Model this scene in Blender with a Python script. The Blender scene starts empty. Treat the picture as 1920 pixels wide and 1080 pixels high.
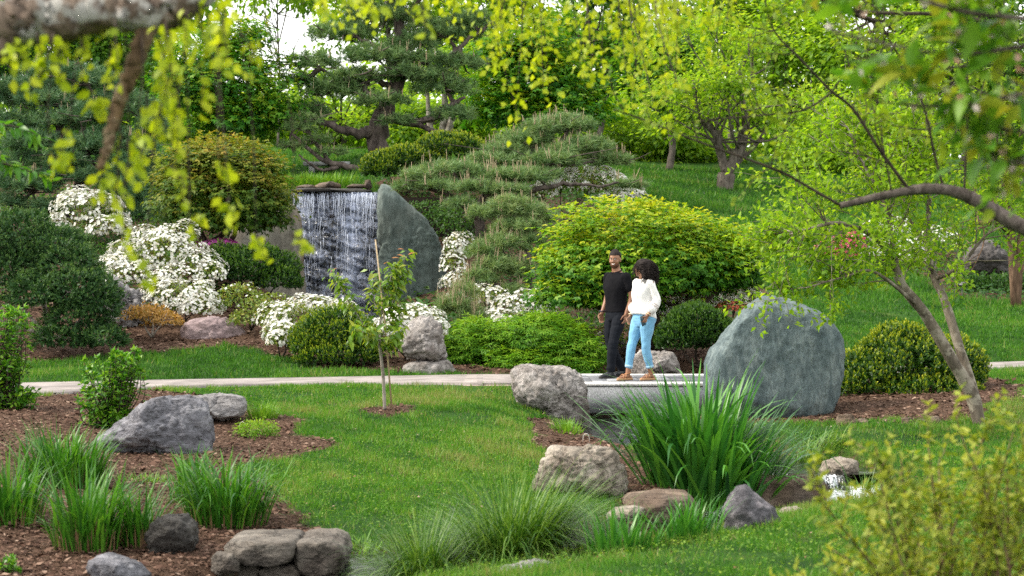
import bpy, math, random
import numpy as np
from mathutils import Vector, Matrix, noise as mnoise

# ------------------------------------------------------------------ camera, sky, sun, exposure
scene = bpy.context.scene
COL = scene.collection
CAMZ, FPX = 1.6, 3200.0
cam_data = bpy.data.cameras.new('camera')
cam_data.lens = 60.0
cam_data.sensor_width = 36.0
cam_data.clip_start = 0.1
cam_data.clip_end = 1500.0
cam_data.dof.use_dof = True
cam_data.dof.focus_distance = 23.5
cam_data.dof.aperture_fstop = 3.4
cam = bpy.data.objects.new('camera', cam_data)
cam.location = (0, 0, CAMZ)
cam.rotation_euler = (math.radians(90), 0, 0)
COL.objects.link(cam)
scene.camera = cam

SUN_EL, SUN_AZ = math.radians(46), math.radians(-88)      # azimuth measured from +Y (view direction) towards +X
world = bpy.data.worlds.new('World')
scene.world = world
world.use_nodes = True
wn = world.node_tree.nodes
wl = world.node_tree.links
wn.clear()
wo = wn.new('ShaderNodeOutputWorld')
bg = wn.new('ShaderNodeBackground')
sky = wn.new('ShaderNodeTexSky')
sky.sky_type = 'NISHITA'
sky.sun_disc = False
sky.sun_elevation = SUN_EL
sky.sun_rotation = SUN_AZ
sky.air_density = 1.0
sky.dust_density = 4.0
sky.ozone_density = 1.0
hazy = wn.new('ShaderNodeMixRGB')
hazy.inputs[0].default_value = 0.62
hazy.inputs[2].default_value = (11.6, 11.4, 10.7, 1)
wl.new(sky.outputs[0], hazy.inputs[1])
wl.new(hazy.outputs[0], bg.inputs[0])
bg.inputs[1].default_value = 0.08
wl.new(bg.outputs[0], wo.inputs[0])

sun_data = bpy.data.lights.new('sun', 'SUN')
sun_data.energy = 1.5
sun_data.angle = math.radians(12)
sun_data.color = (1.0, 0.92, 0.78)
sun = bpy.data.objects.new('sun', sun_data)
sd = Vector((math.sin(SUN_AZ) * math.cos(SUN_EL), math.cos(SUN_AZ) * math.cos(SUN_EL), math.sin(SUN_EL)))
sun.rotation_euler = (-sd).to_track_quat('-Z', 'Y').to_euler()
sun.location = sd * 60
COL.objects.link(sun)

scene.view_settings.view_transform = 'Standard'
scene.view_settings.look = 'None'
scene.view_settings.gamma = 1.0
scene.view_settings.use_curve_mapping = False
scene.view_settings.exposure = 1.72
scene.render.film_transparent = False
cy = scene.cycles
cy.use_denoising = False
cy.max_bounces = 7
cy.diffuse_bounces = 4
cy.glossy_bounces = 3
cy.transmission_bounces = 5
cy.transparent_max_bounces = 8
cy.sample_clamp_indirect = 6.0
cy.caustics_reflective = False
cy.caustics_refractive = False

# ------------------------------------------------------------------ small maths helpers
rng = np.random.default_rng(7)
random.seed(7)

def P(px, py, D):
    return np.array([(px - 960.0) * D / FPX, D, CAMZ - (py - 540.0) * D / FPX])

def XY(px, D):
    return np.array([(px - 960.0) * D / FPX, D])

def unit(a):
    a = np.asarray(a, float)
    return a / np.maximum(np.linalg.norm(a, axis=-1, keepdims=True), 1e-9)

def rand_dirs(n):
    return unit(rng.normal(size=(n, 3)))

def sin_noise(p, freq, seed, octaves=3):
    """cheap smooth vector noise in about -1..1"""
    r = np.random.default_rng(seed)
    p = np.asarray(p, float)
    out = np.zeros(p.shape[:-1])
    amp, tot = 1.0, 0.0
    for o in range(octaves):
        for k in range(3):
            w = r.normal(size=p.shape[-1])
            w = w / np.linalg.norm(w) * freq * r.uniform(0.7, 1.4)
            out = out + amp * np.sin(p @ w + r.uniform(0, 6.28)) * 0.6
        tot += amp
        amp *= 0.55
        freq *= 2.1
    return out / tot

def smooth01(t):
    t = np.clip(t, 0, 1)
    return t * t * (3 - 2 * t)

def in_poly(x, y, poly):
    x = np.asarray(x); y = np.asarray(y)
    inside = np.zeros(x.shape, bool)
    n = len(poly)
    for i in range(n):
        x0, y0 = poly[i]; x1, y1 = poly[(i + 1) % n]
        if y0 == y1:
            continue
        c = ((y0 > y) != (y1 > y)) & (x < (x1 - x0) * (y - y0) / (y1 - y0) + x0)
        inside ^= c
    return inside

def dist_poly(x, y, pts, vals=None):
    """distance to a polyline, and vals (k columns) interpolated at the nearest point"""
    best = np.full(x.shape, 1e9)
    out = None if vals is None else np.zeros(x.shape + (vals.shape[1],))
    for i in range(len(pts) - 1):
        a = pts[i]; b = pts[i + 1]
        ab = b - a
        t = np.clip(((x - a[0]) * ab[0] + (y - a[1]) * ab[1]) / (ab @ ab), 0, 1)
        d = np.hypot(x - a[0] - t * ab[0], y - a[1] - t * ab[1])
        m = d < best
        best = np.where(m, d, best)
        if vals is not None:
            v = vals[i] + t[..., None] * (vals[i + 1] - vals[i])
            out = np.where(m[..., None], v, out)
    return best, out

# ------------------------------------------------------------------ objects
def new_mesh(name, V, Q=None, T=None, tint=None, mats=(), smooth=False, midx=None):
    V = np.asarray(V, np.float32)
    me = bpy.data.meshes.new(name)
    nq = 0 if Q is None else len(Q)
    nt = 0 if T is None else len(T)
    me.vertices.add(len(V))
    me.vertices.foreach_set('co', V.ravel())
    loops, starts, s = [], [], 0
    if nq:
        loops.append(np.asarray(Q, np.int32).ravel()); starts.append(np.arange(nq) * 4); s = nq * 4
    if nt:
        loops.append(np.asarray(T, np.int32).ravel()); starts.append(s + np.arange(nt) * 3)
    loops = np.concatenate(loops); starts = np.concatenate(starts).astype(np.int32)
    me.loops.add(len(loops)); me.loops.foreach_set('vertex_index', loops.astype(np.int32))
    me.polygons.add(nq + nt); me.polygons.foreach_set('loop_start', starts)
    if midx is not None:
        me.polygons.foreach_set('material_index', np.asarray(midx, np.int32))
    if smooth:
        me.polygons.foreach_set('use_smooth', np.ones(nq + nt, bool))
    for m in mats:
        me.materials.append(m)
    if tint is not None:
        at = me.attributes.new('tint', 'FLOAT', 'POINT')
        at.data.foreach_set('value', np.asarray(tint, np.float32))
    me.update(calc_edges=True)
    return me

class MB:
    """collects verts and faces, then links them as ONE mesh object"""
    def __init__(s):
        s.V, s.Q, s.T, s.t, s.n = [], [], [], [], 0
        s.mq, s.mt = [], []
    def add(s, V, Q=None, T=None, tint=0.5, mi=0):
        V = np.asarray(V, float).reshape(-1, 3)
        if Q is not None and len(Q):
            s.Q.append(np.asarray(Q, np.int64).reshape(-1, 4) + s.n); s.mq.append(np.full(len(s.Q[-1]), mi))
        if T is not None and len(T):
            s.T.append(np.asarray(T, np.int64).reshape(-1, 3) + s.n); s.mt.append(np.full(len(s.T[-1]), mi))
        s.t.append(np.broadcast_to(np.asarray(tint, float), (len(V),)))
        s.V.append(V); s.n += len(V)
        return s
    def mesh(s, name, mats, off=(0, 0, 0), smooth=False):
        V = np.concatenate(s.V) - np.asarray(off, float)
        Q = np.concatenate(s.Q) if s.Q else None
        T = np.concatenate(s.T) if s.T else None
        mi = np.concatenate(s.mq + s.mt)
        if not isinstance(mats, (list, tuple)):
            mats = [mats]
        return new_mesh(name, V, Q, T, np.concatenate(s.t), mats, smooth, mi if len(mats) > 1 else None)

def link(name, mesh, parent=None, loc=None, kind=None, label=None):
    o = bpy.data.objects.new(name, mesh)
    COL.objects.link(o)
    if parent is not None:
        o.parent = parent
    if loc is not None:
        o.location = loc
    if kind:
        o['kind'] = kind
    if label:
        o['label'] = label
    return o

def thing(name, label, cat, loc, group=None):
    o = bpy.data.objects.new(name, None)
    o.empty_display_size = 0.2
    COL.objects.link(o)
    o.location = [float(c) for c in loc]
    o['label'] = label; o['category'] = cat
    if group:
        o['group'] = group
    return o

def root_of(o):
    """world offset of a thing or of a part hanging on it (nothing here is rotated)"""
    v = Vector(o.location)
    while o.parent is not None:
        o = o.parent
        v = v + Vector(o.location)
    return np.array(v)

def part(root, name, mb, mats, smooth=False, kind=None, label=None):
    return link(name, mb.mesh(name, mats, root_of(root), smooth), root, None, kind, label)

def solo(name, label, cat, mb, mats, loc, group=None, smooth=False):
    """a thing that is one mesh"""
    o = link(name, mb.mesh(name, mats, loc, smooth), None, [float(c) for c in loc])
    o['label'] = label; o['category'] = cat
    if group:
        o['group'] = group
    return o

def structure(name, mb, mats, smooth=False, kind='structure'):
    return link(name, mb.mesh(name, mats, (0, 0, 0), smooth), None, None, kind)

# ------------------------------------------------------------------ materials
def _nt(name):
    m = bpy.data.materials.new(name)
    m.use_nodes = True
    n = m.node_tree.nodes; l = m.node_tree.links
    n.clear()
    out = n.new('ShaderNodeOutputMaterial')
    return m, n, l, out

def ramp(n, l, fac, cols, pos=None):
    r = n.new('ShaderNodeValToRGB')
    e = r.color_ramp.elements
    k = len(cols)
    pos = pos or [i / (k - 1) for i in range(k)]
    while len(e) < k:
        e.new(0.5)
    for i in range(k):
        e[i].position = pos[i]
        e[i].color = (*cols[i], 1)
    if fac is not None:
        l.new(fac, r.inputs[0])
    return r.outputs[0]

def noise_tex(n, l, vec, scale, detail=5, rough=0.6, dist=0.0):
    t = n.new('ShaderNodeTexNoise')
    t.inputs['Scale'].default_value = scale
    t.inputs['Detail'].default_value = detail
    t.inputs['Roughness'].default_value = rough
    t.inputs['Distortion'].default_value = dist
    if vec is not None:
        l.new(vec, t.inputs['Vector'])
    return t

def obj_vec(n, l, scale=(1, 1, 1), rot=(0, 0, 0)):
    tc = n.new('ShaderNodeTexCoord')
    mp = n.new('ShaderNodeMapping')
    mp.inputs['Scale'].default_value = scale
    mp.inputs['Rotation'].default_value = rot
    l.new(tc.outputs['Object'], mp.inputs[0])
    return mp.outputs[0]

def mix_rgb(n, l, fac, a, b, mode='MIX'):
    x = n.new('ShaderNodeMixRGB'); x.blend_type = mode
    for sock, v in ((0, fac), (1, a), (2, b)):
        if isinstance(v, (int, float)):
            x.inputs[sock].default_value = v
        elif isinstance(v, tuple):
            x.inputs[sock].default_value = (*v, 1)
        else:
            l.new(v, x.inputs[sock])
    return x.outputs[0]

def principled(n, l, col, rough, spec=0.4, bump=None, bump_s=0.5, bump_d=0.02):
    p = n.new('ShaderNodeBsdfPrincipled')
    if isinstance(col, tuple):
        p.inputs['Base Color'].default_value = (*col, 1)
    else:
        l.new(col, p.inputs['Base Color'])
    if isinstance(rough, (int, float)):
        p.inputs['Roughness'].default_value = rough
    else:
        l.new(rough, p.inputs['Roughness'])
    p.inputs['Specular IOR Level'].default_value = spec
    if bump is not None:
        b = n.new('ShaderNodeBump')
        b.inputs['Strength'].default_value = bump_s
        b.inputs['Distance'].default_value = bump_d
        l.new(bump, b.inputs['Height'])
        l.new(b.outputs[0], p.inputs['Normal'])
    return p

_mats = {}
def leaf_mat(name, cols, trans=0.35, rough=0.5, spec=0.3, src='attr', tcol=None):
    if name in _mats:
        return _mats[name]
    m, n, l, out = _nt(name)
    if src == 'attr':
        a = n.new('ShaderNodeAttribute'); a.attribute_name = 'tint'
        fac = a.outputs['Fac']
    else:
        a = n.new('ShaderNodeObjectInfo'); fac = a.outputs['Random']
    col = ramp(n, l, fac, cols)
    p = principled(n, l, col, rough, spec)
    t = n.new('ShaderNodeBsdfTranslucent')
    l.new(mix_rgb(n, l, 1.0, col, tcol or (1.25, 1.2, 0.6), 'MULTIPLY'), t.inputs[0])
    mx = n.new('ShaderNodeMixShader'); mx.inputs[0].default_value = trans
    l.new(p.outputs[0], mx.inputs[1]); l.new(t.outputs[0], mx.inputs[2])
    l.new(mx.outputs[0], out.inputs[0])
    _mats[name] = m
    return m

def plain_mat(name, col, rough=0.6, spec=0.4, nscale=0, ncol=None, bump=0.0, bscale=None, metal=0.0):
    if name in _mats:
        return _mats[name]
    m, n, l, out = _nt(name)
    c = col; b = None
    if nscale:
        v = obj_vec(n, l)
        t = noise_tex(n, l, v, nscale, 6, 0.65)
        c = ramp(n, l, t.outputs[0], [col, ncol or tuple(x * 0.6 for x in col)], [0.35, 0.65])
        if bump:
            b = noise_tex(n, l, v, bscale or nscale * 2, 6, 0.7).outputs[0]
    p = principled(n, l, c, rough, spec, b, bump, 0.01)
    p.inputs['Metallic'].default_value = metal
    l.new(p.outputs[0], out.inputs[0])
    _mats[name] = m
    return m

def bark_mat(name, c1, c2, scale=14, c3=None):
    if name in _mats:
        return _mats[name]
    m, n, l, out = _nt(name)
    v = obj_vec(n, l, (1, 1, 0.3))
    t1 = noise_tex(n, l, v, scale, 7, 0.65, 0.6)
    t2 = noise_tex(n, l, obj_vec(n, l), scale * 0.7, 5, 0.65)
    col = ramp(n, l, t1.outputs[0], [c1, c2], [0.36, 0.64])
    if c3:
        f = ramp(n, l, t2.outputs[0], [(0, 0, 0), (1, 1, 1)], [0.50, 0.58])
        col = mix_rgb(n, l, f, col, c3)
    p = principled(n, l, col, 0.85, 0.2, t1.outputs[0], 0.9, 0.02)
    l.new(p.outputs[0], out.inputs[0])
    _mats[name] = m
    return m

def rock_mat(name, dark, mid, light, scale=3.0, crack=0.5, patch=None, stretch=(1, 1, 1), rot=(0, 0, 0), rough=0.8, bump=1.0, spec=0.3):
    if name in _mats:
        return _mats[name]
    m, n, l, out = _nt(name)
    v = obj_vec(n, l, stretch, rot)
    t1 = noise_tex(n, l, v, scale, 10, 0.68, 0.5)
    t2 = noise_tex(n, l, v, scale * 5, 8, 0.7, 0.3)
    t3 = noise_tex(n, l, obj_vec(n, l), scale * 0.6, 3, 0.5)
    col = ramp(n, l, t1.outputs[0], [dark, mid, light], [0.32, 0.5, 0.68])
    col = mix_rgb(n, l, 0.55, col, ramp(n, l, t2.outputs[0], [(0.35, 0.35, 0.35), (1.35, 1.35, 1.35)], [0.32, 0.68]), 'MULTIPLY')
    if patch:
        f = ramp(n, l, t3.outputs[0], [(0, 0, 0), (1, 1, 1)], [0.5, 0.66])
        col = mix_rgb(n, l, mix_rgb(n, l, 0.7, (0, 0, 0), f), col, patch)
    vo = n.new('ShaderNodeTexVoronoi'); vo.feature = 'DISTANCE_TO_EDGE'
    vo.inputs['Scale'].default_value = scale * 1.3
    wv = mix_rgb(n, l, 0.25, v, noise_tex(n, l, v, scale * 2, 4).outputs['Color'])
    l.new(wv, vo.inputs['Vector'])
    ck = ramp(n, l, vo.outputs['Distance'], [(0, 0, 0), (1, 1, 1)], [0.0, 0.035])
    col = mix_rgb(n, l, crack * 0.5, col, ck, 'MULTIPLY')
    h = mix_rgb(n, l, 0.5, t1.outputs[0], t2.outputs[0])
    h = mix_rgb(n, l, crack * 0.3, h, ck, 'MULTIPLY')
    p = principled(n, l, col, rough, spec, h, bump, 0.09)
    l.new(p.outputs[0], out.inputs[0])
    _mats[name] = m
    return m

# ------------------------------------------------------------------ shapes
def tube(path, radii, sides=6, cap=True, rough=0.0, seed=0):
    path = np.asarray(path, float); n = len(path)
    radii = np.broadcast_to(np.asarray(radii, float), (n,))
    tan = np.gradient(path, axis=0) if n > 2 else np.repeat((path[1:] - path[:1]), n, 0)
    tan = unit(tan)
    ref = np.array([0, 0, 1.0]) if abs(tan[0][2]) < 0.9 else np.array([1.0, 0, 0])
    ang = np.arange(sides) * 2 * math.pi / sides
    V = np.zeros((n, sides, 3))
    u = None
    r0 = np.random.default_rng(seed)
    for i in range(n):
        if u is None:
            u = unit(np.cross(tan[i], ref))
        else:
            u = unit(u - tan[i] * (u @ tan[i]))
        w = np.cross(tan[i], u)
        rr = radii[i] * (1 + rough * r0.normal(size=sides))
        V[i] = path[i] + (np.cos(ang)[:, None] * u + np.sin(ang)[:, None] * w) * rr[:, None]
    V = V.reshape(-1, 3)
    i, j = np.meshgrid(np.arange(n - 1), np.arange(sides), indexing='ij')
    a = i * sides + j; b = i * sides + (j + 1) % sides
    Q = np.stack([a, b, b + sides, a + sides], -1).reshape(-1, 4)
    T = None
    if cap:
        V = np.vstack([V, path[:1], path[-1:]])
        c0, c1 = n * sides, n * sides + 1
        j = np.arange(sides); k = (j + 1) % sides
        T = np.vstack([np.stack([np.full(sides, c0), k, j], 1), np.stack([np.full(sides, c1), (n - 1) * sides + j, (n - 1) * sides + k], 1)])
    return V, Q, T

def spline(pts, n):
    """Catmull-Rom through pts, n samples"""
    p = np.asarray(pts, float)
    p = np.vstack([2 * p[0] - p[1], p, 2 * p[-1] - p[-2]])
    k = len(p) - 3
    t = np.linspace(0, k - 1e-6, n)
    i = t.astype(int); f = (t - i)[:, None]
    a, b, c, d = p[i], p[i + 1], p[i + 2], p[i + 3]
    return 0.5 * (2 * b + (c - a) * f + (2 * a - 5 * b + 4 * c - d) * f ** 2 + (3 * b - a - 3 * c + d) * f ** 3)

def box(lo, hi):
    x0, y0, z0 = lo; x1, y1, z1 = hi
    V = [(x0, y0, z0), (x1, y0, z0), (x1, y1, z0), (x0, y1, z0), (x0, y0, z1), (x1, y0, z1), (x1, y1, z1), (x0, y1, z1)]
    Q = [(0, 3, 2, 1), (4, 5, 6, 7), (0, 1, 5, 4), (1, 2, 6, 5), (2, 3, 7, 6), (3, 0, 4, 7)]
    return np.array(V, float), Q

def sphere(c, r, nu=16, nv=10):
    c = np.asarray(c, float); r = np.broadcast_to(np.asarray(r, float), (3,))
    th = np.linspace(0, math.pi, nv + 1)[1:-1]
    ph = np.arange(nu) * 2 * math.pi / nu
    V = np.stack([np.sin(th)[:, None] * np.cos(ph), np.sin(th)[:, None] * np.sin(ph), np.repeat(np.cos(th)[:, None], nu, 1)], -1).reshape(-1, 3)
    V = np.vstack([V, [0, 0, 1], [0, 0, -1]]) * r + c
    i, j = np.meshgrid(np.arange(nv - 2), np.arange(nu), indexing='ij')
    a = i * nu + j; b = i * nu + (j + 1) % nu
    Q = np.stack([a, a + nu, b + nu, b], -1).reshape(-1, 4)
    j = np.arange(nu); k = (j + 1) % nu
    m = (nv - 1) * nu
    T = np.vstack([np.stack([np.full(nu, m), j, k], 1), np.stack([np.full(nu, m + 1), (nv - 2) * nu + k, (nv - 2) * nu + j], 1)])
    return V, Q, T

def kites(p, d, nrm, L, W, fold=0.12):
    """one 4-sided leaf per row; d along the leaf, nrm its upper side"""
    p = np.asarray(p, float); d = unit(d)
    s = unit(np.cross(d, nrm)); nn = np.cross(s, d)
    L = np.broadcast_to(np.asarray(L, float), (len(p),))[:, None]
    W = np.broadcast_to(np.asarray(W, float), (len(p),))[:, None]
    b = p
    l = p + d * L * 0.45 + s * W * 0.5 + nn * W * fold
    r = p + d * L * 0.45 - s * W * 0.5 + nn * W * fold
    t = p + d * L - nn * L * fold
    V = np.stack([b, r, t, l], 1).reshape(-1, 3)
    Q = np.arange(len(p) * 4).reshape(-1, 4)
    return V, Q

def add_leaves(mb, p, d, nrm, L, W, tint, shape='kite', fold=0.12):
    n = len(p)
    tint = np.broadcast_to(np.asarray(tint, float), (n,))
    if shape == 'kite':
        V, Q = kites(p, d, nrm, L, W, fold)
        mb.add(V, Q, None, np.repeat(tint, 4))
    elif shape == 'star':
        d = unit(d); s = unit(np.cross(d, nrm))
        for a, k in ((-1.0, 0.8), (0, 1.0), (1.0, 0.8)):
            dd = d * math.cos(a) + s * math.sin(a)
            V, Q = kites(p, dd, nrm, np.asarray(L) * k, W, fold)
            mb.add(V, Q, None, np.repeat(tint, 4))
    elif shape == 'tri':
        d = unit(d); s = unit(np.cross(d, nrm))
        L = np.broadcast_to(np.asarray(L, float), (n,))[:, None]; W = np.broadcast_to(np.asarray(W, float), (n,))[:, None]
        V = np.stack([p - s * W / 2, p + s * W / 2, p + d * L], 1).reshape(-1, 3)
        mb.add(V, None, np.arange(n * 3).reshape(-1, 3), np.repeat(tint, 3))

def flowers(mb, p, nrm, size, tint):
    n = len(p)
    nrm = unit(nrm)
    t1 = unit(np.cross(nrm, rand_dirs(n))); t2 = np.cross(nrm, t1)
    size = np.broadcast_to(np.asarray(size, float), (n,))
    for k in range(5):
        a = k * 2 * math.pi / 5
        d = t1 * math.cos(a) + t2 * math.sin(a) + nrm * 0.45
        V, Q = kites(p, d, nrm, size * 0.58, size * 0.5, 0.1)
        mb.add(V, Q, None, np.repeat(np.clip(tint + rng.normal(0, 0.05, n), 0, 1), 4))

def blades(base, az, lean, L, W, curve, seg=5, tint=0.5, pw=1.4, twist=0.0):
    """grass-like strips, each rising from base, leaning and drooping towards az"""
    n = len(base)
    bc = lambda a: np.broadcast_to(np.asarray(a, float), (n,))
    az, lean, L, W, curve = map(bc, (az, lean, L, W, curve))
    t = np.linspace(0, 1, seg + 1)
    th = lean[:, None] + curve[:, None] * t[None] ** pw
    thm = 0.5 * (th[:, 1:] + th[:, :-1])
    step = (L / seg)[:, None]
    h = np.concatenate([np.zeros((n, 1)), np.cumsum(np.sin(thm) * step, 1)], 1)
    z = np.concatenate([np.zeros((n, 1)), np.cumsum(np.cos(thm) * step, 1)], 1)
    dx, dy = np.cos(az), np.sin(az)
    C = base[:, None, :] + np.stack([h * dx[:, None], h * dy[:, None], z], -1)
    w = W[:, None] * 0.5 * (np.minimum(1, 0.55 + 1.2 * t) * (1 - t ** 2.6) + 0.02)[None]
    sa = az + math.pi / 2 + twist * rng.normal(size=n)
    S = np.stack([np.cos(sa), np.sin(sa), np.zeros(n)], -1)[:, None, :] * w[..., None]
    V = np.stack([C - S, C + S], 2).reshape(-1, 3)
    k = (np.arange(n) * (seg + 1) * 2)[:, None] + (np.arange(seg) * 2)[None]
    Q = np.stack([k, k + 1, k + 3, k + 2], -1).reshape(-1, 4)
    tt = np.repeat(np.broadcast_to(np.asarray(tint, float), (n,)), (seg + 1) * 2)
    return V, Q, tt

def E(px, py, D, rx, ry, depth):
    """ellipsoid: centre and radii in metres from pixel sizes at distance D"""
    return P(px, py, D), np.array([rx * D / FPX, depth, ry * D / FPX])

def shell_points(ells, n, freq=3.0, lump=0.18, zmin=-0.5, seed=1, depth=0.0):
    """n points on lumpy ellipsoids: points, outward normals, height 0..1, clump noise"""
    area = np.array([(r[0] * r[1] + r[0] * r[2] + r[1] * r[2]) for _, r in ells])
    cnt = rng.multinomial(n, area / area.sum())
    Ps, Ns, Hs, Cs = [], [], [], []
    for k, ((c, r), m) in enumerate(zip(ells, cnt)):
        u = rand_dirs(int(m * 2.2) + 8)
        u = u[u[:, 2] > zmin][:m]
        rm = r.mean()
        nz = sin_noise(u * r, freq / max(rm, 0.2), seed + k, 3)
        f = (1 + lump * nz) * (1 - depth * rng.random(len(u)) ** 1.5)
        p = c + u * r * f[:, None]
        Ps.append(p); Ns.append(unit(u / r)); Hs.append((u[:, 2] + 1) / 2); Cs.append(nz)
    return np.concatenate(Ps), np.concatenate(Ns), np.concatenate(Hs), np.concatenate(Cs)

def cull_inside(p, ells, k=0.72):
    """drop points buried deep inside another ellipsoid"""
    keep = np.ones(len(p), bool)
    for c, r in ells:
        keep &= (((p - c) / (r * k)) ** 2).sum(1) > 1
    return keep
# ------------------------------------------------------------------ terrain
_cp = [  # (photo column, distance, height)
    (960, 2, 0), (960, 6, 0), (-200, 6, -0.12), (2100, 6, 0.05), (-600, 9, -0.2), (2500, 9, 0.1),
    (1300, 9.6, 0), (1700, 9.6, 0.02), (1600, 12.3, 0.0), (1850, 12.5, 0.06), (1400, 11.5, -0.03), (1150, 10.5, -0.09), (1000, 10.4, -0.14),
    (700, 10.3, -0.24), (400, 10, -0.28), (50, 11.5, -0.25), (150, 10.3, -0.28), (50, 13, -0.18), (250, 16.5, -0.02), (50, 16.5, 0.05), (100, 21, 0.2),
    (-300, 15, 0.1), (-300, 22, 0.25), (-900, 22, 0.3), (350, 13.3, -0.15),
    (560, 12.4, -0.2), (720, 13, -0.22), (950, 14, -0.15), (1090, 14.5, -0.165), (720, 15.5, -0.1), (720, 18, 0.05), (720, 20, 0.16), (720, 22.4, 0.26), (500, 17.5, 0.02), (500, 21.5, 0.22),
    (950, 17, -0.03), (950, 20, 0.13), (1000, 22, 0.2), (880, 22.3, 0.25), (1060, 20.5, -0.04), (1080, 18.5, -0.06), (1150, 16, -0.14), (1250, 15, -0.16), (1280, 14, -0.2), (1250, 12.3, -0.17),
    (1420, 19.5, 0.05), (1480, 20.5, 0.05), (1600, 18.5, 0.11), (1835, 18.5, 0.13), (1700, 15.5, -0.04), (1850, 15.5, 0.02), (1650, 16.8, 0.0), (1900, 20.5, 0.28), (1650, 22, 0.25), (2200, 18, 0.25), (2300, 26, 0.45),
    (1350, 24.3, 0.32), (1500, 25.5, 0.34), (1700, 26.4, 0.36), (1900, 27.3, 0.38), (0, 23, 0.25), (300, 24, 0.27), (600, 24.1, 0.29), (850, 24, 0.31), (-400, 22.5, 0.24), (1100, 24, 0.3), (1250, 24, 0.3),
    (1700, 30, 0.62), (1700, 36, 1.25), (1650, 40, 1.75), (1850, 38, 1.35), (1850, 43, 2.1), (1950, 43, 2.3), (1500, 32, 0.9), (1500, 40, 1.9), (1300, 48, 3.5), (1300, 55, 4.6), (1350, 60, 5.3), (1200, 60, 5.5),
    (1700, 55, 4.1), (1900, 60, 5.2), (1300, 80, 7.8), (1700, 90, 8.5), (2300, 40, 2), (2300, 60, 5),
    (300, 28, 0.52), (0, 27, 0.38), (0, 30, 0.85), (400, 30, 0.88), (600, 28, 0.6), (640, 26, 0.37), (300, 34, 1.7), (100, 36, 2.2), (120, 40, 2.85), (390, 35, 2.1), (480, 33.5, 1.4), (560, 36, 1.1),
    (630, 38, 0.85), (650, 32, 0.8), (830, 36, 0.95), (860, 32, 0.75), (1000, 30, 0.6), (950, 27.5, 0.4), (1250, 28, 0.45), (1250, 34, 1.2), (1000, 36, 1.6), (960, 40, 2.6), (1000, 43, 3.5), (850, 44, 4.4),
    (560, 41.6, 3.9), (680, 41.6, 3.95), (620, 42.2, 4.05), (620, 46, 4.65), (620, 50, 5.25), (710, 47, 5.3), (1000, 55, 5.5), (400, 42, 3.9), (300, 45, 4.4), (0, 45, 4.2), (0, 60, 6.5), (600, 70, 7.3), (-500, 35, 2.0), (-500, 60, 6.5),
    (960, 120, 10), (0, 120, 10), (2000, 120, 10), (960, 220, 13), (-3000, 150, 10), (5000, 150, 10), (960, 420, 15), (-900, 420, 15), (2900, 420, 15),
]
_cp = np.array([[*XY(a, d), z] for a, d, z in _cp])
_scale = lambda x, y: np.stack([x, y], -1)
def _phi(r):
    return np.sqrt(r * r + 0.5)
_A = _phi(np.linalg.norm(_cp[:, None, :2] - _cp[None, :, :2], axis=-1)) + 0.0
_A += np.eye(len(_cp)) * -0.02
_w = np.linalg.solve(_A, _cp[:, 2] - 0.0)

def _raw_h(x, y):
    sh = x.shape
    x = x.ravel(); y = y.ravel()
    out = np.zeros(len(x))
    for s in range(0, len(x), 20000):
        q = np.stack([x[s:s + 20000], y[s:s + 20000]], -1)
        out[s:s + 20000] = _phi(np.linalg.norm(q[:, None] - _cp[None, :, :2], axis=-1)) @ _w
    return out.reshape(sh)

# streams: photo column, distance, water height, half width
LOWER = [(1520, 16.1, -0.27, 0.36), (1545, 15.7, -0.275, 0.40), (1560, 15.2, -0.29, 0.46), (1480, 14.5, -0.32, 0.42), (1350, 13.9, -0.33, 0.3), (1230, 13.3, -0.335, 0.28), (1050, 12.5, -0.34, 0.3), (850, 11.95, -0.345, 0.36), (680, 11.8, -0.35, 0.4), (560, 11.2, -0.355, 0.4), (380, 10.0, -0.36, 0.4), (150, 8.6, -0.37, 0.4), (-300, 7.5, -0.38, 0.4)]
UPPER = [(1160, 27.5, -0.13, 0.7), (1170, 24, -0.14, 0.85), (1165, 22, -0.15, 0.75), (1230, 19.6, -0.15, 0.42), (1340, 18.0, -0.155, 0.36), (1450, 16.9, -0.16, 0.36), (1500, 16.5, -0.16, 0.42), (1520, 16.12, -0.165, 0.36)]
def stream_arrays(S):
    return np.array([XY(a, d) for a, d, _, _ in S]), np.array([[z, w] for _, _, z, w in S])

PATH_L = [(-500, 20.3, 23.2, 0.235), (0, 21.6, 24.3, 0.25), (300, 23.0, 24.8, 0.27), (600, 23.35, 24.95, 0.30), (800, 23.1, 25.1, 0.32), (905, 22.8, 25.2, 0.33)]
PATH_R = [(1395, 22.85, 25.2, 0.33), (1500, 24.0, 25.9, 0.345), (1700, 25.6, 27.2, 0.36), (1900, 26.2, 28.4, 0.38), (2300, 27.5, 30.0, 0.42)]
def path_arrays(S):
    c = np.array([(XY(a, n) + XY(a, f)) / 2 for a, n, f, _ in S])
    v = np.array([[z, (f - n) / 2] for _, n, f, z in S])
    return c, v

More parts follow.
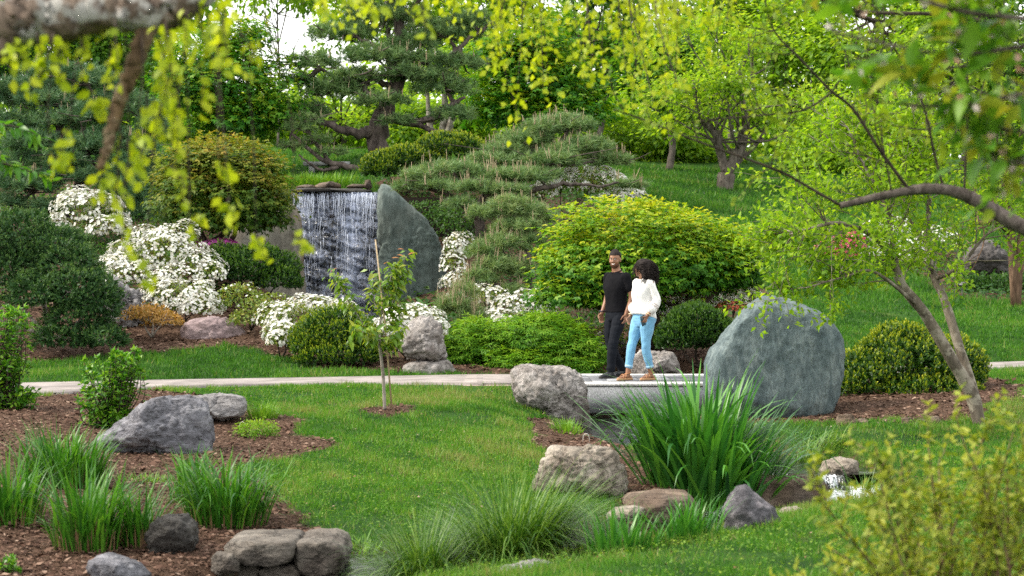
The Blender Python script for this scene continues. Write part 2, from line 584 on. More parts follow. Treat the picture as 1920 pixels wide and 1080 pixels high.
def height(x, y):
    x = np.asarray(x, float); y = np.asarray(y, float)
    h = _raw_h(x, y)
    h = h + 0.02 * sin_noise(np.stack([x, y], -1), 2.2, 3, 2) * np.clip((y - 4) / 6, 0, 1)
    for S in (PATH_L, PATH_R):
        c, v = path_arrays(S)
        d, q = dist_poly(x, y, c, v)
        k = smooth01(1 - (d - q[..., 1] * 0.92) / 0.7)
        h = h * (1 - k) + (q[..., 0] - 0.035) * k
    for S in (LOWER, UPPER):
        c, v = stream_arrays(S)
        d, q = dist_poly(x, y, c, v)
        k = smooth01(1 - (d - q[..., 1]) / 0.55)
        bed = q[..., 0] - 0.16
        h = np.where(h > bed, h * (1 - k) + bed * k, h)
    kx_ = smooth01(1 - (np.abs(x + 4.12) - 1.1) / 0.5) * smooth01((y - 36.2) / 0.8) * smooth01((40.25 - y) / 0.2)
    h = np.where(h > 0.8, h * (1 - kx_) + 0.8 * kx_, h)
    return h

def grid_lines(a, b, fine, lo, hi, growth=1.22):
    g = list(np.arange(a, b + 1e-6, fine))
    s = fine
    while g[-1] < hi:
        s *= growth; g.append(min(g[-1] + s, hi))
    s = fine
    while g[0] > lo:
        s *= growth; g.insert(0, max(g[0] - s, lo))
    return np.array(g)

gx = grid_lines(-7.0, 7.4, 0.14, -420, 420, 1.12)
gy = np.concatenate([grid_lines(8.0, 31, 0.14, -25, 31), np.arange(31.2, 62, 0.3), grid_lines(62, 62.5, 0.5, 62, 480)[1:]])
GX, GY = np.meshgrid(gx, gy)
GZ = height(GX, GY)

def ground_z(x, y):
    """bilinear lookup in the terrain grid"""
    x = np.asarray(x, float); y = np.asarray(y, float)
    i = np.clip(np.searchsorted(gx, x) - 1, 0, len(gx) - 2)
    j = np.clip(np.searchsorted(gy, y) - 1, 0, len(gy) - 2)
    u = np.clip((x - gx[i]) / (gx[i + 1] - gx[i]), 0, 1); v = np.clip((y - gy[j]) / (gy[j + 1] - gy[j]), 0, 1)
    return (GZ[j, i] * (1 - u) + GZ[j, i + 1] * u) * (1 - v) + (GZ[j + 1, i] * (1 - u) + GZ[j + 1, i + 1] * u) * v

def at(px, D, up=0.0):
    x, y = XY(px, D)
    return np.array([x, y, float(ground_z(x, y)) + up])

_beds = [
    [(-900, 21.5), (-500, 20.2), (0, 21.5), (130, 22.0), (300, 22.7), (380, 22.0), (470, 20.6), (560, 18.9), (612, 17.4), (570, 16.4), (430, 16.0), (470, 15.2), (510, 14.2), (525, 13.4), (640, 12.6), (660, 11.9), (500, 11.2), (300, 9.8), (50, 8.6), (-900, 8)],
    [(985, 20.2), (1040, 21.2), (1115, 21.4), (1190, 20), (1190, 17), (1230, 15.4), (1330, 14.6), (1400, 14.4), (1340, 13.6), (1200, 13.8), (1170, 14.4), (1100, 15.6), (1010, 17.6)],
    [(-900, 27.0), (100, 27.2), (220, 27.8), (420, 28.7), (500, 27.8), (590, 26.2), (700, 25.5), (860, 25.3), (1130, 25.4), (1330, 25.5), (1450, 26.2), (1560, 27.2), (1480, 31), (1450, 36), (1330, 42), (1190, 47), (1000, 47.5), (850, 47), (720, 43.2), (690, 41.2), (540, 41.2), (520, 44), (400, 50), (-900, 52)],
    [(1320, 22.6), (1300, 20.6), (1450, 19.2), (1560, 18.75), (1770, 18.8), (1830, 19.4), (1925, 20.4), (1900, 23.3), (1760, 24.9), (1620, 24.8), (1500, 23.8)],
    [(1745, 40), (1790, 37.8), (2000, 37.0), (2100, 45), (1700, 45.5), (1700, 43)],
    [(950, 11.3), (1100, 11.35), (1370, 12.15), (1400, 12.9), (1200, 12.9), (900, 12.3)],
]
_beds = [np.array([XY(*q) for q in b]) for b in _beds]
_sap = XY(728, 20.0)
def bed_mask(x, y):
    jx = x + 0.16 * sin_noise(np.stack([x, y], -1), 3.1, 21, 3)
    jy = y + 0.22 * sin_noise(np.stack([x, y], -1), 3.1, 22, 3)
    m = np.zeros(np.shape(x), bool)
    for b in _beds:
        m |= in_poly(jx, jy, b)
    m |= ((jx - _sap[0]) / 0.30) ** 2 + ((jy - _sap[1]) / 0.42) ** 2 < 1
    return m
def path_mask(x, y, grow=0.0):
    m = np.zeros(np.shape(x), bool)
    for S in (PATH_L, PATH_R):
        c, v = path_arrays(S)
        d, q = dist_poly(x, y, c, v)
        m |= d < q[..., 1] + grow
    m |= (x > -0.7) & (x < 3.2) & (y > 22.75) & (y < 25.25)
    return m
def water_mask(x, y, grow=0.0):
    m = np.zeros(np.shape(x), bool)
    for S in (LOWER, UPPER):
        c, v = stream_arrays(S)
        d, q = dist_poly(x, y, c, v)
        m |= d < q[..., 1] + grow
    return m

def ground_mat():
    m, n, l, out = _nt('ground_soil_and_turf')
    a = n.new('ShaderNodeAttribute'); a.attribute_name = 'tint'
    v = obj_vec(n, l)
    t1 = noise_tex(n, l, v, 60, 5, 0.7)
    t2 = noise_tex(n, l, v, 1.3, 5, 0.6)
    soil = ramp(n, l, t1.outputs[0], [(0.025, 0.014, 0.009), (0.09, 0.052, 0.034), (0.21, 0.14, 0.10)], [0.36, 0.5, 0.66])
    turf = ramp(n, l, t2.outputs[0], [(0.016, 0.05, 0.008), (0.03, 0.085, 0.010), (0.07, 0.10, 0.022)], [0.36, 0.55, 0.72])
    col = mix_rgb(n, l, a.outputs['Fac'], turf, soil)
    p = principled(n, l, col, 0.95, 0.1, t1.outputs[0], 1.0, 0.03)
    l.new(p.outputs[0], out.inputs[0])
    return m
g = MB()
ny, nx = GX.shape
i, j = np.meshgrid(np.arange(ny - 1), np.arange(nx - 1), indexing='ij')
k = i * nx + j
bm_ = (bed_mask(GX, GY) | water_mask(GX, GY, 0.35)).astype(float)
g.add(np.stack([GX, GY, GZ], -1).reshape(-1, 3), np.stack([k, k + 1, k + nx + 1, k + nx], -1).reshape(-1, 4), None, bm_.ravel())
structure('ground', g, ground_mat(), True)

# paths
def concrete_mat(name, c):
    m, n, l, out = _nt(name)
    v = obj_vec(n, l)
    t1 = noise_tex(n, l, v, 2.2, 5, 0.6); t2 = noise_tex(n, l, v, 110, 3, 0.6)
    col = ramp(n, l, t1.outputs[0], [tuple(x * 0.62 for x in c), tuple(x * 1.2 for x in c)], [0.32, 0.66])
    col = mix_rgb(n, l, 0.6, col, ramp(n, l, t2.outputs[0], [(0.5, 0.5, 0.5), (1.35, 1.35, 1.35)], [0.35, 0.65]), 'MULTIPLY')
    p = principled(n, l, col, 0.9, 0.25, t2.outputs[0], 0.5, 0.004)
    l.new(p.outputs[0], out.inputs[0])
    return m
M_path = concrete_mat('pinkish_concrete', (0.26, 0.232, 0.222))
for S in (PATH_L, PATH_R):
    c, v = path_arrays(S)
    near = np.array([[*XY(a, nr), z] for a, nr, _, z in S]); far = np.array([[*XY(a, fr), z] for a, _, fr, z in S])
    N = 40
    nr, fr = spline(near, N), spline(far, N)
    mb = MB()
    cols = 5
    V = np.stack([nr * (1 - t) + fr * t for t in np.linspace(0, 1, cols)], 1)
    V2 = V.copy(); V2[..., 2] -= 0.12
    allV = np.concatenate([V[:, :1] - [0, 0, 0.12], V, V[:, -1:] - [0, 0, 0.12]], 1)
    w = cols + 2
    i, j = np.meshgrid(np.arange(N - 1), np.arange(w - 1), indexing='ij'); k = i * w + j
    mb.add(allV.reshape(-1, 3), np.stack([k, k + w, k + w + 1, k + 1], -1).reshape(-1, 4))
    structure('footpath', mb, M_path)

# water
def water_mat():
    m, n, l, out = _nt('stream_water')
    a = n.new('ShaderNodeAttribute'); a.attribute_name = 'tint'
    v = obj_vec(n, l)
    t1 = noise_tex(n, l, v, 9, 6, 0.65, 1.2)
    t2 = noise_tex(n, l, v, 38, 4, 0.7, 0.6)
    mm = n.new('ShaderNodeMath'); mm.operation = 'MULTIPLY_ADD'
    l.new(t1.outputs[0], mm.inputs[0]); mm.inputs[1].default_value = 0.6; l.new(a.outputs['Fac'], mm.inputs[2])
    ma = n.new('ShaderNodeMath'); ma.operation = 'MULTIPLY_ADD'
    l.new(t2.outputs[0], ma.inputs[0]); ma.inputs[1].default_value = 0.55; l.new(mm.outputs[0], ma.inputs[2])
    foam = ramp(n, l, ma.outputs[0], [(0, 0, 0), (1, 1, 1)], [0.93, 1.12])
    p = principled(n, l, (0.012, 0.014, 0.012), 0.05, 0.5, t1.outputs[0], 0.22, 0.03)
    f = principled(n, l, (0.72, 0.76, 0.80), 0.35, 0.5, t2.outputs[0], 0.6, 0.02)
    mx = n.new('ShaderNodeMixShader')
    l.new(foam, mx.inputs[0]); l.new(p.outputs[0], mx.inputs[1]); l.new(f.outputs[0], mx.inputs[2])
    l.new(mx.outputs[0], out.inputs[0])
    return m
M_water = water_mat()
def water_ribbon(name, S, foam):
    c, v = stream_arrays(S)
    c3 = np.column_stack([c, v])
    N = 110
    s = spline(c3, N)
    tan = unit(np.gradient(s[:, :2], axis=0)); nrm = np.column_stack([-tan[:, 1], tan[:, 0]])
    W = 11
    u = np.linspace(-1, 1, W)
    XYs = s[:, None, :2] + nrm[:, None] * (u[None, :, None] * (s[:, 3] + 0.30)[:, None, None])
    fo = np.interp(np.arange(N) / (N - 1), foam[0], foam[1])
    Z = s[:, 2][:, None] + 0.022 * fo[:, None] * sin_noise(XYs, 14, 5, 3) + 0.004 * sin_noise(XYs, 8, 6, 2)
    V = np.concatenate([XYs, Z[..., None]], -1)
    i, j = np.meshgrid(np.arange(N - 1), np.arange(W - 1), indexing='ij'); k = i * W + j
    mb = MB(); mb.add(V.reshape(-1, 3), np.stack([k, k + W, k + W + 1, k + 1], -1).reshape(-1, 4), None, np.repeat(fo, W))
    return structure(name, mb, M_water, True)
water_ribbon('stream_water', LOWER, ([0, 0.1, 0.26, 0.36, 0.45, 0.62, 0.66, 0.72, 1], [0.44, 0.44, 0.36, 0.2, 0.12, 0.12, 0.22, 0.12, 0.08]))
water_ribbon('pond_water', UPPER, ([0, 0.8, 0.93, 1], [0.0, 0.0, 0.1, 0.25]))
# the little drop between the two water levels
mb = MB()
a0, a1 = XY(1445, 16.02), XY(1578, 15.92)
n_ = 26
for q in range(n_):
    t = q / (n_ - 1)
    x, y = a0 + (a1 - a0) * t
    b_ = 0.03 * math.sin(q * 1.7)
    pts = [(x, y + 0.05 + b_, -0.158), (x, y - 0.02 + b_, -0.17), (x, y - 0.07 + b_, -0.22), (x + 0.01, y - 0.1 + b_, -0.31)]
    V, Q, T = tube(spline(np.array(pts), 7), np.linspace(0.012, 0.022, 7) * random.uniform(0.7, 1.3), 6)
    mb.add(V, Q, T, 0.22 + 0.3 * random.random())
structure('cascade_water', mb, M_water, True)

# ------------------------------------------------------------------ lawn grass and wood chips
def scatter(poly_test, xlo, xhi, ylo, yhi, dens):
    """points in the camera's wedge of ground with density(y) per square metre"""
    X, Y = [], []
    for y0 in np.arange(ylo, yhi, 1.0):
        y1 = min(y0 + 1, yhi)
        a = max(xlo, -0.32 * y1 - 0.8); b = min(xhi, 0.32 * y1 + 0.8)
        m = int((b - a) * (y1 - y0) * dens((y0 + y1) / 2))
        X.append(rng.uniform(a, b, m)); Y.append(rng.uniform(y0, y1, m))
    X = np.concatenate(X); Y = np.concatenate(Y)
    k = poly_test(X, Y)
    return X[k], Y[k]

M_grass = leaf_mat('lawn_grass_blades', [(0.020, 0.075, 0.008), (0.045, 0.155, 0.012), (0.10, 0.25, 0.018), (0.24, 0.25, 0.09)], 0.35, 0.5, 0.25)
def lawn(test, ylo, yhi, dens, hmin, hmax, seed):
    X, Y = scatter(test, -40, 40, ylo, yhi, dens)
    n = len(X)
    thin = sin_noise(np.stack([X, Y], -1), 2.6, seed + 9, 4)
    keep = rng.random(n) < np.clip(1.25 + 1.3 * thin, 0.25, 1)
    X, Y = X[keep], Y[keep]; n = len(X)
    z = ground_z(X, Y)
    pn = sin_noise(np.stack([X, Y], -1), 1.5, seed, 4); pf = sin_noise(np.stack([X, Y], -1), 9.0, seed + 1, 3)
    Ls = rng.uniform(hmin, hmax, n) * (1 + 0.45 * pf + 0.25 * pn)
    W = np.maximum(0.0052, 0.00050 * Y) * rng.uniform(0.8, 1.5, n)
    az = rng.uniform(0, 6.28, n); ln = np.abs(rng.normal(0.45, 0.3, n))
    d = np.stack([np.cos(az) * np.sin(ln), np.sin(az) * np.sin(ln), np.cos(ln)], -1)
    fa = rng.uniform(0, 6.28, n)
    tint = np.clip(0.34 + (0.22 if ylo < 20 else -0.06) + 0.30 * pn + 0.20 * pf + rng.normal(0, 0.15, n) + (rng.random(n) < 0.05 + 0.10 * np.clip(-thin[keep], 0, 1)) * 0.5, 0, 1)
    mb = MB()
    add_leaves(mb, np.stack([X, Y, z - 0.004], -1), d, np.stack([np.cos(fa), np.sin(fa), 0 * fa], -1), Ls, W, tint, 'tri')
    return structure('lawn_grass', mb, M_grass, False, 'stuff')
no_bare = lambda x, y: ~(bed_mask(x, y) | path_mask(x, y, 0.0) | water_mask(x, y, 0.22))
lawn(no_bare, 8.8, 23.6, lambda y: 3300 * min(1, (11.5 / y) ** 1.0), 0.03, 0.075, 31)
lawn(no_bare, 24.0, 36, lambda y: 1150 * (25 / y) ** 1.5, 0.05, 0.10, 41)
lawn(no_bare, 36, 66, lambda y: 420 * (38 / y) ** 1.6, 0.09, 0.2, 51)

M_chips = leaf_mat('shredded_bark_chips', [(0.022, 0.012, 0.009), (0.07, 0.038, 0.027), (0.15, 0.092, 0.066), (0.36, 0.26, 0.20)], 0.0, 0.9, 0.1)
X, Y = scatter(lambda x, y: bed_mask(x, y) & ~path_mask(x, y) & ~water_mask(x, y, 0.1), -40, 40, 8.8, 33, lambda y: 1500 * min(1, (12 / y) ** 1.5))
n = len(X)
az = rng.uniform(0, 6.28, n)
mb = MB()
Ls = rng.gamma(2.2, 0.011, n) + 0.010
V, Q = kites(np.stack([X, Y, ground_z(X, Y) + rng.uniform(0.002, 0.02, n)], -1), np.stack([np.cos(az), np.sin(az), rng.normal(0, 0.25, n)], -1), unit(np.stack([rng.normal(0, .35, n), rng.normal(-0.1, .35, n), np.ones(n)], -1)), Ls * np.maximum(1, Y / 18), Ls * rng.uniform(0.3, 0.7, n) * np.maximum(1, Y / 18), 0.05)
mb.add(V, Q, None, np.repeat(np.clip(rng.beta(2, 2.6, n), 0, 1), 4))
structure('bark_mulch', mb, M_chips, False, 'stuff')
# fallen leaves and clover specks on the turf
X, Y = scatter(no_bare, -40, 40, 9, 23, lambda y: 4)
n = len(X); az = rng.uniform(0, 6.28, n); mb = MB()
V, Q = kites(np.stack([X, Y, ground_z(X, Y) + 0.035], -1), np.stack([np.cos(az), np.sin(az), rng.normal(0, 0.3, n)], -1), unit(np.stack([rng.normal(0, .4, n), rng.normal(0, .4, n), np.ones(n)], -1)), rng.uniform(0.015, 0.04, n), rng.uniform(0.01, 0.022, n), 0.2)
mb.add(V, Q, None, np.repeat(rng.random(n), 4))
structure('fallen_leaves', mb, leaf_mat('dry_leaf', [(0.10, 0.045, 0.025), (0.25, 0.16, 0.10), (0.42, 0.33, 0.27)], 0.1, 0.8, 0.1), False, 'stuff')
# broad-leaved weeds, denser in patches
X, Y = scatter(lambda x, y: no_bare(x, y) & (sin_noise(np.stack([x, y], -1), 1.1, 77, 2) > 0.02), -40, 40, 9, 23, lambda y: 260 * min(1, 14 / y))
n = len(X); az = rng.uniform(0, 6.28, n); mb = MB()
V, Q = kites(np.stack([X, Y, ground_z(X, Y) + rng.uniform(0.025, 0.065, n)], -1), np.stack([np.cos(az), np.sin(az), rng.normal(0.1, 0.3, n)], -1), unit(np.stack([rng.normal(0, .3, n), rng.normal(0, .3, n), np.ones(n)], -1)), rng.uniform(0.012, 0.032, n), rng.uniform(0.008, 0.018, n), 0.15)
mb.add(V, Q, None, np.repeat(np.clip(rng.normal(0.5, 0.2, n), 0, 1), 4))
structure('clover_leaves', mb, leaf_mat('clover_leaf', [(0.05, 0.14, 0.012), (0.13, 0.26, 0.02), (0.24, 0.34, 0.03)], 0.35, 0.5, 0.3), False, 'stuff')
# ------------------------------------------------------------------ rocks
import bmesh
_ico = {}
def ico(sub):
    if sub not in _ico:
        b = bmesh.new()
        bmesh.ops.create_icosphere(b, subdivisions=sub, radius=1.0)
        V = np.array([v.co[:] for v in b.verts]); F = np.array([[v.index for v in f.verts] for f in b.faces])
        b.free()
        _ico[sub] = (V, F)
    return _ico[sub]

def radial(sil, c):
    """radius of a star-shaped outline about c as a function of angle"""
    p = np.asarray(sil, float) - c
    def rho(th):
        best = np.full(th.shape, 0.0)
        dx, dz = np.cos(th), np.sin(th)
        for i in range(len(p)):
            a = p[i]; e = p[(i + 1) % len(p)] - a
            den = dx * e[1] - dz * e[0]
            den = np.where(np.abs(den) < 1e-9, 1e-9, den)
            t = (a[0] * e[1] - a[1] * e[0]) / den
            u = (a[0] * dz - a[1] * dx) / den
            ok = (u >= -1e-6) & (u <= 1 + 1e-6) & (t > 0)
            best = np.where(ok, np.maximum(best, t), best)
        return best
    return rho

def rock_geo(sil, D, depth, seed, sub=5, p=2.5, facets=14, cut=(0.68, 0.95), amp=0.05, freq=2.2, ridge=0.6, strat=0.0, tilt=0.0, back=1.0, fxz=0.4):
    """a solid stone whose outline from the path side follows sil (photo px at distance D)"""
    s = np.asarray(sil, float)
    c2 = 0.5 * (s.min(0) + s.max(0)) * 0.5 + 0.5 * s.mean(0)
    C = P(c2[0], c2[1], D)
    m = np.column_stack([(s[:, 0] - c2[0]) * D / FPX, -(s[:, 1] - c2[1]) * D / FPX])
    rho = radial(m, np.zeros(2))
    V, F = ico(sub)
    th = np.arctan2(V[:, 2], V[:, 0])
    r = rho(th)
    for _ in range(1):
        r = 0.5 * r + 0.25 * (rho(th + 0.06) + rho(th - 0.06))
    q = np.hypot(V[:, 0], V[:, 2]); t = np.abs(V[:, 1])
    k = (q ** p + t ** p) ** (-1 / p)
    N = V * k[:, None]
    r0 = np.random.default_rng(seed)
    for _ in range(facets):
        nrm = r0.normal(size=3) * np.array([1, 1.3, 1]); nrm /= np.linalg.norm(nrm)
        if abs(nrm[1]) < 0.35:
            nrm[1] = 0.5 * np.sign(nrm[1] or 1); nrm /= np.linalg.norm(nrm)
        o = r0.uniform(*cut)
        d = N @ nrm - o
        N = N - np.where(d > 0, d, 0)[:, None] * nrm * np.array([fxz, 1, fxz]) * 0.95
    R = np.column_stack([N[:, 0] * r, N[:, 1] * depth * np.where(N[:, 1] > 0, back, 1.0), N[:, 2] * r])
    size = float(np.median(r))
    nn = unit(R)
    out = np.empty(len(R))
    off = Vector((seed * 3.1, seed * 1.7, seed * 0.3))
    for i in range(len(R)):
        v = Vector(R[i]) * (freq / size) + off
        a = mnoise.fractal(v, 0.55, 2.1, 7)
        dv = mnoise.voronoi(v * 0.75 + Vector((a, a, -a)) * 0.25)[0]
        cr = math.exp(-(dv[1] - dv[0]) * 11.0)
        b = 1 - abs(mnoise.noise(v * 2.3)) * 2
        out[i] = a * 0.55 - ridge * (0.55 * max(0, b) ** 3 + 0.85 * cr)
    R = R + nn * (out * amp * 1.7 * size)[:, None]
    if strat:
        ang = R[:, 2] * math.cos(tilt) + R[:, 0] * math.sin(tilt)
        lay = np.abs(((ang / (size * 0.22) + 0.4 * out) % 1.0) - 0.5) * 2
        R = R - nn * (strat * size * np.where(lay > 0.86, 1, 0))[:, None]
    return R + C, F

def rock(name, label, cat, sil, D, depth, mat, group=None, **kw):
    V, F = rock_geo(sil, D, depth, **kw)
    mb = MB(); mb.add(V, None, F)
    base = V[V[:, 2].argmin()].copy(); base[0] = V[:, 0].mean(); base[1] = V[:, 1].mean()
    return solo(name, label, cat, mb, mat, base, group, True)

R_blue = rock_mat('blue_green_slate', (0.055, 0.085, 0.092), (0.11, 0.15, 0.158), (0.21, 0.26, 0.26), 5.5, 0.1, None, (1.5, 1, 0.55), (0, 0.5, 0.2), 0.8, 0.7)
R_green = rock_mat('grey_green_slab', (0.05, 0.075, 0.07), (0.11, 0.145, 0.135), (0.20, 0.235, 0.215), 1.5, 0.25, (0.05, 0.06, 0.05), (1.6, 1, 0.5), (0, -0.4, 0), 0.75, 0.7)
R_tan = rock_mat('tan_green_slab', (0.10, 0.09, 0.07), (0.2, 0.19, 0.16), (0.30, 0.27, 0.22), 1.3, 0.3, (0.20, 0.12, 0.07), (1.4, 1, 0.6), (0, 0.3, 0), 0.8, 0.6)
R_lime = rock_mat('weathered_limestone', (0.085, 0.07, 0.062), (0.30, 0.275, 0.26), (0.55, 0.515, 0.50), 3.4, 0.6, (0.11, 0.085, 0.075))
R_pit = rock_mat('cream_pitted_limestone', (0.13, 0.10, 0.08), (0.33, 0.285, 0.235), (0.52, 0.47, 0.41), 3.2, 0.7, (0.17, 0.13, 0.10))
R_grey = rock_mat('blue_grey_stone', (0.06, 0.06, 0.068), (0.18, 0.18, 0.205), (0.38, 0.375, 0.40), 3.4, 0.5, None, (0.6, 1, 1.7), (0, 0.4, 0))
R_pale = rock_mat('pale_grey_stone', (0.10, 0.095, 0.10), (0.26, 0.25, 0.255), (0.46, 0.44, 0.44), 3.0, 0.5, None, (0.6, 1, 1.7), (0, 0.3, 0))
R_pink = rock_mat('dusty_pink_stone', (0.12, 0.085, 0.085), (0.27, 0.20, 0.205), (0.43, 0.34, 0.34), 2.5, 0.35, None, (0.7, 1, 1.6), (0, 0.4, 0))
R_purple = rock_mat('mottled_purple_stone', (0.03, 0.03, 0.034), (0.12, 0.115, 0.13), (0.40, 0.36, 0.39), 5.5, 0.4, None, (0.8, 1, 1.2), (0, -0.5, 0))
R_brown = rock_mat('brown_sandstone', (0.07, 0.045, 0.03), (0.175, 0.125, 0.09), (0.32, 0.25, 0.19), 3.0, 0.6, (0.06, 0.05, 0.045), (0.7, 1, 1.7))
R_wall = rock_mat('grey_brown_ledge_stone', (0.05, 0.042, 0.036), (0.155, 0.135, 0.115), (0.31, 0.28, 0.24), 3.0, 0.8, (0.07, 0.05, 0.04), (0.8, 1, 1.4))
R_dark = rock_mat('dark_damp_stone', (0.018, 0.016, 0.014), (0.05, 0.046, 0.042), (0.12, 0.11, 0.10), 3.0, 0.5, None, (0.8, 1, 1.4), (0, 0, 0), 0.6)
R_far = rock_mat('dark_furrowed_stone', (0.035, 0.032, 0.032), (0.09, 0.082, 0.08), (0.17, 0.155, 0.15), 1.6, 0.4, None, (0.7, 1, 2.2), (0, 0.6, 0))

rock('boulder', 'huge smooth blue green boulder at the right end of the bridge', 'boulder',
     [(1318, 690), (1330, 660), (1352, 632), (1376, 600), (1400, 572), (1425, 555), (1450, 551), (1480, 558), (1515, 572), (1540, 582), (1560, 600), (1574, 628), (1582, 660), (1580, 700), (1570, 745), (1550, 785), (1520, 812), (1450, 820), (1380, 810), (1330, 780), (1318, 740)],
     20.9, 0.62, R_blue, seed=3, sub=6, p=3.0, facets=16, fxz=0.12, amp=0.024, freq=3.4, ridge=0.35, cut=(0.62, 0.92))
rock('standing_stone', 'tall grey green slab standing right of the waterfall', 'boulder',
     [(708, 352), (720, 343), (732, 346), (745, 362), (770, 385), (800, 410), (818, 440), (830, 470), (838, 505), (834, 545), (815, 580), (790, 610), (740, 615), (706, 600), (706, 520), (712, 470), (708, 410)],
     38.6, 0.40, R_green, fxz=0.1, seed=5, sub=6, p=5.5, facets=7, cut=(0.85, 1.1), amp=0.045, freq=2.6, ridge=0.6)
rock('standing_stone', 'broad tan streaked slab standing left of the waterfall', 'boulder',
     [(425, 470), (440, 425), (480, 408), (520, 395), (548, 380), (562, 400), (568, 450), (572, 540), (566, 620), (500, 620), (430, 560)],
     38.8, 0.4, R_tan, fxz=0.1, seed=8, sub=5, p=5.5, facets=6, cut=(0.85, 1.1), amp=0.045, freq=2.0, ridge=0.5)
rock('boulder', 'upright two tier limestone rock with hollow and crack beside the path', 'rock',
     [(752, 640), (745, 660), (758, 618), (766, 600), (785, 590), (810, 592), (826, 606), (834, 640), (839, 668), (832, 676), (800, 682), (760, 674)],
     25.75, 0.32, R_lime, seed=11, sub=5, p=4.2, facets=12, cut=(0.75, 1.05), amp=0.10, freq=1.7, ridge=0.9)
rock('boulder', 'low limestone block carrying the upright rock beside the path', 'rock',
     [(757, 684), (775, 677), (838, 674), (850, 684), (861, 705), (858, 722), (760, 722), (752, 700)],
     25.75, 0.36, R_lime, seed=12, sub=5, p=4.2, facets=12, cut=(0.75, 1.05), amp=0.06, freq=1.6, ridge=0.8)
rock('boulder', 'chunky grey limestone boulder at the left end of the bridge', 'boulder',
     [(957, 695), (975, 680), (1000, 682), (1025, 680), (1050, 678), (1075, 684), (1092, 700), (1103, 730), (1106, 765), (1112, 805), (1095, 822), (1050, 812), (1010, 790), (972, 765), (960, 735)],
     21.4, 0.42, R_lime, seed=14, sub=6, p=3.2, facets=20, amp=0.065, freq=1.7, ridge=0.8, cut=(0.6, 0.95))
rock('boulder', 'rounded cream limestone boulder with pits and folds on the lawn', 'boulder',
     [(995, 918), (1002, 892), (1015, 858), (1035, 838), (1075, 834), (1120, 834), (1150, 838), (1170, 856), (1180, 885), (1182, 915), (1176, 936), (1120, 946), (1050, 940), (1000, 932)],
     14.7, 0.32, R_pit, seed=17, sub=6, p=2.9, facets=9, amp=0.085, freq=1.25, ridge=0.9)
rock('boulder', 'large blue grey boulder tilted into the mulch at left', 'boulder',
     [(165, 830), (200, 800), (240, 770), (262, 752), (310, 742), (360, 745), (388, 757), (398, 785), (407, 825), (404, 855), (370, 872), (310, 882), (250, 872), (205, 862)],
     16.9, 0.5, R_grey, seed=21, sub=6, fxz=0.2, p=3.0, facets=20, amp=0.065, freq=1.9, ridge=0.7, strat=0.012, tilt=0.5, cut=(0.55, 0.9))
rock('boulder', 'flat pale grey rock behind the large blue grey boulder', 'rock',
     [(335, 760), (352, 744), (385, 739), (430, 738), (462, 744), (470, 758), (462, 778), (420, 790), (370, 786)],
     19.0, 0.36, R_pale, seed=23, sub=5, p=2.7, facets=10, amp=0.10, freq=2.0, ridge=0.6)
rock('boulder', 'low dusty pink boulder in the mulch below the white azaleas', 'boulder',
     [(338, 625), (345, 608), (362, 597), (395, 593), (425, 597), (450, 612), (465, 630), (474, 648), (440, 662), (380, 652), (342, 642)],
     29.6, 0.5, R_pink, seed=25, sub=5, p=2.6, facets=10, amp=0.09, freq=2.2, ridge=0.5)
rock('boulder', 'jagged blue grey crag between the juniper and the white azaleas', 'rock',
     [(190, 560), (196, 528), (205, 516), (222, 520), (240, 540), (265, 552), (288, 548), (298, 572), (290, 602), (262, 620), (225, 635), (200, 625)],
     30.5, 0.5, R_pale, seed=27, sub=5, p=2.6, facets=14, amp=0.16, freq=2.4, ridge=0.8)
rock('boulder', 'squat grey boulder behind the walking woman', 'boulder',
     [(1178, 690), (1186, 668), (1200, 656), (1235, 655), (1262, 660), (1274, 680), (1275, 702), (1240, 712), (1185, 708)],
     25.8, 0.38, R_lime, seed=29, sub=5, p=2.8, facets=14, amp=0.10, freq=2.2, ridge=0.6)
rock('boulder', 'dark furrowed boulder on the far right bank', 'boulder',
     [(1800, 505), (1806, 480), (1818, 460), (1845, 449), (1870, 454), (1885, 475), (1895, 505), (1890, 525), (1840, 532), (1802, 525)],
     41.5, 0.7, R_far, seed=31, sub=5, p=2.6, facets=9, amp=0.11, freq=2.2, ridge=0.7)
rock('boulder', 'mottled purple grey boulder standing on the front lawn', 'boulder',
     [(1350, 950), (1362, 925), (1378, 908), (1395, 906), (1425, 930), (1450, 952), (1470, 975), (1478, 992), (1440, 1008), (1400, 1022), (1368, 1026), (1353, 1005), (1358, 975)],
     11.7, 0.22, R_purple, seed=33, sub=5, p=2.7, facets=16, amp=0.055, freq=2.2, ridge=0.55, cut=(0.6, 0.92))
rock('ledge_stone', 'flat topped brown stone ledge below the tall iris clump', 'rock',
     [(1168, 938), (1178, 926), (1230, 922), (1290, 924), (1302, 936), (1300, 955), (1275, 972), (1210, 978), (1176, 966)],
     13.6, 0.32, R_brown, seed=35, sub=5, p=8, facets=7, cut=(0.95, 1.25), amp=0.05, freq=2.0, ridge=0.5, strat=0.02)
rock('ledge_stone', 'brown stone slab damming the small cascade', 'rock',
     [(1408, 905), (1415, 893), (1470, 892), (1530, 893), (1546, 905), (1545, 930), (1530, 948), (1470, 954), (1415, 945)],
     15.1, 0.3, R_brown, seed=37, sub=5, p=8, facets=7, cut=(0.95, 1.25), amp=0.06, freq=2.0, ridge=0.6, strat=0.02)
rock('ledge_stone', 'small pale flat stone on the lawn edge below the cascade', 'rock',
     [(1460, 960), (1470, 951), (1495, 949), (1510, 954), (1512, 964), (1490, 972), (1464, 970)],
     12.9, 0.12, R_pit, seed=38, sub=4, p=2.8, facets=8, amp=0.07, freq=2.0)
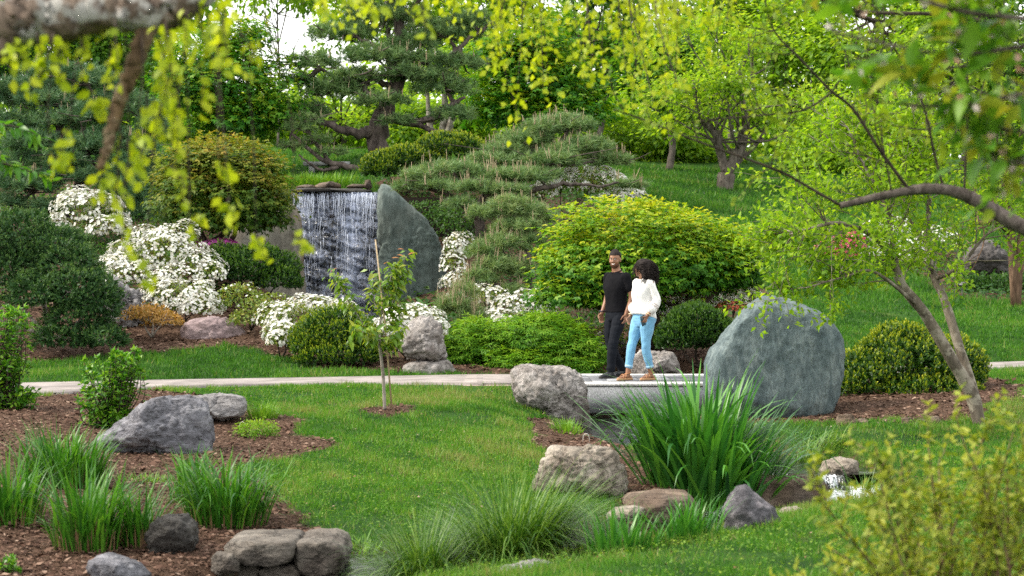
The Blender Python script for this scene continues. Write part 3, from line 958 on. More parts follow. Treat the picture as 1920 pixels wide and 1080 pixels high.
rock('ledge_stone', 'pale cream stone at the top edge of the small cascade', 'rock',
     [(1528, 884), (1540, 864), (1575, 857), (1606, 862), (1614, 884), (1590, 904), (1540, 906)],
     16.5, 0.22, R_pit, seed=39, sub=5, p=2.8, facets=10, amp=0.08, freq=2.0)
rock('ledge_stone', 'small buff flat stone in front of the brown ledge', 'rock',
     [(1135, 965), (1150, 953), (1190, 948), (1213, 952), (1214, 966), (1180, 976), (1140, 976)],
     13.3, 0.18, R_pit, seed=41, sub=5, p=3.2, facets=10, amp=0.06, freq=2.0)
rock('ledge_stone', 'thin flat stone lying behind the boulder by the grassy bank', 'rock',
     [(1440, 822), (1455, 812), (1510, 810), (1540, 816), (1535, 826), (1480, 832), (1445, 830)],
     18.6, 0.35, R_lime, seed=42, sub=4, p=3.2, facets=8, amp=0.05, freq=2.0)
rock('boulder', 'dark damp rock under the left ribbon grass', 'rock',
     [(275, 1010), (285, 975), (320, 962), (350, 965), (368, 985), (372, 1020), (360, 1055), (320, 1066), (282, 1055)],
     11.9, 0.22, R_dark, seed=45, sub=5, p=2.8, facets=14, amp=0.09, freq=2.0)
rock('boulder', 'low blue grey rock at the bottom left of the bed', 'rock',
     [(165, 1062), (172, 1045), (200, 1038), (235, 1044), (265, 1056), (285, 1075), (282, 1100), (190, 1105)],
     11.0, 0.25, R_grey, seed=47, sub=5, p=2.6, facets=12, amp=0.09, freq=2.0)
rock('boulder', 'pale blue grey rock half sunk at the bottom edge of the bank', 'rock',
     [(920, 1078), (935, 1066), (960, 1058), (990, 1048), (1020, 1050), (1055, 1062), (1080, 1074), (1075, 1092), (1000, 1100), (930, 1095)],
     10.75, 0.22, R_pale, seed=49, sub=5, p=2.5, facets=14, amp=0.12, freq=2.2)
rock('boulder', 'small blocky tan stone left of the ledge wall', 'rock',
     [(396, 1045), (405, 1036), (440, 1034), (452, 1050), (453, 1070), (410, 1080), (398, 1068)],
     11.5, 0.12, R_wall, seed=51, sub=5, p=3.2, facets=12, amp=0.07, freq=2.0)
rock('boulder', 'weathered stone at the right edge of the bank', 'rock',
     [(1895, 850), (1905, 825), (1925, 815), (1960, 820), (1970, 860), (1920, 870)],
     17.2, 0.3, R_lime, seed=52, sub=5, p=2.8, facets=10, amp=0.09, freq=2.0)
rock('boulder', 'grey rock peeping out under the green maple behind the man', 'rock',
     [(1108, 640), (1120, 622), (1150, 612), (1170, 630), (1180, 655), (1150, 668), (1112, 662)],
     28.6, 0.35, R_lime, seed=53, sub=4, p=2.7, facets=10, amp=0.09, freq=2.0)
rock('boulder', 'grey stone perched by the foot of the big pine', 'rock',
     [(692, 300), (700, 284), (720, 281), (745, 282), (752, 296), (735, 306), (700, 308)],
     45.5, 0.4, R_pale, seed=54, sub=4, p=3.0, facets=10, amp=0.08, freq=2.0)

rock('ledge_stone', 'dark wet ledge that the small cascade runs over', 'rock',
     [(1428, 905), (1440, 894), (1500, 896), (1580, 893), (1592, 905), (1596, 935), (1560, 948), (1440, 948), (1428, 935)],
     16.35, 0.2, R_dark, seed=56, sub=5, p=6, facets=7, cut=(0.95, 1.25), amp=0.05, freq=2.0)
# dry-laid ledge wall at the foot of the near lawn: every block a part
w = thing('ledge_wall', 'dry laid wall of grey brown ledge stones at the stream edge', 'stone wall', at(540, 11.75))
for sil, D, dep in [
    ([(428, 1016), (440, 1005), (500, 1002), (560, 1004), (566, 1018), (556, 1042), (520, 1052), (470, 1048), (432, 1044)], 11.75, 0.34),
    ([(563, 1006), (590, 1000), (628, 1002), (648, 1012), (655, 1036), (646, 1068), (600, 1074), (566, 1062), (558, 1042)], 11.85, 0.36),
    ([(448, 1060), (458, 1049), (484, 1050), (492, 1064), (486, 1084), (452, 1084)], 11.66, 0.13),
    ([(490, 1064), (506, 1054), (556, 1052), (568, 1064), (574, 1090), (540, 1098), (494, 1094)], 11.68, 0.17),
    ([(572, 1078), (600, 1074), (634, 1074), (642, 1090), (610, 1104), (572, 1100)], 11.64, 0.12)]:
    V, F = rock_geo(sil, D, dep, seed=int(sil[0][0]), sub=5, p=14, facets=5, cut=(1.05, 1.3), fxz=0.2, amp=0.06, freq=1.8, ridge=0.9)
    mb = MB(); mb.add(V, None, F); part(w, 'stone', mb, R_wall, True)
# edging stones at the right bed
w = thing('stone_edging', 'row of rough low stones edging the mulch under the right yew', 'stone edging', at(1660, 18.6))
for k, (x0, x1, y0, y1) in enumerate([(1566, 1604, 776, 800), (1606, 1630, 784, 802), (1632, 1652, 790, 802), (1652, 1682, 785, 802), (1684, 1716, 782, 801), (1718, 1738, 785, 800), (1738, 1766, 780, 796)]):
    V, F = rock_geo([(x0, (y0 + y1) / 2), (x0 + 5, y0 + 1), (x1 - 6, y0), (x1, (y0 + y1) / 2), (x1 - 3, y1 + 6), (x0 + 3, y1 + 6)], 18.6 + 0.1 * (k % 2), 0.13, seed=61 + k, sub=4, p=3.0, facets=10, amp=0.09, freq=2.0)
    mb = MB(); mb.add(V, None, F); part(w, 'stone', mb, R_brown, True)

# ------------------------------------------------------------------ waterfall
def fall_rock_mat():
    m, n, l, out = _nt('wet_black_ledge')
    v = obj_vec(n, l)
    t = noise_tex(n, l, v, 3.5, 8, 0.65, 0.4)
    col = ramp(n, l, t.outputs[0], [(0.008, 0.009, 0.011), (0.03, 0.032, 0.036), (0.06, 0.062, 0.065)], [0.35, 0.5, 0.7])
    p = principled(n, l, col, 0.16, 0.8, t.outputs[0], 0.5, 0.05)
    l.new(p.outputs[0], out.inputs[0])
    return m
def falling_mat():
    m, n, l, out = _nt('falling_water_sky_tint')
    a = n.new('ShaderNodeAttribute'); a.attribute_name = 'tint'
    v = obj_vec(n, l, (9, 1, 0.9))
    t1 = noise_tex(n, l, v, 2.6, 6, 0.68, 0.7)
    v2 = obj_vec(n, l, (1.6, 1, 1.6))
    t2 = noise_tex(n, l, v2, 4.2, 6, 0.7, 1.4)
    ad = n.new('ShaderNodeMath'); ad.operation = 'ADD'
    m1 = n.new('ShaderNodeMath'); m1.operation = 'MULTIPLY'; l.new(t1.outputs[0], m1.inputs[0]); m1.inputs[1].default_value = 0.40
    m2 = n.new('ShaderNodeMath'); m2.operation = 'MULTIPLY'; l.new(t2.outputs[0], m2.inputs[0]); m2.inputs[1].default_value = 0.95
    l.new(m1.outputs[0], ad.inputs[0]); l.new(m2.outputs[0], ad.inputs[1])
    ab = n.new('ShaderNodeMath'); ab.operation = 'ADD'
    l.new(ad.outputs[0], ab.inputs[0]); l.new(a.outputs['Fac'], ab.inputs[1])
    fac = ramp(n, l, ab.outputs[0], [(0, 0, 0), (0.45, 0.45, 0.45), (1, 1, 1)], [0.62, 0.80, 0.98])
    p = principled(n, l, (0.33, 0.38, 0.52), 0.2, 0.6, ad.outputs[0], 0.6, 0.05)  # bluish base colour paints in the sky reflected by the water
    tr = n.new('ShaderNodeBsdfTransparent')
    mx = n.new('ShaderNodeMixShader')
    l.new(fac, mx.inputs[0]); l.new(tr.outputs[0], mx.inputs[1]); l.new(p.outputs[0], mx.inputs[2])
    l.new(mx.outputs[0], out.inputs[0])
    return m
Df = 39.6
wf = thing('waterfall', 'broad waterfall sheeting down a dark ledge between two standing slabs', 'waterfall', P(628, 590, Df))
xa, xb = P(540, 0, Df)[0], P(716, 0, Df)[0]
zt, zb = P(0, 358, Df)[2], P(0, 615, Df)[2]
NU, NV = 90, 130
U, Vv = np.meshgrid(np.linspace(xa, xb, NU), np.linspace(zt, zb, NV))
tt_ = (zt - Vv) / (zt - zb)
q3 = np.stack([U, Vv], -1)
lump = sin_noise(q3 * np.array([1.0, 1.3]), 9.0, 91, 3)
step = np.floor(tt_ * 7 + 0.5 * sin_noise(q3, 3.0, 92, 2)) / 7
bulge = 0.85 * step + 0.085 * lump
Yw = Df + 0.75 - bulge - 0.1
wf_rock = MB()
i, j = np.meshgrid(np.arange(NV - 1), np.arange(NU - 1), indexing='ij'); k = i * NU + j
Qg = np.stack([k, k + NU, k + NU + 1, k + 1], -1).reshape(-1, 4)
wf_rock.add(np.stack([U, Yw, Vv], -1).reshape(-1, 3), Qg)
part(wf, 'rock_face', wf_rock, fall_rock_mat(), True)
veil = MB()
Yv = Df + 0.62 - (0.12 + 0.80 * tt_ ** 0.8) - 0.05 * lump
edge = np.clip(np.minimum(U - xa, xb - U) / 0.25, 0, 1)
dens = 0.05 * np.exp(-tt_ * 7) + 0.035 + 0.03 * np.sin(U * 5 + 1) - 0.05 * (1 - edge) + 0.06 * np.clip(tt_ - 0.8, 0, 1)
dens = dens + 0.10 * np.exp(-((U - P(655, 0, Df)[0]) / 0.22) ** 2)
veil.add(np.stack([U, Yv, Vv], -1).reshape(-1, 3), Qg, None, dens.ravel())
M_fall = falling_mat()
part(wf, 'falling_water', veil, M_fall, True)
st = MB()
for q in range(190):
    x = rng.uniform(xa + 0.08, xb - 0.12)
    h = rng.choice([0.25, 0.45, 0.9, 1.6], p=[.5, .3, .14, .06]) * rng.uniform(0.6, 1.3)
    t0 = rng.uniform(0, 0.04) if rng.random() < 0.75 else rng.uniform(0.1, 0.6)
    t1 = min(0.97, t0 + h / (zt - zb))
    t = np.linspace(t0, t1, 9)
    path = np.stack([x + 0.012 * np.sin(t * 40 + q), Df + 0.56 - (0.12 + 0.80 * t ** 0.8) - 0.03, zt - t * (zt - zb)], -1)
    V, Q, T = tube(path, 0.0055 * rng.uniform(0.4, 1.5) * (1 - 0.75 * np.linspace(0, 1, 9)), 4)
    st.add(V, Q, T, 0.6)
part(wf, 'water_strands', st, plain_mat('white_water', (0.52, 0.57, 0.68), 0.25, 0.6), True, 'stuff')
lip = MB()
V, F = rock_geo([(535, 358), (540, 353), (600, 353), (690, 354), (716, 357), (714, 361), (600, 361), (540, 361)], 40.35, 0.45, seed=71, sub=5, p=5, facets=6, amp=0.03, freq=3.0)
lip.add(V, None, F); part(wf, 'lip_stone', lip, R_dark, True)
for k, sil in enumerate([[(588, 350), (600, 342), (622, 340), (640, 345), (642, 352), (600, 356)], [(646, 350), (662, 345), (684, 346), (690, 352), (660, 356)], [(553, 351), (570, 346), (590, 347), (592, 354), (560, 356)], [(682, 352), (684, 338), (694, 336), (698, 350), (692, 358)]]):
    V, F = rock_geo(sil, 41.0, 0.3, seed=73 + k, sub=4, p=2.8, facets=10, amp=0.1, freq=2.0)
    mb = MB(); mb.add(V, None, F)
    solo('boulder', ['rounded brown stone above the middle of the waterfall lip', 'flat brown stone above the right half of the waterfall lip', 'thin dark stone above the left end of the waterfall lip', 'small upright dark stone at the right end of the waterfall lip'][k], 'rock', mb, R_brown, V.mean(0), None, True)
# pool at the foot
mb = MB(); V, Q = box((xa - 0.3, 36.8, 0.6), (xb + 0.6, 39.7, 0.98)); mb.add(V, Q, None, 0.3)
structure('pool_water', mb, M_water)
# dark earth bank that the fall comes out of
mb = MB()
V, Q = box((xa - 1.3, 40.3, 0.3), (xb + 2.2, 41.0, zt - 0.12)); mb.add(V, Q)
structure('earth_bank', mb, plain_mat('dark_soil', (0.016, 0.012, 0.009), 0.95, 0.1, 6))
# long stone bench slab on the upper lawn
b = thing('stone_bench', 'pale low stone bench on the grass above the waterfall', 'bench', at(615, 46.5))
c = at(615, 46.5)
mb = MB(); V, Q = box((c[0] - 0.65, c[1] - 0.25, c[2] + 0.12), (c[0] + 0.6, c[1] + 0.25, c[2] + 0.22)); mb.add(V, Q); part(b, 'seat', mb, plain_mat('pale_granite', (0.42, 0.42, 0.43), 0.7, 0.3, 30, (0.3, 0.3, 0.31)))
for s in (-0.5, 0.42):
    mb = MB(); V, Q = box((c[0] + s, c[1] - 0.2, c[2] - 0.1), (c[0] + s + 0.15, c[1] + 0.2, c[2] + 0.118)); mb.add(V, Q); part(b, 'leg', mb, plain_mat('pale_granite', (0.42, 0.42, 0.43)))

# ------------------------------------------------------------------ bridge
def granite(name, c):
    m, n, l, out = _nt(name)
    v = obj_vec(n, l)
    t = noise_tex(n, l, v, 55, 4, 0.75); t2 = noise_tex(n, l, v, 1.8, 4, 0.6)
    col = ramp(n, l, t.outputs[0], [tuple(x * 0.45 for x in c), c, tuple(min(1, x * 1.7) for x in c)], [0.36, 0.5, 0.64])
    col = mix_rgb(n, l, 0.4, col, ramp(n, l, t2.outputs[0], [(0.6, 0.6, 0.6), (1.2, 1.2, 1.2)], [0.35, 0.65]), 'MULTIPLY')
    p = principled(n, l, col, 0.75, 0.35, t.outputs[0], 0.3, 0.004)
    l.new(p.outputs[0], out.inputs[0])
    return m
M_gr = granite('grey_granite', (0.27, 0.28, 0.30)); M_grd = granite('dark_granite', (0.13, 0.135, 0.15)); M_grl = granite('pale_granite_border', (0.55, 0.54, 0.53))
M_edge = plain_mat('brown_pink_kerb', (0.22, 0.165, 0.145), 0.9, 0.2, 20, (0.3, 0.24, 0.22))
br = thing('footbridge', 'low granite slab footbridge the couple are crossing', 'bridge', (1.5, 24, 0.0))
def bevbox(mb, lo, hi, b=0.012):
    """box with a chamfered upper rim"""
    x0, y0, z0 = lo; x1, y1, z1 = hi
    V = [(x0, y0, z0), (x1, y0, z0), (x1, y1, z0), (x0, y1, z0), (x0, y0, z1 - b), (x1, y0, z1 - b), (x1, y1, z1 - b), (x0, y1, z1 - b),
         (x0 + b, y0 + b, z1), (x1 - b, y0 + b, z1), (x1 - b, y1 - b, z1), (x0 + b, y1 - b, z1)]
    Q = [(0, 3, 2, 1), (0, 1, 5, 4), (1, 2, 6, 5), (2, 3, 7, 6), (3, 0, 4, 7), (4, 5, 9, 8), (5, 6, 10, 9), (6, 7, 11, 10), (7, 4, 8, 11), (8, 9, 10, 11)]
    mb.add(np.array(V, float), Q)
bx0, bx1, by0, by1 = -0.66, 3.12, 22.8, 25.2
mb = MB(); bevbox(mb, (0.42, by0, -0.07), (bx1, by0 + 0.20, 0.285)); part(br, 'fascia_beam', mb, M_gr)
mb = MB(); bevbox(mb, (0.42, by1 - 0.2, -0.07), (bx1, by1, 0.285)); part(br, 'fascia_beam', mb, M_gr)
mb = MB(); bevbox(mb, (bx0, by0 + 0.21, 0.0), (bx1, by1 - 0.21, 0.28)); part(br, 'deck_slab', mb, M_gr)
for (lo, hi) in (((0.42, by0 - 0.015, 0.288), (bx1, by0 + 0.26, 0.333)), ((0.42, by1 - 0.26, 0.288), (bx1, by1 + 0.015, 0.333))):
    mb = MB(); bevbox(mb, lo, hi, 0.006); part(br, 'coping', mb, M_grl)
mb = MB(); bevbox(mb, (bx0, by0 - 0.01, 0.12), (0.415, by0 + 0.2, 0.30), 0.02); part(br, 'kerb', mb, M_edge)
mb = MB(); bevbox(mb, (bx0, by0 + 0.205, 0.284), (0.415, by1, 0.329), 0.006); part(br, 'approach_slab', mb, M_path)
pm = []
for q in range(3):
    mb = MB(); bevbox(mb, (0, 0, 0), (0.215 if q != 1 else 0.205, 0.295, 0.047), 0.006)
    pm.append(mb.mesh('paver', M_grd if q else M_gr))
kx = 0
x = 0.43
while x < bx1 - 0.1:
    for q in range(6):
        y = by0 + 0.275 + q * 0.307
        if y + 0.3 > by1 - 0.265:
            continue
        o = link('paver', pm[int(rng.integers(0, 3))], br)
        o.location = Vector((x, y, 0.2845 + rng.uniform(0, 0.003))) - br.location
    x += 0.222
for s in (0.1, 2.75):
    mb = MB(); bevbox(mb, (s, by0 + 0.05, -0.6), (s + 0.33 if s > 1 else 0.42, by1 - 0.05, -0.075)); part(br, 'abutment', mb, R_dark)
# ------------------------------------------------------------------ vegetation builders
def limb(mb, pts, r0, r1, n=14, sides=7, wob=0.0, seed=0):
    path = spline(pts, n)
    if wob:
        r = np.random.default_rng(seed)
        path[1:-1] += r.normal(0, wob, (n - 2, 3))
    V, Q, T = tube(path, np.linspace(1, 0, n) ** 0.85 * (r0 - r1) + r1, sides, True, 0.07, seed)
    mb.add(V, Q, T)
    return path

def crown_leaves(mb, ells, nclump, per, L, W, rs=0.22, flat=0.6, droop=0.4, shape='kite', zmin=-0.4, tbase=0.4, trand=0.14, tclump=0.12, ttop=0.25, shell=(0.72, 1.02), upw=0.6, out=0.6, lump=0.12, jit=0.3):
    """leaf clumps on and in a set of ellipsoids"""
    area = np.array([(r[0] * r[1] + r[0] * r[2] + r[1] * r[2]) for _, r in ells])
    cnt = rng.multinomial(nclump, area / area.sum())
    for k, ((c, r), m) in enumerate(zip(ells, cnt)):
        if m == 0:
            continue
        u = rand_dirs(m * 3 + 8); u = u[u[:, 2] > zmin][:m]; m = len(u)
        f = rng.uniform(*shell, m) * (1 + lump * sin_noise(u * 3, 1.6, 7 + k + int(abs(c[0] * 10)), 2))
        cc = c + u * r * f[:, None]
        cr = rng.normal(0, tclump, m)
        idx = np.repeat(np.arange(m), per); n = len(idx)
        g = rng.normal(size=(n, 3)) * np.array([1, 1, flat]) * rs * rng.uniform(0.7, 1.2, m)[idx][:, None]
        p = cc[idx] + g
        o = unit(u / r)[idx]
        d = unit(o * out + unit(g * np.array([1, 1, 0.5])) * 0.7 + rand_dirs(n) * 0.5 - np.array([0, 0, droop]))
        nr = unit(o * 0.4 + np.array([0, 0, upw]) + rand_dirs(n) * jit)
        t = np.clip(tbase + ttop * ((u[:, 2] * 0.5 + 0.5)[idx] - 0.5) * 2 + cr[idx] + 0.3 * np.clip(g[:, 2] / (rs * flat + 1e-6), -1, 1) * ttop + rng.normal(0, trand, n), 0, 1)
        add_leaves(mb, p, d, nr, L * rng.uniform(0.65, 1.25, n), W * rng.uniform(0.75, 1.2, n), t, shape)

def clump_ells(c, r, n, size=(0.3, 0.5), seed=0, zmin=-0.5, shell=(0.45, 0.85)):
    q = np.random.default_rng(seed)
    out = []
    while len(out) < n:
        u = unit(q.normal(size=3))
        if u[2] < zmin:
            continue
        s = q.uniform(*size)
        out.append((np.asarray(c) + u * r * q.uniform(*shell), np.asarray(r) * s * np.array([1, 1, 0.75])))
    return out

def twigs_to(mb, start, ells, r0, seed, sub=3, sag=0.15):
    q = np.random.default_rng(seed)
    for c, r in ells:
        s = start[q.integers(0, len(start))] if np.ndim(start) == 2 else start
        mid = (s + c) / 2 + q.normal(0, 0.12, 3) * np.linalg.norm(c - s)
        mid[2] -= sag * np.linalg.norm(c - s) * q.random()
        limb(mb, [s, mid, c], r0, r0 * 0.22, 9, 5)
        for _ in range(sub):
            e = c + unit(q.normal(size=3) + np.array([0, 0, 0.4])) * r * 0.9
            limb(mb, [mid * 0.3 + c * 0.7, (c + e) / 2 + q.normal(0, 0.05, 3), e], r0 * 0.35, r0 * 0.08, 6, 4)

B_grey = bark_mat('grey_brown_bark', (0.05, 0.04, 0.034), (0.17, 0.145, 0.125), 10)
B_dark = bark_mat('dark_maple_bark', (0.022, 0.016, 0.013), (0.075, 0.055, 0.043), 12)
B_pine = bark_mat('scaly_pine_bark', (0.035, 0.027, 0.024), (0.15, 0.12, 0.105), 7)
B_pinetw = bark_mat('pine_branch_bark', (0.035, 0.028, 0.025), (0.13, 0.105, 0.09), 14)
B_pale = bark_mat('pale_smooth_bark', (0.20, 0.175, 0.15), (0.36, 0.33, 0.29), 7, (0.13, 0.11, 0.09))
B_lichen = bark_mat('lichened_bark', (0.035, 0.024, 0.018), (0.20, 0.15, 0.115), 15, (0.30, 0.29, 0.27))
B_brown = bark_mat('brown_peeling_bark', (0.04, 0.025, 0.014), (0.20, 0.13, 0.07), 22, (0.26, 0.20, 0.13))
B_stem = bark_mat('mottled_grey_stem_bark', (0.075, 0.06, 0.048), (0.20, 0.165, 0.13), 9, (0.28, 0.245, 0.20))

L_lime = leaf_mat('lime_leaves', [(0.065, 0.16, 0.012), (0.14, 0.28, 0.016), (0.25, 0.42, 0.022), (0.38, 0.50, 0.04)], 0.55, 0.5, 0.25)
L_mid = leaf_mat('mid_green_leaves', [(0.022, 0.085, 0.010), (0.05, 0.16, 0.012), (0.12, 0.26, 0.016), (0.24, 0.36, 0.03)], 0.42, 0.5, 0.25)
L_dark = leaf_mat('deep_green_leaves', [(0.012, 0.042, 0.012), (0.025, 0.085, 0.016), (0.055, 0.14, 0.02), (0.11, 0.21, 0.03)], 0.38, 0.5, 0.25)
L_mapleg = leaf_mat('maple_green_leaves', [(0.018, 0.10, 0.008), (0.045, 0.19, 0.010), (0.14, 0.30, 0.012), (0.33, 0.38, 0.02)], 0.42, 0.5, 0.25)
L_dome = leaf_mat('dome_maple_leaves', [(0.025, 0.11, 0.008), (0.07, 0.21, 0.010), (0.24, 0.38, 0.014), (0.50, 0.50, 0.03)], 0.42, 0.5, 0.25)
L_orange = leaf_mat('bronze_maple_leaves', [(0.03, 0.085, 0.010), (0.09, 0.16, 0.016), (0.21, 0.24, 0.026), (0.40, 0.29, 0.06)], 0.38, 0.5, 0.2)
L_lace = leaf_mat('lace_maple_leaves', [(0.03, 0.12, 0.010), (0.065, 0.20, 0.012), (0.14, 0.30, 0.016), (0.26, 0.40, 0.03)], 0.42, 0.5, 0.2)
L_pine = leaf_mat('pine_needles', [(0.035, 0.09, 0.03), (0.095, 0.185, 0.065), (0.18, 0.28, 0.095), (0.29, 0.33, 0.12)], 0.2, 0.45, 0.3)
L_pineb = leaf_mat('blue_pine_needles', [(0.022, 0.075, 0.034), (0.06, 0.145, 0.062), (0.12, 0.21, 0.085), (0.24, 0.28, 0.10)], 0.2, 0.45, 0.3)
L_candle = leaf_mat('pine_candles', [(0.30, 0.23, 0.14), (0.44, 0.36, 0.24)], 0.1, 0.6, 0.2)
L_yew = leaf_mat('yew_shoots', [(0.016, 0.055, 0.008), (0.045, 0.12, 0.010), (0.17, 0.25, 0.012), (0.40, 0.42, 0.02)], 0.3, 0.45, 0.3)
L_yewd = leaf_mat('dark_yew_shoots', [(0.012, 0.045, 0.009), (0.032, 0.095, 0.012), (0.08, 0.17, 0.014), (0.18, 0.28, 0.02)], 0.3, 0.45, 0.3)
L_juni = leaf_mat('juniper_sprays', [(0.018, 0.055, 0.018), (0.042, 0.105, 0.028), (0.08, 0.16, 0.038), (0.16, 0.25, 0.055)], 0.2, 0.5, 0.2)
L_az = leaf_mat('azalea_leaves', [(0.03, 0.08, 0.012), (0.08, 0.16, 0.02), (0.19, 0.25, 0.03), (0.33, 0.22, 0.06)], 0.3, 0.45, 0.3)
L_azo = leaf_mat('orange_azalea_leaves', [(0.14, 0.12, 0.03), (0.28, 0.18, 0.04), (0.40, 0.21, 0.05), (0.48, 0.34, 0.10)], 0.3, 0.5, 0.3)
F_white = leaf_mat('white_petals', [(0.55, 0.50, 0.40), (0.76, 0.77, 0.72), (0.84, 0.84, 0.82)], 0.25, 0.6, 0.2, 'attr', (1, 1, 1))
F_pink = leaf_mat('pink_petals', [(0.55, 0.06, 0.16), (0.70, 0.12, 0.22), (0.78, 0.28, 0.36)], 0.25, 0.6, 0.2, 'attr', (1, 0.9, 0.9))
F_mag = leaf_mat('magenta_petals', [(0.40, 0.05, 0.30), (0.55, 0.10, 0.42), (0.66, 0.22, 0.52)], 0.25, 0.6, 0.2, 'attr', (1, 0.9, 1))
F_coral = leaf_mat('coral_petals', [(0.55, 0.10, 0.06), (0.65, 0.20, 0.12)], 0.25, 0.6, 0.2, 'attr', (1, 0.9, 0.9))
L_hydr = leaf_mat('bright_shrub_leaves', [(0.03, 0.12, 0.010), (0.06, 0.20, 0.014), (0.12, 0.30, 0.02), (0.22, 0.40, 0.04)], 0.4, 0.4, 0.35)

# ------------------------------------------------------------------ far trees
def far_tree(label, px, D, ytop, ybot, w, mat, n, seed, trunk=0.16, leafL=0.2, group='trees closing the back of the garden', base_px=None, sparse=1.0, ncl=26, tb=0.45):
    b = at(base_px if base_px is not None else px, D, -0.05)
    t = thing('broadleaf_tree', label, 'tree', b, group)
    top, bot = P(px, ytop, D), P(px, ybot, D)
    c = (top + bot) / 2; r = np.array([w * D / FPX / 2, w * D / FPX / 2 * 0.8, (top[2] - bot[2]) / 2])
    ells = clump_ells(c, r, ncl, (0.22, 0.40), seed, -0.85)
    tm = MB()
    q = np.random.default_rng(seed)
    trunkp = limb(tm, [b, b + (c - b) * 0.35 + q.normal(0, 0.15, 3), b + (c - b) * 0.8 + q.normal(0, 0.25, 3), c + [0, 0, r[2] * 0.5]], trunk, trunk * 0.25, 16, 8)
    twigs_to(tm, trunkp[5:13], ells[:ncl], trunk * 0.42, seed, 1)
    part(t, 'trunk', tm, B_grey, True)
    lm = MB()
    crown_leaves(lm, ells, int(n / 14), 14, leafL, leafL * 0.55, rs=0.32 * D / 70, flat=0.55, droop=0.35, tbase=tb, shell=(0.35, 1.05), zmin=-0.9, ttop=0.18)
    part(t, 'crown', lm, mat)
    return t
FT = [  # several crowns take lighter leaf colours to stand in for backlight
    ('dense dark evergreen tree behind the left pine', -40, 66, -120, 230, 380, L_dark, 7000, 101),
    ('deep green round tree behind the far left branch', 150, 72, -90, 260, 380, L_mid, 9000, 102),
    ('open light green tree with sky showing through at upper left', 520, 64, -110, 36, 330, L_lime, 2300, 104),
    ('mid green tree low behind the left maple', 400, 78, 150, 330, 330, L_lime, 6000, 103),
    ('bright lime tree behind the crown of the big pine', 730, 76, -110, 150, 300, L_lime, 4600, 105),
    ('lime tree glowing low behind the big pine trunk', 640, 82, 120, 320, 330, L_lime, 6500, 106),
    ('tall yellow green tree above the green maple', 930, 78, -150, 190, 300, L_lime, 5000, 107),
    ('shaded green tree right of the green maple', 1110, 70, -120, 250, 280, L_mid, 5500, 108),
    ('deep green tree in the middle of the right treeline', 1255, 64, 20, 270, 200, L_mid, 5500, 109),
    ('light tree at the top right of the middle treeline', 1370, 78, -160, 160, 330, L_lime, 7000, 110),
    ('broad mid green tree behind the right lawn', 1480, 74, -60, 320, 320, L_lime, 6500, 111),
    ('tall lime tree behind the serviceberry crown', 1640, 70, -140, 260, 300, L_lime, 6000, 112),
    ('green tree near the right edge of the treeline', 1800, 66, -80, 330, 300, L_lime, 6500, 113),
    ('green tree closing the right edge of the view', 1980, 64, -140, 340, 340, L_mid, 8500, 114),
    ('low spreading lime tree on the crest of the right lawn', 1240, 72, 215, 345, 330, L_lime, 6000, 115),
    ('low bright tree between pine trunk and green maple', 830, 68, 170, 320, 220, L_lime, 5000, 116),
    ('low leafy tree at the far right crest', 1620, 66, 200, 360, 360, L_lime, 7500, 117),
    ('hazy green tree at the back of the far left', 260, 84, 120, 320, 320, L_mid, 7000, 118),
]
for lab, px, D, y0, y1, w, mat, n, sd_ in FT:
    far_tree(lab, px, D, y0, y1, w, mat, n, sd_, trunk=0.05 if sd_ == 104 else 0.15, leafL=0.30 if D > 68 else 0.26)
# continuous woodland far beyond, one mass
mb = MB()
for q in range(34):
    a = -600 + q * 96 + rng.uniform(-30, 30); D = rng.uniform(105, 135)
    c = at(a, D); hh = rng.uniform(2.5, 4) if 360 < a < 660 else rng.uniform(10, 17)
    crown_leaves(mb, clump_ells(c + [0, 0, hh * 0.5], np.array([4.2, 3.5, hh * 0.55]), 12, (0.3, 0.5), 300 + q, -0.9), 80, 8, 0.85, 0.5, rs=0.7, tbase=0.45, shell=(0.4, 1.0), zmin=-0.9)
for q in range(60):      # its shrubby lower edge
    a = -500 + q * 48 + rng.uniform(-20, 20); D = rng.uniform(86, 100)
    c = at(a, D)
    crown_leaves(mb, clump_ells(c + [0, 0, 1.2], np.array([2.6, 2.0, 2.2]), 6, (0.4, 0.6), 400 + q, -0.6), 60, 9, 0.5, 0.3, rs=0.5, tbase=0.5, shell=(0.4, 1.0), zmin=-0.8)
structure('distant_woodland', mb, L_lime, False, 'stuff')

# pale trunks glimpsed behind the big pine
t = thing('multi_stem_tree', 'pale grey multi stemmed tree behind the big pine', 'tree', at(825, 56, -0.05))
tm = MB()
base = at(822, 56, -0.05)
tips = []
for (x, y) in ((800, 150), (826, 120), (850, 170), (875, 140)):
    e = P(x, y, 56); tips.append(e)
    limb(tm, [base, (base + e) / 2 + rng.normal(0, 0.1, 3), e], 0.16, 0.04, 12, 7)
part(t, 'trunk', tm, B_pale, True)
lm = MB(); crown_leaves(lm, clump_ells(P(838, 140, 56), np.array([1.6, 1.3, 1.3]), 12, (0.3, 0.45), 5), 170, 12, 0.16, 0.09, rs=0.25); part(t, 'crown', lm, L_lime)

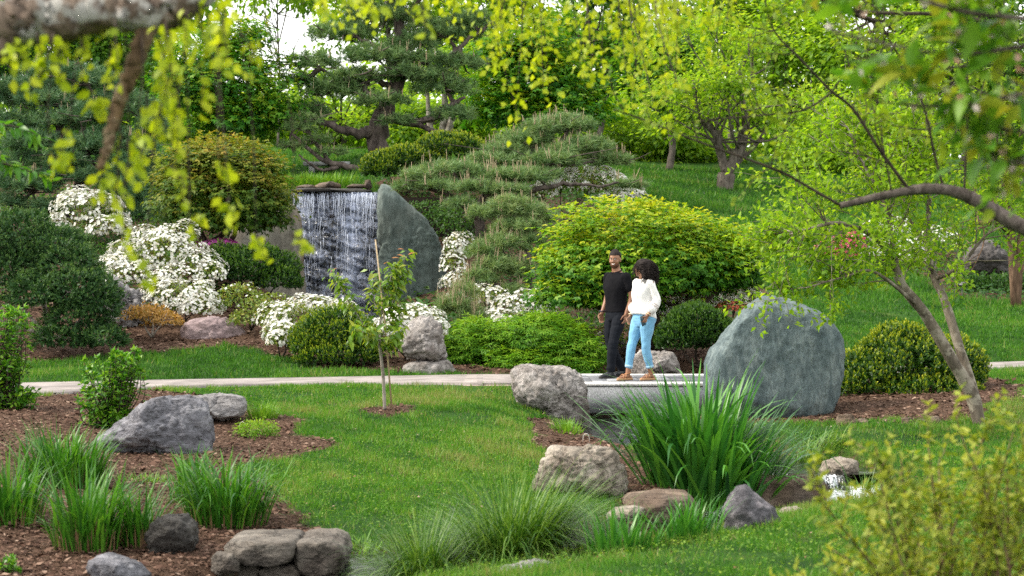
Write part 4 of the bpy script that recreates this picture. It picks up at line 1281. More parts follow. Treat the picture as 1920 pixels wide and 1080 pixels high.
# forked tree on the right lawn crest
t = thing('broadleaf_tree', 'forked lime green tree on the crest of the right lawn', 'tree', at(1358, 58, -0.05))
tm = MB(); b = P(1358, 352, 58); b[2] = at(1358, 58)[2] - 0.1
f = P(1362, 325, 58)
limb(tm, [b, f], 0.32, 0.28, 6, 10)
l1 = limb(tm, [f, P(1375, 300, 58), P(1392, 270, 58), P(1398, 220, 58), P(1385, 150, 58), P(1410, 80, 58)], 0.22, 0.05, 16, 8)
l2 = limb(tm, [f, P(1352, 290, 58), P(1340, 250, 57.6), P(1310, 215, 57.5), P(1300, 150, 57.4)], 0.18, 0.04, 16, 8)
l3 = limb(tm, [f, P(1385, 302, 58.4), P(1425, 260, 58.8), P(1450, 200, 59)], 0.14, 0.03, 12, 7)
ells = clump_ells(P(1350, 175, 58), np.array([3.2, 2.4, 2.6]), 34, (0.18, 0.32), 77, -0.8, (0.4, 1.0))
twigs_to(tm, np.vstack([l1[5:], l2[4:], l3[3:]]), ells, 0.05, 78, 2)
part(t, 'trunk', tm, B_grey, True)
lm = MB(); crown_leaves(lm, ells, 620, 13, 0.17, 0.10, rs=0.26, shell=(0.3, 1.05), tbase=0.55); part(t, 'crown', lm, L_lime)

# dense maples behind
def maple(label, px, ybase, D, ells, mat, nclump, per, L, W, seed, trunks, rs=0.2, bark=None, name='maple_tree', shape='star', tr=0.06, sub=3, cat='tree', **kw):
    b = at(px, D, -0.05)
    t = thing(name, label, cat, b)
    tm = MB(); paths = []
    for pts in trunks:
        pp = [P(*q) for q in pts]
        pp[0] = np.array([pp[0][0], pp[0][1], min(pp[0][2], float(ground_z(pp[0][0], pp[0][1])) - 0.03)])
        paths.append(limb(tm, pp, tr, tr * 0.35, 14, 8, 0.01, seed))
    twigs_to(tm, np.vstack([p[6:] for p in paths]), ells[::2] if len(ells) > 6 else ells, tr * 0.4, seed, sub)
    part(t, 'trunk', tm, bark or B_dark, True)
    lm = MB(); crown_leaves(lm, ells, nclump, per, L, W, rs=rs, shape=shape, **kw)
    part(t, 'crown', lm, mat)
    return t
e1 = [E(430, 165, 46, 115, 95, 1.5), E(400, 110, 46, 80, 60, 1.1), E(480, 205, 45.6, 75, 60, 1.0), E(360, 190, 46, 70, 60, 1.0), E(440, 230, 45.5, 80, 35, 0.9), E(455, 75, 46, 45, 40, .6)]
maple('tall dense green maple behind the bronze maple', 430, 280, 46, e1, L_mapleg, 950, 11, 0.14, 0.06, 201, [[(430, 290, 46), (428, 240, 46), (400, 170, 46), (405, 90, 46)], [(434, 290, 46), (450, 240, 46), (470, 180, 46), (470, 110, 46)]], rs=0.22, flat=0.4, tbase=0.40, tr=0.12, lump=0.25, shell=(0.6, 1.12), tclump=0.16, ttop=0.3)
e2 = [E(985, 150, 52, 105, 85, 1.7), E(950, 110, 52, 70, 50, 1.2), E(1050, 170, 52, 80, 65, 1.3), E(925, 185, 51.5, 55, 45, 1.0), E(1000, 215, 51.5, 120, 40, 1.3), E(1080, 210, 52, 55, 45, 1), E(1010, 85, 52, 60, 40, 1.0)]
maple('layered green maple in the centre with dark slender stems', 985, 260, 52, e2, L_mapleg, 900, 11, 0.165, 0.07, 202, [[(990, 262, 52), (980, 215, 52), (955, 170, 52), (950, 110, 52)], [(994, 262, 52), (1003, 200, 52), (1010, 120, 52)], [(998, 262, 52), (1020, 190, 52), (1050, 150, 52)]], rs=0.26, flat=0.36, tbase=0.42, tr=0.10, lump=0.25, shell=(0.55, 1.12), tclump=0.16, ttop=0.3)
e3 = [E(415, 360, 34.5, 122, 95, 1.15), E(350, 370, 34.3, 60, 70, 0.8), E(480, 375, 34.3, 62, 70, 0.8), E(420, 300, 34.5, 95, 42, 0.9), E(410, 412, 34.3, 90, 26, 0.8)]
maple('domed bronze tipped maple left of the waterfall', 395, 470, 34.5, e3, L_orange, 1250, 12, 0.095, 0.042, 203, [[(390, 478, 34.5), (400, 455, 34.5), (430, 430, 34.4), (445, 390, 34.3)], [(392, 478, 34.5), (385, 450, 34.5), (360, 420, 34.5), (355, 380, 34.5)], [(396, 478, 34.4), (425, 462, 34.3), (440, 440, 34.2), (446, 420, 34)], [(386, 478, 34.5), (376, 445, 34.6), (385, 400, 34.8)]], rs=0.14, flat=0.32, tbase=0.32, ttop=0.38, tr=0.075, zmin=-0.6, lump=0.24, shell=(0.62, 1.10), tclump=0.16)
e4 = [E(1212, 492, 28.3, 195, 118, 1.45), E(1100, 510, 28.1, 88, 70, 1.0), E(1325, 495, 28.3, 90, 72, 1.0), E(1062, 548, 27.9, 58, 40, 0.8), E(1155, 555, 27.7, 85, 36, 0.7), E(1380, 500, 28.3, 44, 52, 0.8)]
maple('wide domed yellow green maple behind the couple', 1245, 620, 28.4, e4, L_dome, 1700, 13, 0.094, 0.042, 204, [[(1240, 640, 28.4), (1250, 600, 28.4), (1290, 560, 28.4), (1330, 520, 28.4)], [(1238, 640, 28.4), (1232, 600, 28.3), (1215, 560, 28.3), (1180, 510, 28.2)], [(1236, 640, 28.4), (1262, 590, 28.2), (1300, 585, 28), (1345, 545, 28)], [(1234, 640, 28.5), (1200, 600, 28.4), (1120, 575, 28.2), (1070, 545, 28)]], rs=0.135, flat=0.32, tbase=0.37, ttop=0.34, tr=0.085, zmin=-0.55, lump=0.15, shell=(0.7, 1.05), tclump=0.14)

# laceleaf maples: cascading mounds
def lace(label, px, D, ells, seed, n):
    b = at(px, D, -0.03); t = thing('laceleaf_maple', label, 'shrub', b)
    tm = MB(); twigs_to(tm, b + np.array([0, 0, 0.1]), ells, 0.03, seed, 3); part(t, 'stem', tm, B_dark, True)
    lm = MB()
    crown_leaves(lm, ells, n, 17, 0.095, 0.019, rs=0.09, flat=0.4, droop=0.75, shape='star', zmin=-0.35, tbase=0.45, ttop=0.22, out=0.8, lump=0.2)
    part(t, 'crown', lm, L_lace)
lace('cascading fine leaved green maple in the middle of the bank', 900, 27.2, [E(890, 650, 27.2, 58, 55, 0.55), E(925, 660, 27, 50, 55, 0.5), E(860, 670, 27, 40, 45, 0.45), E(950, 690, 26.6, 45, 35, 0.4)], 211, 480)
lace('feathery green cascading maple beside the man', 1040, 26.8, [E(1020, 640, 26.8, 70, 62, 0.6), E(1065, 665, 26.6, 60, 55, 0.5), E(975, 640, 27, 45, 45, 0.5), E(1085, 695, 26.3, 40, 30, 0.35), E(1000, 690, 26.3, 50, 35, 0.4)], 212, 560)

# ------------------------------------------------------------------ pines
def pine_tufts(lm, cm, ells, n, nL, nW, per, candles, zmin=-0.35, flatdir=0.7, tb=0.45):
    area = np.array([(r[0] * r[1] + r[0] * r[2] + r[1] * r[2]) for _, r in ells]); cnt = rng.multinomial(n, area / area.sum())
    tips = []
    for (c, r), m in zip(ells, cnt):
        u = rand_dirs(m * 3 + 8); u = u[u[:, 2] > zmin][:m]; m = len(u)
        if not m:
            continue
        p = c + u * r * rng.uniform(0.45, 1.05, m)[:, None]
        ax = unit(u / r * 0.5 * np.array([1, 1, 0.4]) + np.array([0, 0, flatdir]) + rand_dirs(m) * 0.35)
        idx = np.repeat(np.arange(m), per); k = len(idx)
        a = ax[idx]
        d = unit(a * rng.uniform(0.15, 1.1, k)[:, None] + unit(np.cross(a, rand_dirs(k))) * 0.85)
        st = p[idx] - a * nL * rng.uniform(0, 0.75, k)[:, None]
        t = np.clip(tb + rng.normal(0, 0.10, m)[idx] + rng.normal(0, 0.13, k), 0, 1)
        add_leaves(lm, st, d, rand_dirs(k), nL * rng.uniform(0.75, 1.15, k), nW, t, 'tri')
        if candles:
            h = rng.random(m) < candles
            for q in np.nonzero(h)[0]:
                for _ in range(int(rng.integers(1, 4))):
                    e = p[q] + rng.normal(0, 0.02, 3)
                    tips.append((e, e + unit(np.array([0, 0, 1]) + rng.normal(0, 0.12, 3)) * nL * rng.uniform(0.7, 1.6)))
    for a, b in tips:
        V, Q, T = tube(np.array([a, b]), [nW * 0.6, nW * 0.35], 4, False)
        cm.add(V, Q, T, rng.random())

def pine(label, px, D, trunks, pads, mat, n, nL, nW, per, candles, seed, tr, bark=B_pine, cat='tree', name='pine_tree', zmin=-0.35, sub=3, tb=0.45):
    b = at(px, D, -0.05); t = thing(name, label, cat, b)
    tm = MB(); paths = []
    for q, (pts, r0, r1) in enumerate(trunks):
        pp = [P(*z) for z in pts]
        if q == 0:
            pp[0][2] = min(pp[0][2], float(ground_z(pp[0][0], pp[0][1])) - 0.05)
        paths.append(limb(tm, pp, r0, r1, 18, 9 if q == 0 else 7, 0.012 * tr * 10, seed + q))
    part(t, 'trunk', tm, bark, True)
    am = np.vstack([p[5:] for p in paths])
    bm2 = MB(); q = np.random.default_rng(seed)
    for c, r in pads:
        near = am[np.argmin(np.linalg.norm(am - c, axis=1) + q.normal(0, 0.15, len(am)))]
        limb(bm2, [near, (near + c) / 2 + q.normal(0, 0.08, 3) * np.linalg.norm(c - near) - [0, 0, 0.05], c], tr * 0.28, tr * 0.10, 9, 6, 0.01, seed)
        for _ in range(sub):
            e = c + q.normal(size=3) * r * np.array([0.8, 0.8, 0.6])
            limb(bm2, [c + (near - c) * 0.25, (c + e) / 2 + q.normal(0, 0.04, 3), e + [0, 0, 0.05]], tr * 0.12, tr * 0.04, 7, 5)
    part(t, 'branches', bm2, B_pinetw, True)
    lm, cm = MB(), MB()
    pine_tufts(lm, cm, pads, n, nL, nW, per, candles, zmin, tb=tb)
    part(t, 'needles', lm, mat, kind='stuff')
    if candles:
        part(t, 'candles', cm, L_candle, kind='stuff')
    return t
D0 = 47
pads = [E(x, y, d, a, b, dp) for x, y, a, b, dp, d in [
    (640, 62, 70, 26, 0.8, 47), (590, 118, 50, 24, 0.6, 46.6), (722, 30, 90, 30, 1.0, 47.3), (830, 62, 72, 30, 0.8, 47), (885, 40, 42, 26, 0.6, 46.8), (700, 105, 70, 24, 0.7, 46.3), (770, 140, 80, 24, 0.8, 46.4),
    (628, 168, 72, 26, 0.8, 46.6), (835, 165, 66, 26, 0.7, 46.5), (712, 188, 64, 18, 0.6, 45.9), (852, 215, 50, 20, 0.6, 46.2), (582, 205, 42, 18, 0.5, 46.4), (868, 120, 44, 22, 0.5, 46.6), (560, 150, 34, 18, 0.4, 46.6), (770, 85, 60, 22, 0.6, 46.8), (660, 140, 50, 18, 0.5, 46.2), (680, -30, 90, 30, 1, 47), (800, -20, 80, 30, 1, 47), (800, 110, 50, 20, .5, 46.4), (740, 225, 40, 12, .4, 45.9)]]
pine('big twisted pine with thick trunk above the waterfall', 712, D0, [
    ([(714, 292, 47), (706, 255, 47), (712, 218, 47), (732, 180, 47), (748, 130, 47), (756, 80, 47.2), (742, 30, 47.3), (730, -40, 47.3)], 0.30, 0.10),
    ([(704, 240, 47), (668, 250, 46.6), (622, 236, 46.4), (575, 212, 46.4)], 0.17, 0.05), ([(716, 215, 47), (790, 230, 46.4), (832, 208, 46.2), (872, 182, 46.3)], 0.13, 0.04),
    ([(770, 222, 46.6), (812, 244, 46.2), (858, 246, 46)], 0.09, 0.03), ([(742, 140, 47), (790, 138, 46.7), (838, 110, 46.6), (880, 75, 46.6), (926, 38, 46.6)], 0.12, 0.03),
    ([(742, 165, 47), (700, 150, 46.6), (650, 150, 46.4), (600, 128, 46.4)], 0.10, 0.03), ([(752, 105, 47), (715, 100, 46.7), (690, 78, 46.6), (640, 60, 46.8)], 0.09, 0.03)],
     pads, L_pine, 3000, 0.20, 0.017, 26, 0.03, 220, 0.3, sub=5)
pine('thin low pine with bare twisting branches beside the pale bench', 645, 45.5, [([(690, 300, 45.5), (650, 312, 45.4), (605, 300, 45.3), (570, 270, 45.2), (545, 250, 45.2)], 0.10, 0.03), ([(640, 312, 45.4), (600, 318, 45.2), (560, 290, 45.1)], 0.06, 0.02), ([(620, 305, 45.4), (590, 270, 45.4), (575, 240, 45.3)], 0.06, 0.02)],
     [E(560, 240, 45.2, 40, 16, .4), E(590, 262, 45.2, 38, 14, .4), E(545, 275, 45.1, 34, 14, .4), E(620, 285, 45.3, 40, 12, .4), E(575, 225, 45.3, 40, 16, .5)], L_pine, 240, 0.15, 0.011, 26, 0.1, 240, 0.12, cat='tree', sub=6, tb=0.55)
DL = 39
pads = [E(x, y, d, a, b, dp) for x, y, a, b, dp, d in [
    (60, 170, 80, 30, 0.9, 39), (160, 150, 80, 30, 0.9, 39.3), (230, 200, 70, 35, 0.8, 39), (30, 230, 60, 30, 0.8, 38.6), (120, 225, 70, 28, 0.8, 38.4), (210, 265, 70, 30, 0.8, 38.3), (270, 300, 45, 40, 0.7, 38.2), (40, 300, 60, 28, 0.7, 38.2),
    (130, 300, 60, 24, 0.7, 37.9), (240, 350, 60, 36, 0.7, 37.8), (270, 400, 42, 36, 0.6, 37.6), (60, 350, 60, 20, 0.6, 37.8), (180, 330, 50, 20, .6, 37.8), (90, 190, 60, 26, .8, 38.6), (180, 215, 50, 26, .8, 38.4), (60, 265, 60, 28, .8, 38.1), (160, 275, 60, 26, .8, 38), (90, 330, 50, 24, .6, 37.9), (240, 310, 50, 30, .7, 37.9), (255, 370, 40, 30, .6, 37.6), (20, 340, 50, 24, .6, 38), (90, 385, 46, 16, .5, 37.7), (-20, 180, 60, 40, 0.8, 39), (100, 130, 60, 24, 0.6, 39), (210, 395, 60, 22, .5, 37.7), (290, 240, 34, 40, .6, 38.6), (10, 380, 50, 20, .5, 37.8)]]
pine('blue green spreading pine at far left with grey twigs', 122, DL, [
    ([(120, 445, 39), (124, 400, 39), (148, 345, 38.8), (112, 275, 38.8), (116, 205, 39), (100, 130, 39)], 0.17, 0.05), ([(122, 400, 39), (70, 395, 38.4), (20, 375, 38.2), (-20, 385, 38)], 0.07, 0.02), ([(146, 350, 38.9), (200, 330, 38.4), (250, 345, 38.2)], 0.07, 0.02),
    ([(120, 290, 38.9), (80, 255, 38.7), (40, 235, 38.6)], 0.07, 0.02), ([(122, 420, 39), (170, 405, 38.5), (200, 420, 38)], 0.06, 0.02), ([(114, 230, 39), (160, 200, 39), (210, 190, 39)], 0.06, 0.02)],
     pads, L_pineb, 3600, 0.18, 0.015, 26, 0.02, 250, 0.17, sub=5, tb=0.42)
pads = [E(x, y, d, a, b, dp) for x, y, a, b, dp, d in [
    (1060, 235, 62, 34, 0.9, 38.5), (985, 262, 62, 30, 0.8, 38), (1100, 275, 60, 30, 0.8, 38), (930, 300, 66, 24, 0.8, 37.4), (1030, 300, 70, 26, 0.8, 37.2), (850, 318, 70, 26, 0.8, 36.8), (790, 330, 44, 26, 0.6, 36.6), (960, 330, 80, 24, 0.8, 36.4),
    (890, 350, 66, 18, 0.6, 36), (1150, 300, 44, 22, 0.6, 38), (1020, 240, 50, 26, .8, 38.2), (950, 280, 50, 26, .8, 37.8), (1060, 285, 60, 26, .8, 37.8), (900, 325, 60, 22, .7, 36.8), (820, 345, 50, 18, .6, 36.3), (1000, 325, 60, 22, .7, 36.8), (940, 355, 60, 16, .6, 35.9), (860, 380, 34, 16, .4, 35.6), (760, 350, 30, 18, .4, 36.4), (1180, 345, 40, 12, .4, 37)]]
pine('low spreading pine with upright tan candles right of the waterfall', 960, 37.5, [
    ([(905, 440, 37), (900, 400, 37), (935, 350, 37), (985, 310, 37.6), (1050, 270, 38.2), (1070, 230, 38.5)], 0.12, 0.04), ([(900, 410, 37), (850, 370, 36.6), (800, 352, 36.6)], 0.10, 0.03), ([(935, 350, 37), (900, 330, 36.8), (850, 325, 36.8)], 0.07, 0.02),
    ([(905, 400, 37), (990, 360, 36.5), (1060, 345, 36.6), (1130, 350, 36.6)], 0.08, 0.02), ([(985, 310, 37.6), (1060, 310, 37.4), (1140, 300, 38)], 0.07, 0.02)],
     [(c_, r_ * np.array([0.95, 0.85, 0.66])) for c_, r_ in pads], L_pine, 2500, 0.175, 0.014, 27, 0.08, 260, 0.12, bark=B_pinetw, cat='tree', sub=4, tb=0.52, zmin=-0.3)
pads = [E(x, y, d, a, b, dp) for x, y, a, b, dp, d in [
    (960, 392, 58, 26, 0.5, 33.5), (1010, 405, 40, 22, 0.5, 33.6), (900, 400, 28, 16, 0.4, 33.6), (975, 425, 60, 18, 0.5, 33.3), (945, 455, 48, 20, 0.45, 33), (905, 470, 34, 18, 0.4, 32.9), (990, 450, 34, 18, .4, 33.2), (935, 500, 50, 24, 0.45, 32.7), (905, 520, 36, 20, 0.4, 32.5), (975, 505, 34, 18, .4, 32.8), (960, 545, 30, 12, .3, 32.4)]]
pine('small leaning pine with russet tinged needles among white azaleas', 1000, 32.6, [
    ([(1000, 590, 32.6), (985, 560, 32.6), (940, 538, 32.5), (905, 525, 32.5)], 0.075, 0.02), ([(995, 585, 32.6), (1000, 520, 32.8), (985, 465, 33.1), (965, 425, 33.3), (968, 392, 33.5)], 0.075, 0.02), ([(995, 500, 32.9), (950, 490, 32.8), (905, 475, 32.9)], 0.045, 0.015), ([(1000, 575, 32.6), (1030, 550, 32.6), (1045, 530, 32.8)], 0.04, 0.015)],
     pads, L_pine, 1300, 0.15, 0.012, 30, 0.12, 280, 0.08, bark=B_pinetw, cat='tree', sub=4, tb=0.60)
pads = [E(x, y, d, a, b, dp) for x, y, a, b, dp, d in [(860, 575, 40, 26, 0.4, 29.5), (890, 595, 34, 20, 0.35, 29.4), (835, 570, 24, 20, 0.3, 29.6), (870, 545, 30, 16, .3, 29.7)]]
pine('knee high pine shrub with upright shoots below the white azaleas', 865, 29.5, [([(870, 620, 29.5), (862, 590, 29.5), (850, 560, 29.5)], 0.03, 0.01)], pads, L_pine, 190, 0.16, 0.008, 40, 0.5, 290, 0.04, bark=B_pinetw, cat='shrub', name='pine_shrub', tb=0.62)

# ------------------------------------------------------------------ yews, junipers
def shoots(mb, ells, n, s, mat_tip=0.0, zmin=-0.25, per=8, lump=0.19, seed=1, up=0.7, tip=0.42, w=0.26, freq=3.0, cull=0.8):
    p, o, h, c = shell_points(ells, n, freq, lump, zmin, seed, 0.06)
    k = cull_inside(p, ells, cull); p, o, h, c = p[k], o[k], h[k], c[k]
    m = len(p)
    ax = unit(o * 0.65 + np.array([0, 0, up]) + rand_dirs(m) * 0.35)
    idx = np.repeat(np.arange(m), per); q = len(idx); f = np.tile(np.linspace(0, 1, per), m)
    a = ax[idx]; L = s * rng.uniform(0.7, 1.3, m)[idx]
    st = p[idx] + a * (L * f * 0.9)[:, None] - a * (s * 0.5)
    d = unit(a * (0.5 + f * 0.9)[:, None] + unit(np.cross(a, rand_dirs(q))) * (1.1 - 0.6 * f)[:, None])
    fresh = rng.random(m) ** 0.7
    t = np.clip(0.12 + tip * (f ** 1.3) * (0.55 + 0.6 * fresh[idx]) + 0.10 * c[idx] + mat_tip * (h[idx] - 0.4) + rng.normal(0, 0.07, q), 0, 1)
    add_leaves(mb, st, d, unit(a + rand_dirs(q) * 0.5), L * (0.62 - 0.2 * f), s * w, t, 'kite', 0.1)
    # darker leaves filling the inside
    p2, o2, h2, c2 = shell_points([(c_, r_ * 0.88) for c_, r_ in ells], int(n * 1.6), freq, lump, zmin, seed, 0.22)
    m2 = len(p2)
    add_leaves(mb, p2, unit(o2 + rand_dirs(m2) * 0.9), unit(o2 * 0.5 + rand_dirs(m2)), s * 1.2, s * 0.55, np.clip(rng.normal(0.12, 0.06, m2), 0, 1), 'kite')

def yew(label, px, D, ells, n, s, mat, seed, name='yew_bush', cat='bush', group=None, **kw):
    b = at(px, D, -0.02); t = thing(name, label, cat, b, group)
    tm = MB(); twigs_to(tm, b + np.array([0, 0, 0.05]), ells, 0.03, seed, 5); part(t, 'stems', tm, B_dark, True)
    lm = MB(); shoots(lm, ells, n, s, seed=seed, **kw); part(t, 'foliage', lm, mat)
YG = 'clipped yew mounds'
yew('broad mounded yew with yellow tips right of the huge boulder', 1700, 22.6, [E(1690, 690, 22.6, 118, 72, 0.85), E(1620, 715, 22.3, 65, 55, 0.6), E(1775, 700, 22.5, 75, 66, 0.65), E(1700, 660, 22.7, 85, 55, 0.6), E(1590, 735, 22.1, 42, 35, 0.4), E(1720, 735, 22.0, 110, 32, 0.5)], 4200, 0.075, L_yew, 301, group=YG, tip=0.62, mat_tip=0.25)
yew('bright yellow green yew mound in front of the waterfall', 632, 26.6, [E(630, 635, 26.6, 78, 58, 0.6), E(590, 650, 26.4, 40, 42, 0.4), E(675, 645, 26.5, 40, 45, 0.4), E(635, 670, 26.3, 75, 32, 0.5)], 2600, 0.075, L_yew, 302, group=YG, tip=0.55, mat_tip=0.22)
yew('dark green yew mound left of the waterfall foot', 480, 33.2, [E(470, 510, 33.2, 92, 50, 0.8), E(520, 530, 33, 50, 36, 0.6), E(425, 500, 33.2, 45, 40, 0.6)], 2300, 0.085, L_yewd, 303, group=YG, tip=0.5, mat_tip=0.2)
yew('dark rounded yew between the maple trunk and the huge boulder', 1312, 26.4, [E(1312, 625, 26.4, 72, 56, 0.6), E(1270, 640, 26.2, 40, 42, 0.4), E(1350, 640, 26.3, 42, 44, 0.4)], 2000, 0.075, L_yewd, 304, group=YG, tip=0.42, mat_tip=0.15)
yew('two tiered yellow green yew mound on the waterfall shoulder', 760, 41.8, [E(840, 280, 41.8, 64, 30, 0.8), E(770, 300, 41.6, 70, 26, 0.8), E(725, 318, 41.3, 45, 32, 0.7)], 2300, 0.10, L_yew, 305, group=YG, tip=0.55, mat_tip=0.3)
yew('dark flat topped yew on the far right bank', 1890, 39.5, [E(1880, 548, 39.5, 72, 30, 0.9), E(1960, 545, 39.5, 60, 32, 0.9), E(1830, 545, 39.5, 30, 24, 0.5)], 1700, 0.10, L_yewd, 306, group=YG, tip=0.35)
def juni(label, px, D, ells, n, seed):
    b = at(px, D, -0.02); t = thing('juniper_bush', label, 'bush', b)
    tm = MB(); twigs_to(tm, b + np.array([0, 0, 0.25]), ells, 0.04, seed, 4); part(t, 'stems', tm, B_pale if seed == 311 else B_dark, True)
    lm = MB(); shoots(lm, ells, n, 0.085, seed=seed, zmin=-0.55, up=0.2, tip=0.5, w=0.17, lump=0.34, freq=5.0, per=10, mat_tip=0.3, cull=0.75); part(t, 'foliage', lm, L_juni)
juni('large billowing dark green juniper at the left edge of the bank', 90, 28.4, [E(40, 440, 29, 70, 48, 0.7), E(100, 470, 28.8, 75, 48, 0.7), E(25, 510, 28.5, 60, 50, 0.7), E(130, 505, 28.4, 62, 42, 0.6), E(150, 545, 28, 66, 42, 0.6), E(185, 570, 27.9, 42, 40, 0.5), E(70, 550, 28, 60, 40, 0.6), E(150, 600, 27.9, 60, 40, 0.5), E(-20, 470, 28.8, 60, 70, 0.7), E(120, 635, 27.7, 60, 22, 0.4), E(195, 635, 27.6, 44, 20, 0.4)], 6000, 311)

# ------------------------------------------------------------------ azaleas
def azalea(label, px, D, ells, nf, nl, fmat, seed, fsize=0.058, lmat=L_az, cover=0.0, name='azalea_bush', group=None, zmin=-0.3, lump=0.32, cat='bush', stem=B_dark):
    b = at(px, D, -0.02); t = thing(name, label, cat, b, group)
    tm = MB(); twigs_to(tm, b + np.array([0, 0, 0.05]), ells, 0.022, seed, 5); part(t, 'stems', tm, stem, True)
    lm = MB()
    p, o, h, c = shell_points(ells, int(nl * 0.75), 3.5, lump, zmin, seed, 0.3); m = len(p)
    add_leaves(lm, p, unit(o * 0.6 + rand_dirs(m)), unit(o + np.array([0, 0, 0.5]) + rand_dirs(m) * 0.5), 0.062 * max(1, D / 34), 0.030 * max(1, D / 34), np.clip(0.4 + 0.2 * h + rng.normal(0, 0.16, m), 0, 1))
    part(t, 'foliage', lm, lmat)
    if nf:
        fm = MB()
        p, o, h, c = shell_points(ells, int(nf * 1.45), 3.5, lump * 1.02, zmin, seed, 0.03)
        gate = sin_noise(p, 6.0, seed + 500, 3)
        k = cull_inside(p, ells, 0.85) & (gate > cover - 0.62 + 0.2 * rng.normal(size=len(p)))
        p, o = p[k] + o[k] * 0.02, o[k]
        flowers(fm, p, unit(o + rand_dirs(len(p)) * 0.45 + np.array([0, 0, 0.25])), fsize * rng.uniform(0.8, 1.2, len(p)), np.clip(0.55 + rng.normal(0, 0.25, len(p)), 0, 1))
        part(t, 'blossoms', fm, fmat, kind='stuff')
AG = 'white azaleas flowering on the bank'
azalea('high drift of white azalea above the jagged crag', 300, 32.5, [E(330, 460, 32.8, 60, 34, 0.6), E(275, 495, 32.4, 72, 30, 0.6), E(370, 500, 32.2, 42, 30, 0.5), E(230, 505, 32.2, 40, 26, 0.4), E(285, 445, 33.2, 30, 18, .4), E(300, 475, 32.2, 60, 30, .5), E(250, 520, 32, 50, 24, .5), E(330, 520, 31.8, 60, 24, .5), E(395, 515, 31.8, 26, 20, .4), E(250, 470, 33, 44, 26, .5)], 4200, 5200, F_white, 401, group=AG, cover=-0.05)
azalea('low dense white azalea mound above the pink boulder', 345, 30.4, [E(350, 560, 30.4, 66, 36, 0.55), E(310, 550, 30.5, 36, 24, 0.4), E(370, 580, 30.2, 46, 24, 0.4)], 1500, 1700, F_white, 402, group=AG, cover=-0.3)
azalea('white azalea showing between the branches of the left pine', 165, 36, [E(165, 400, 36, 55, 40, 0.7), E(200, 430, 35.6, 46, 26, 0.5), E(120, 425, 36, 30, 20, 0.4), E(190, 385, 36.4, 36, 24, .5), E(140, 380, 36.6, 30, 22, .5)], 1500, 2000, F_white, 403, group=AG, fsize=0.075)
azalea('pale azalea with scattered blossoms left of the bright yew', 540, 28.2, [E(540, 600, 28.2, 46, 34, 0.45), E(530, 630, 27.9, 34, 26, 0.35)], 420, 1700, F_white, 404, group=AG, cover=0.25)
azalea('white azalea crest behind the bright yew', 590, 29.2, [E(590, 575, 29.2, 50, 18, 0.4), E(640, 580, 29.0, 30, 16, 0.4)], 650, 1000, F_white, 405, group=AG, cover=-0.2)
azalea('low white azalea tucked beside the left foot of the bright yew', 530, 27.0, [E(528, 628, 27, 30, 24, 0.3), E(520, 640, 26.8, 20, 16, .25)], 330, 600, F_white, 406, group=AG, cover=-0.1)
azalea('white azalea crowning behind the upright limestone rock', 765, 27.2, [E(768, 600, 27.2, 54, 26, 0.45), E(735, 620, 27, 36, 28, 0.35), E(800, 615, 27.0, 36, 28, .35)], 1100, 1300, F_white, 407, group=AG, cover=-0.3)
azalea('white azalea spilling down beside the right standing slab', 860, 35.3, [E(858, 465, 35.5, 26, 26, 0.4), E(850, 500, 35.2, 24, 26, 0.35), E(862, 530, 34.8, 34, 22, 0.35)], 620, 1000, F_white, 408, group=AG, cover=0.0)
azalea('wide low white azalea under the small leaning pine', 960, 31.5, [E(905, 560, 31.6, 56, 22, 0.45), E(980, 575, 31.4, 60, 26, 0.45), E(1040, 560, 31.6, 40, 30, 0.45), E(940, 600, 30.8, 52, 18, .35)], 1300, 1900, F_white, 409, group=AG, cover=0.0)
azalea('feathery white azalea behind the dark rounded yew', 1340, 28.8, [E(1290, 572, 28.8, 56, 22, 0.5), E(1370, 560, 28.9, 60, 22, 0.5), E(1245, 585, 28.6, 34, 20, 0.4)], 1200, 1500, F_white, 410, group=AG, cover=-0.15)
azalea('white azalea drift on the bank under the candled pine', 1080, 39.5, [E(1050, 348, 38.4, 34, 22, 0.5), E(1105, 352, 38.2, 34, 22, 0.5), E(1150, 350, 38.2, 30, 18, 0.5), E(1015, 360, 38.2, 28, 14, 0.4), E(1185, 366, 38.3, 30, 14, 0.5), E(1075, 322, 38.8, 28, 16, .5), E(1125, 328, 38.8, 28, 16, .5), E(1150, 375, 37.8, 34, 12, .4)], 2300, 3000, F_white, 411, group=AG, fsize=0.066, cover=0.32, lump=0.45)
azalea('white azalea on the far right bank behind the serviceberry', 1640, 43, [E(1625, 470, 43, 55, 28, 0.9), E(1690, 480, 43, 46, 26, 0.8), E(1660, 430, 44.5, 50, 22, .8), E(1760, 450, 44, 40, 24, .8)], 800, 1700, F_white, 412, group=AG, fsize=0.085, cover=0.15)
azalea('hot pink azalea on the far right bank', 1570, 42.5, [E(1562, 472, 42.5, 36, 22, 0.5), E(1592, 458, 42.7, 28, 20, 0.4)], 800, 500, F_pink, 413, fsize=0.085, cover=-0.3)
azalea('magenta azalea glimpsed around the bronze maple stems', 400, 33.8, [E(405, 464, 33.8, 34, 12, 0.3), E(376, 468, 33.8, 20, 11, .3), E(428, 462, 33.8, 14, 8, .2)], 520, 300, F_mag, 414, fsize=0.075, cover=-0.5)
azalea('coral azalea just above the huge boulder', 1372, 28.0, [E(1375, 577, 28, 30, 9, 0.3)], 130, 250, F_coral, 415, fsize=0.05, cover=-0.2)
azalea('small orange leaved azalea beside the pink boulder', 285, 29.3, [E(265, 592, 29.3, 34, 20, 0.35), E(308, 602, 29.2, 36, 20, 0.35), E(285, 588, 29.4, 30, 16, .3)], 0, 1500, None, 416, lmat=L_azo, stem=B_pale)
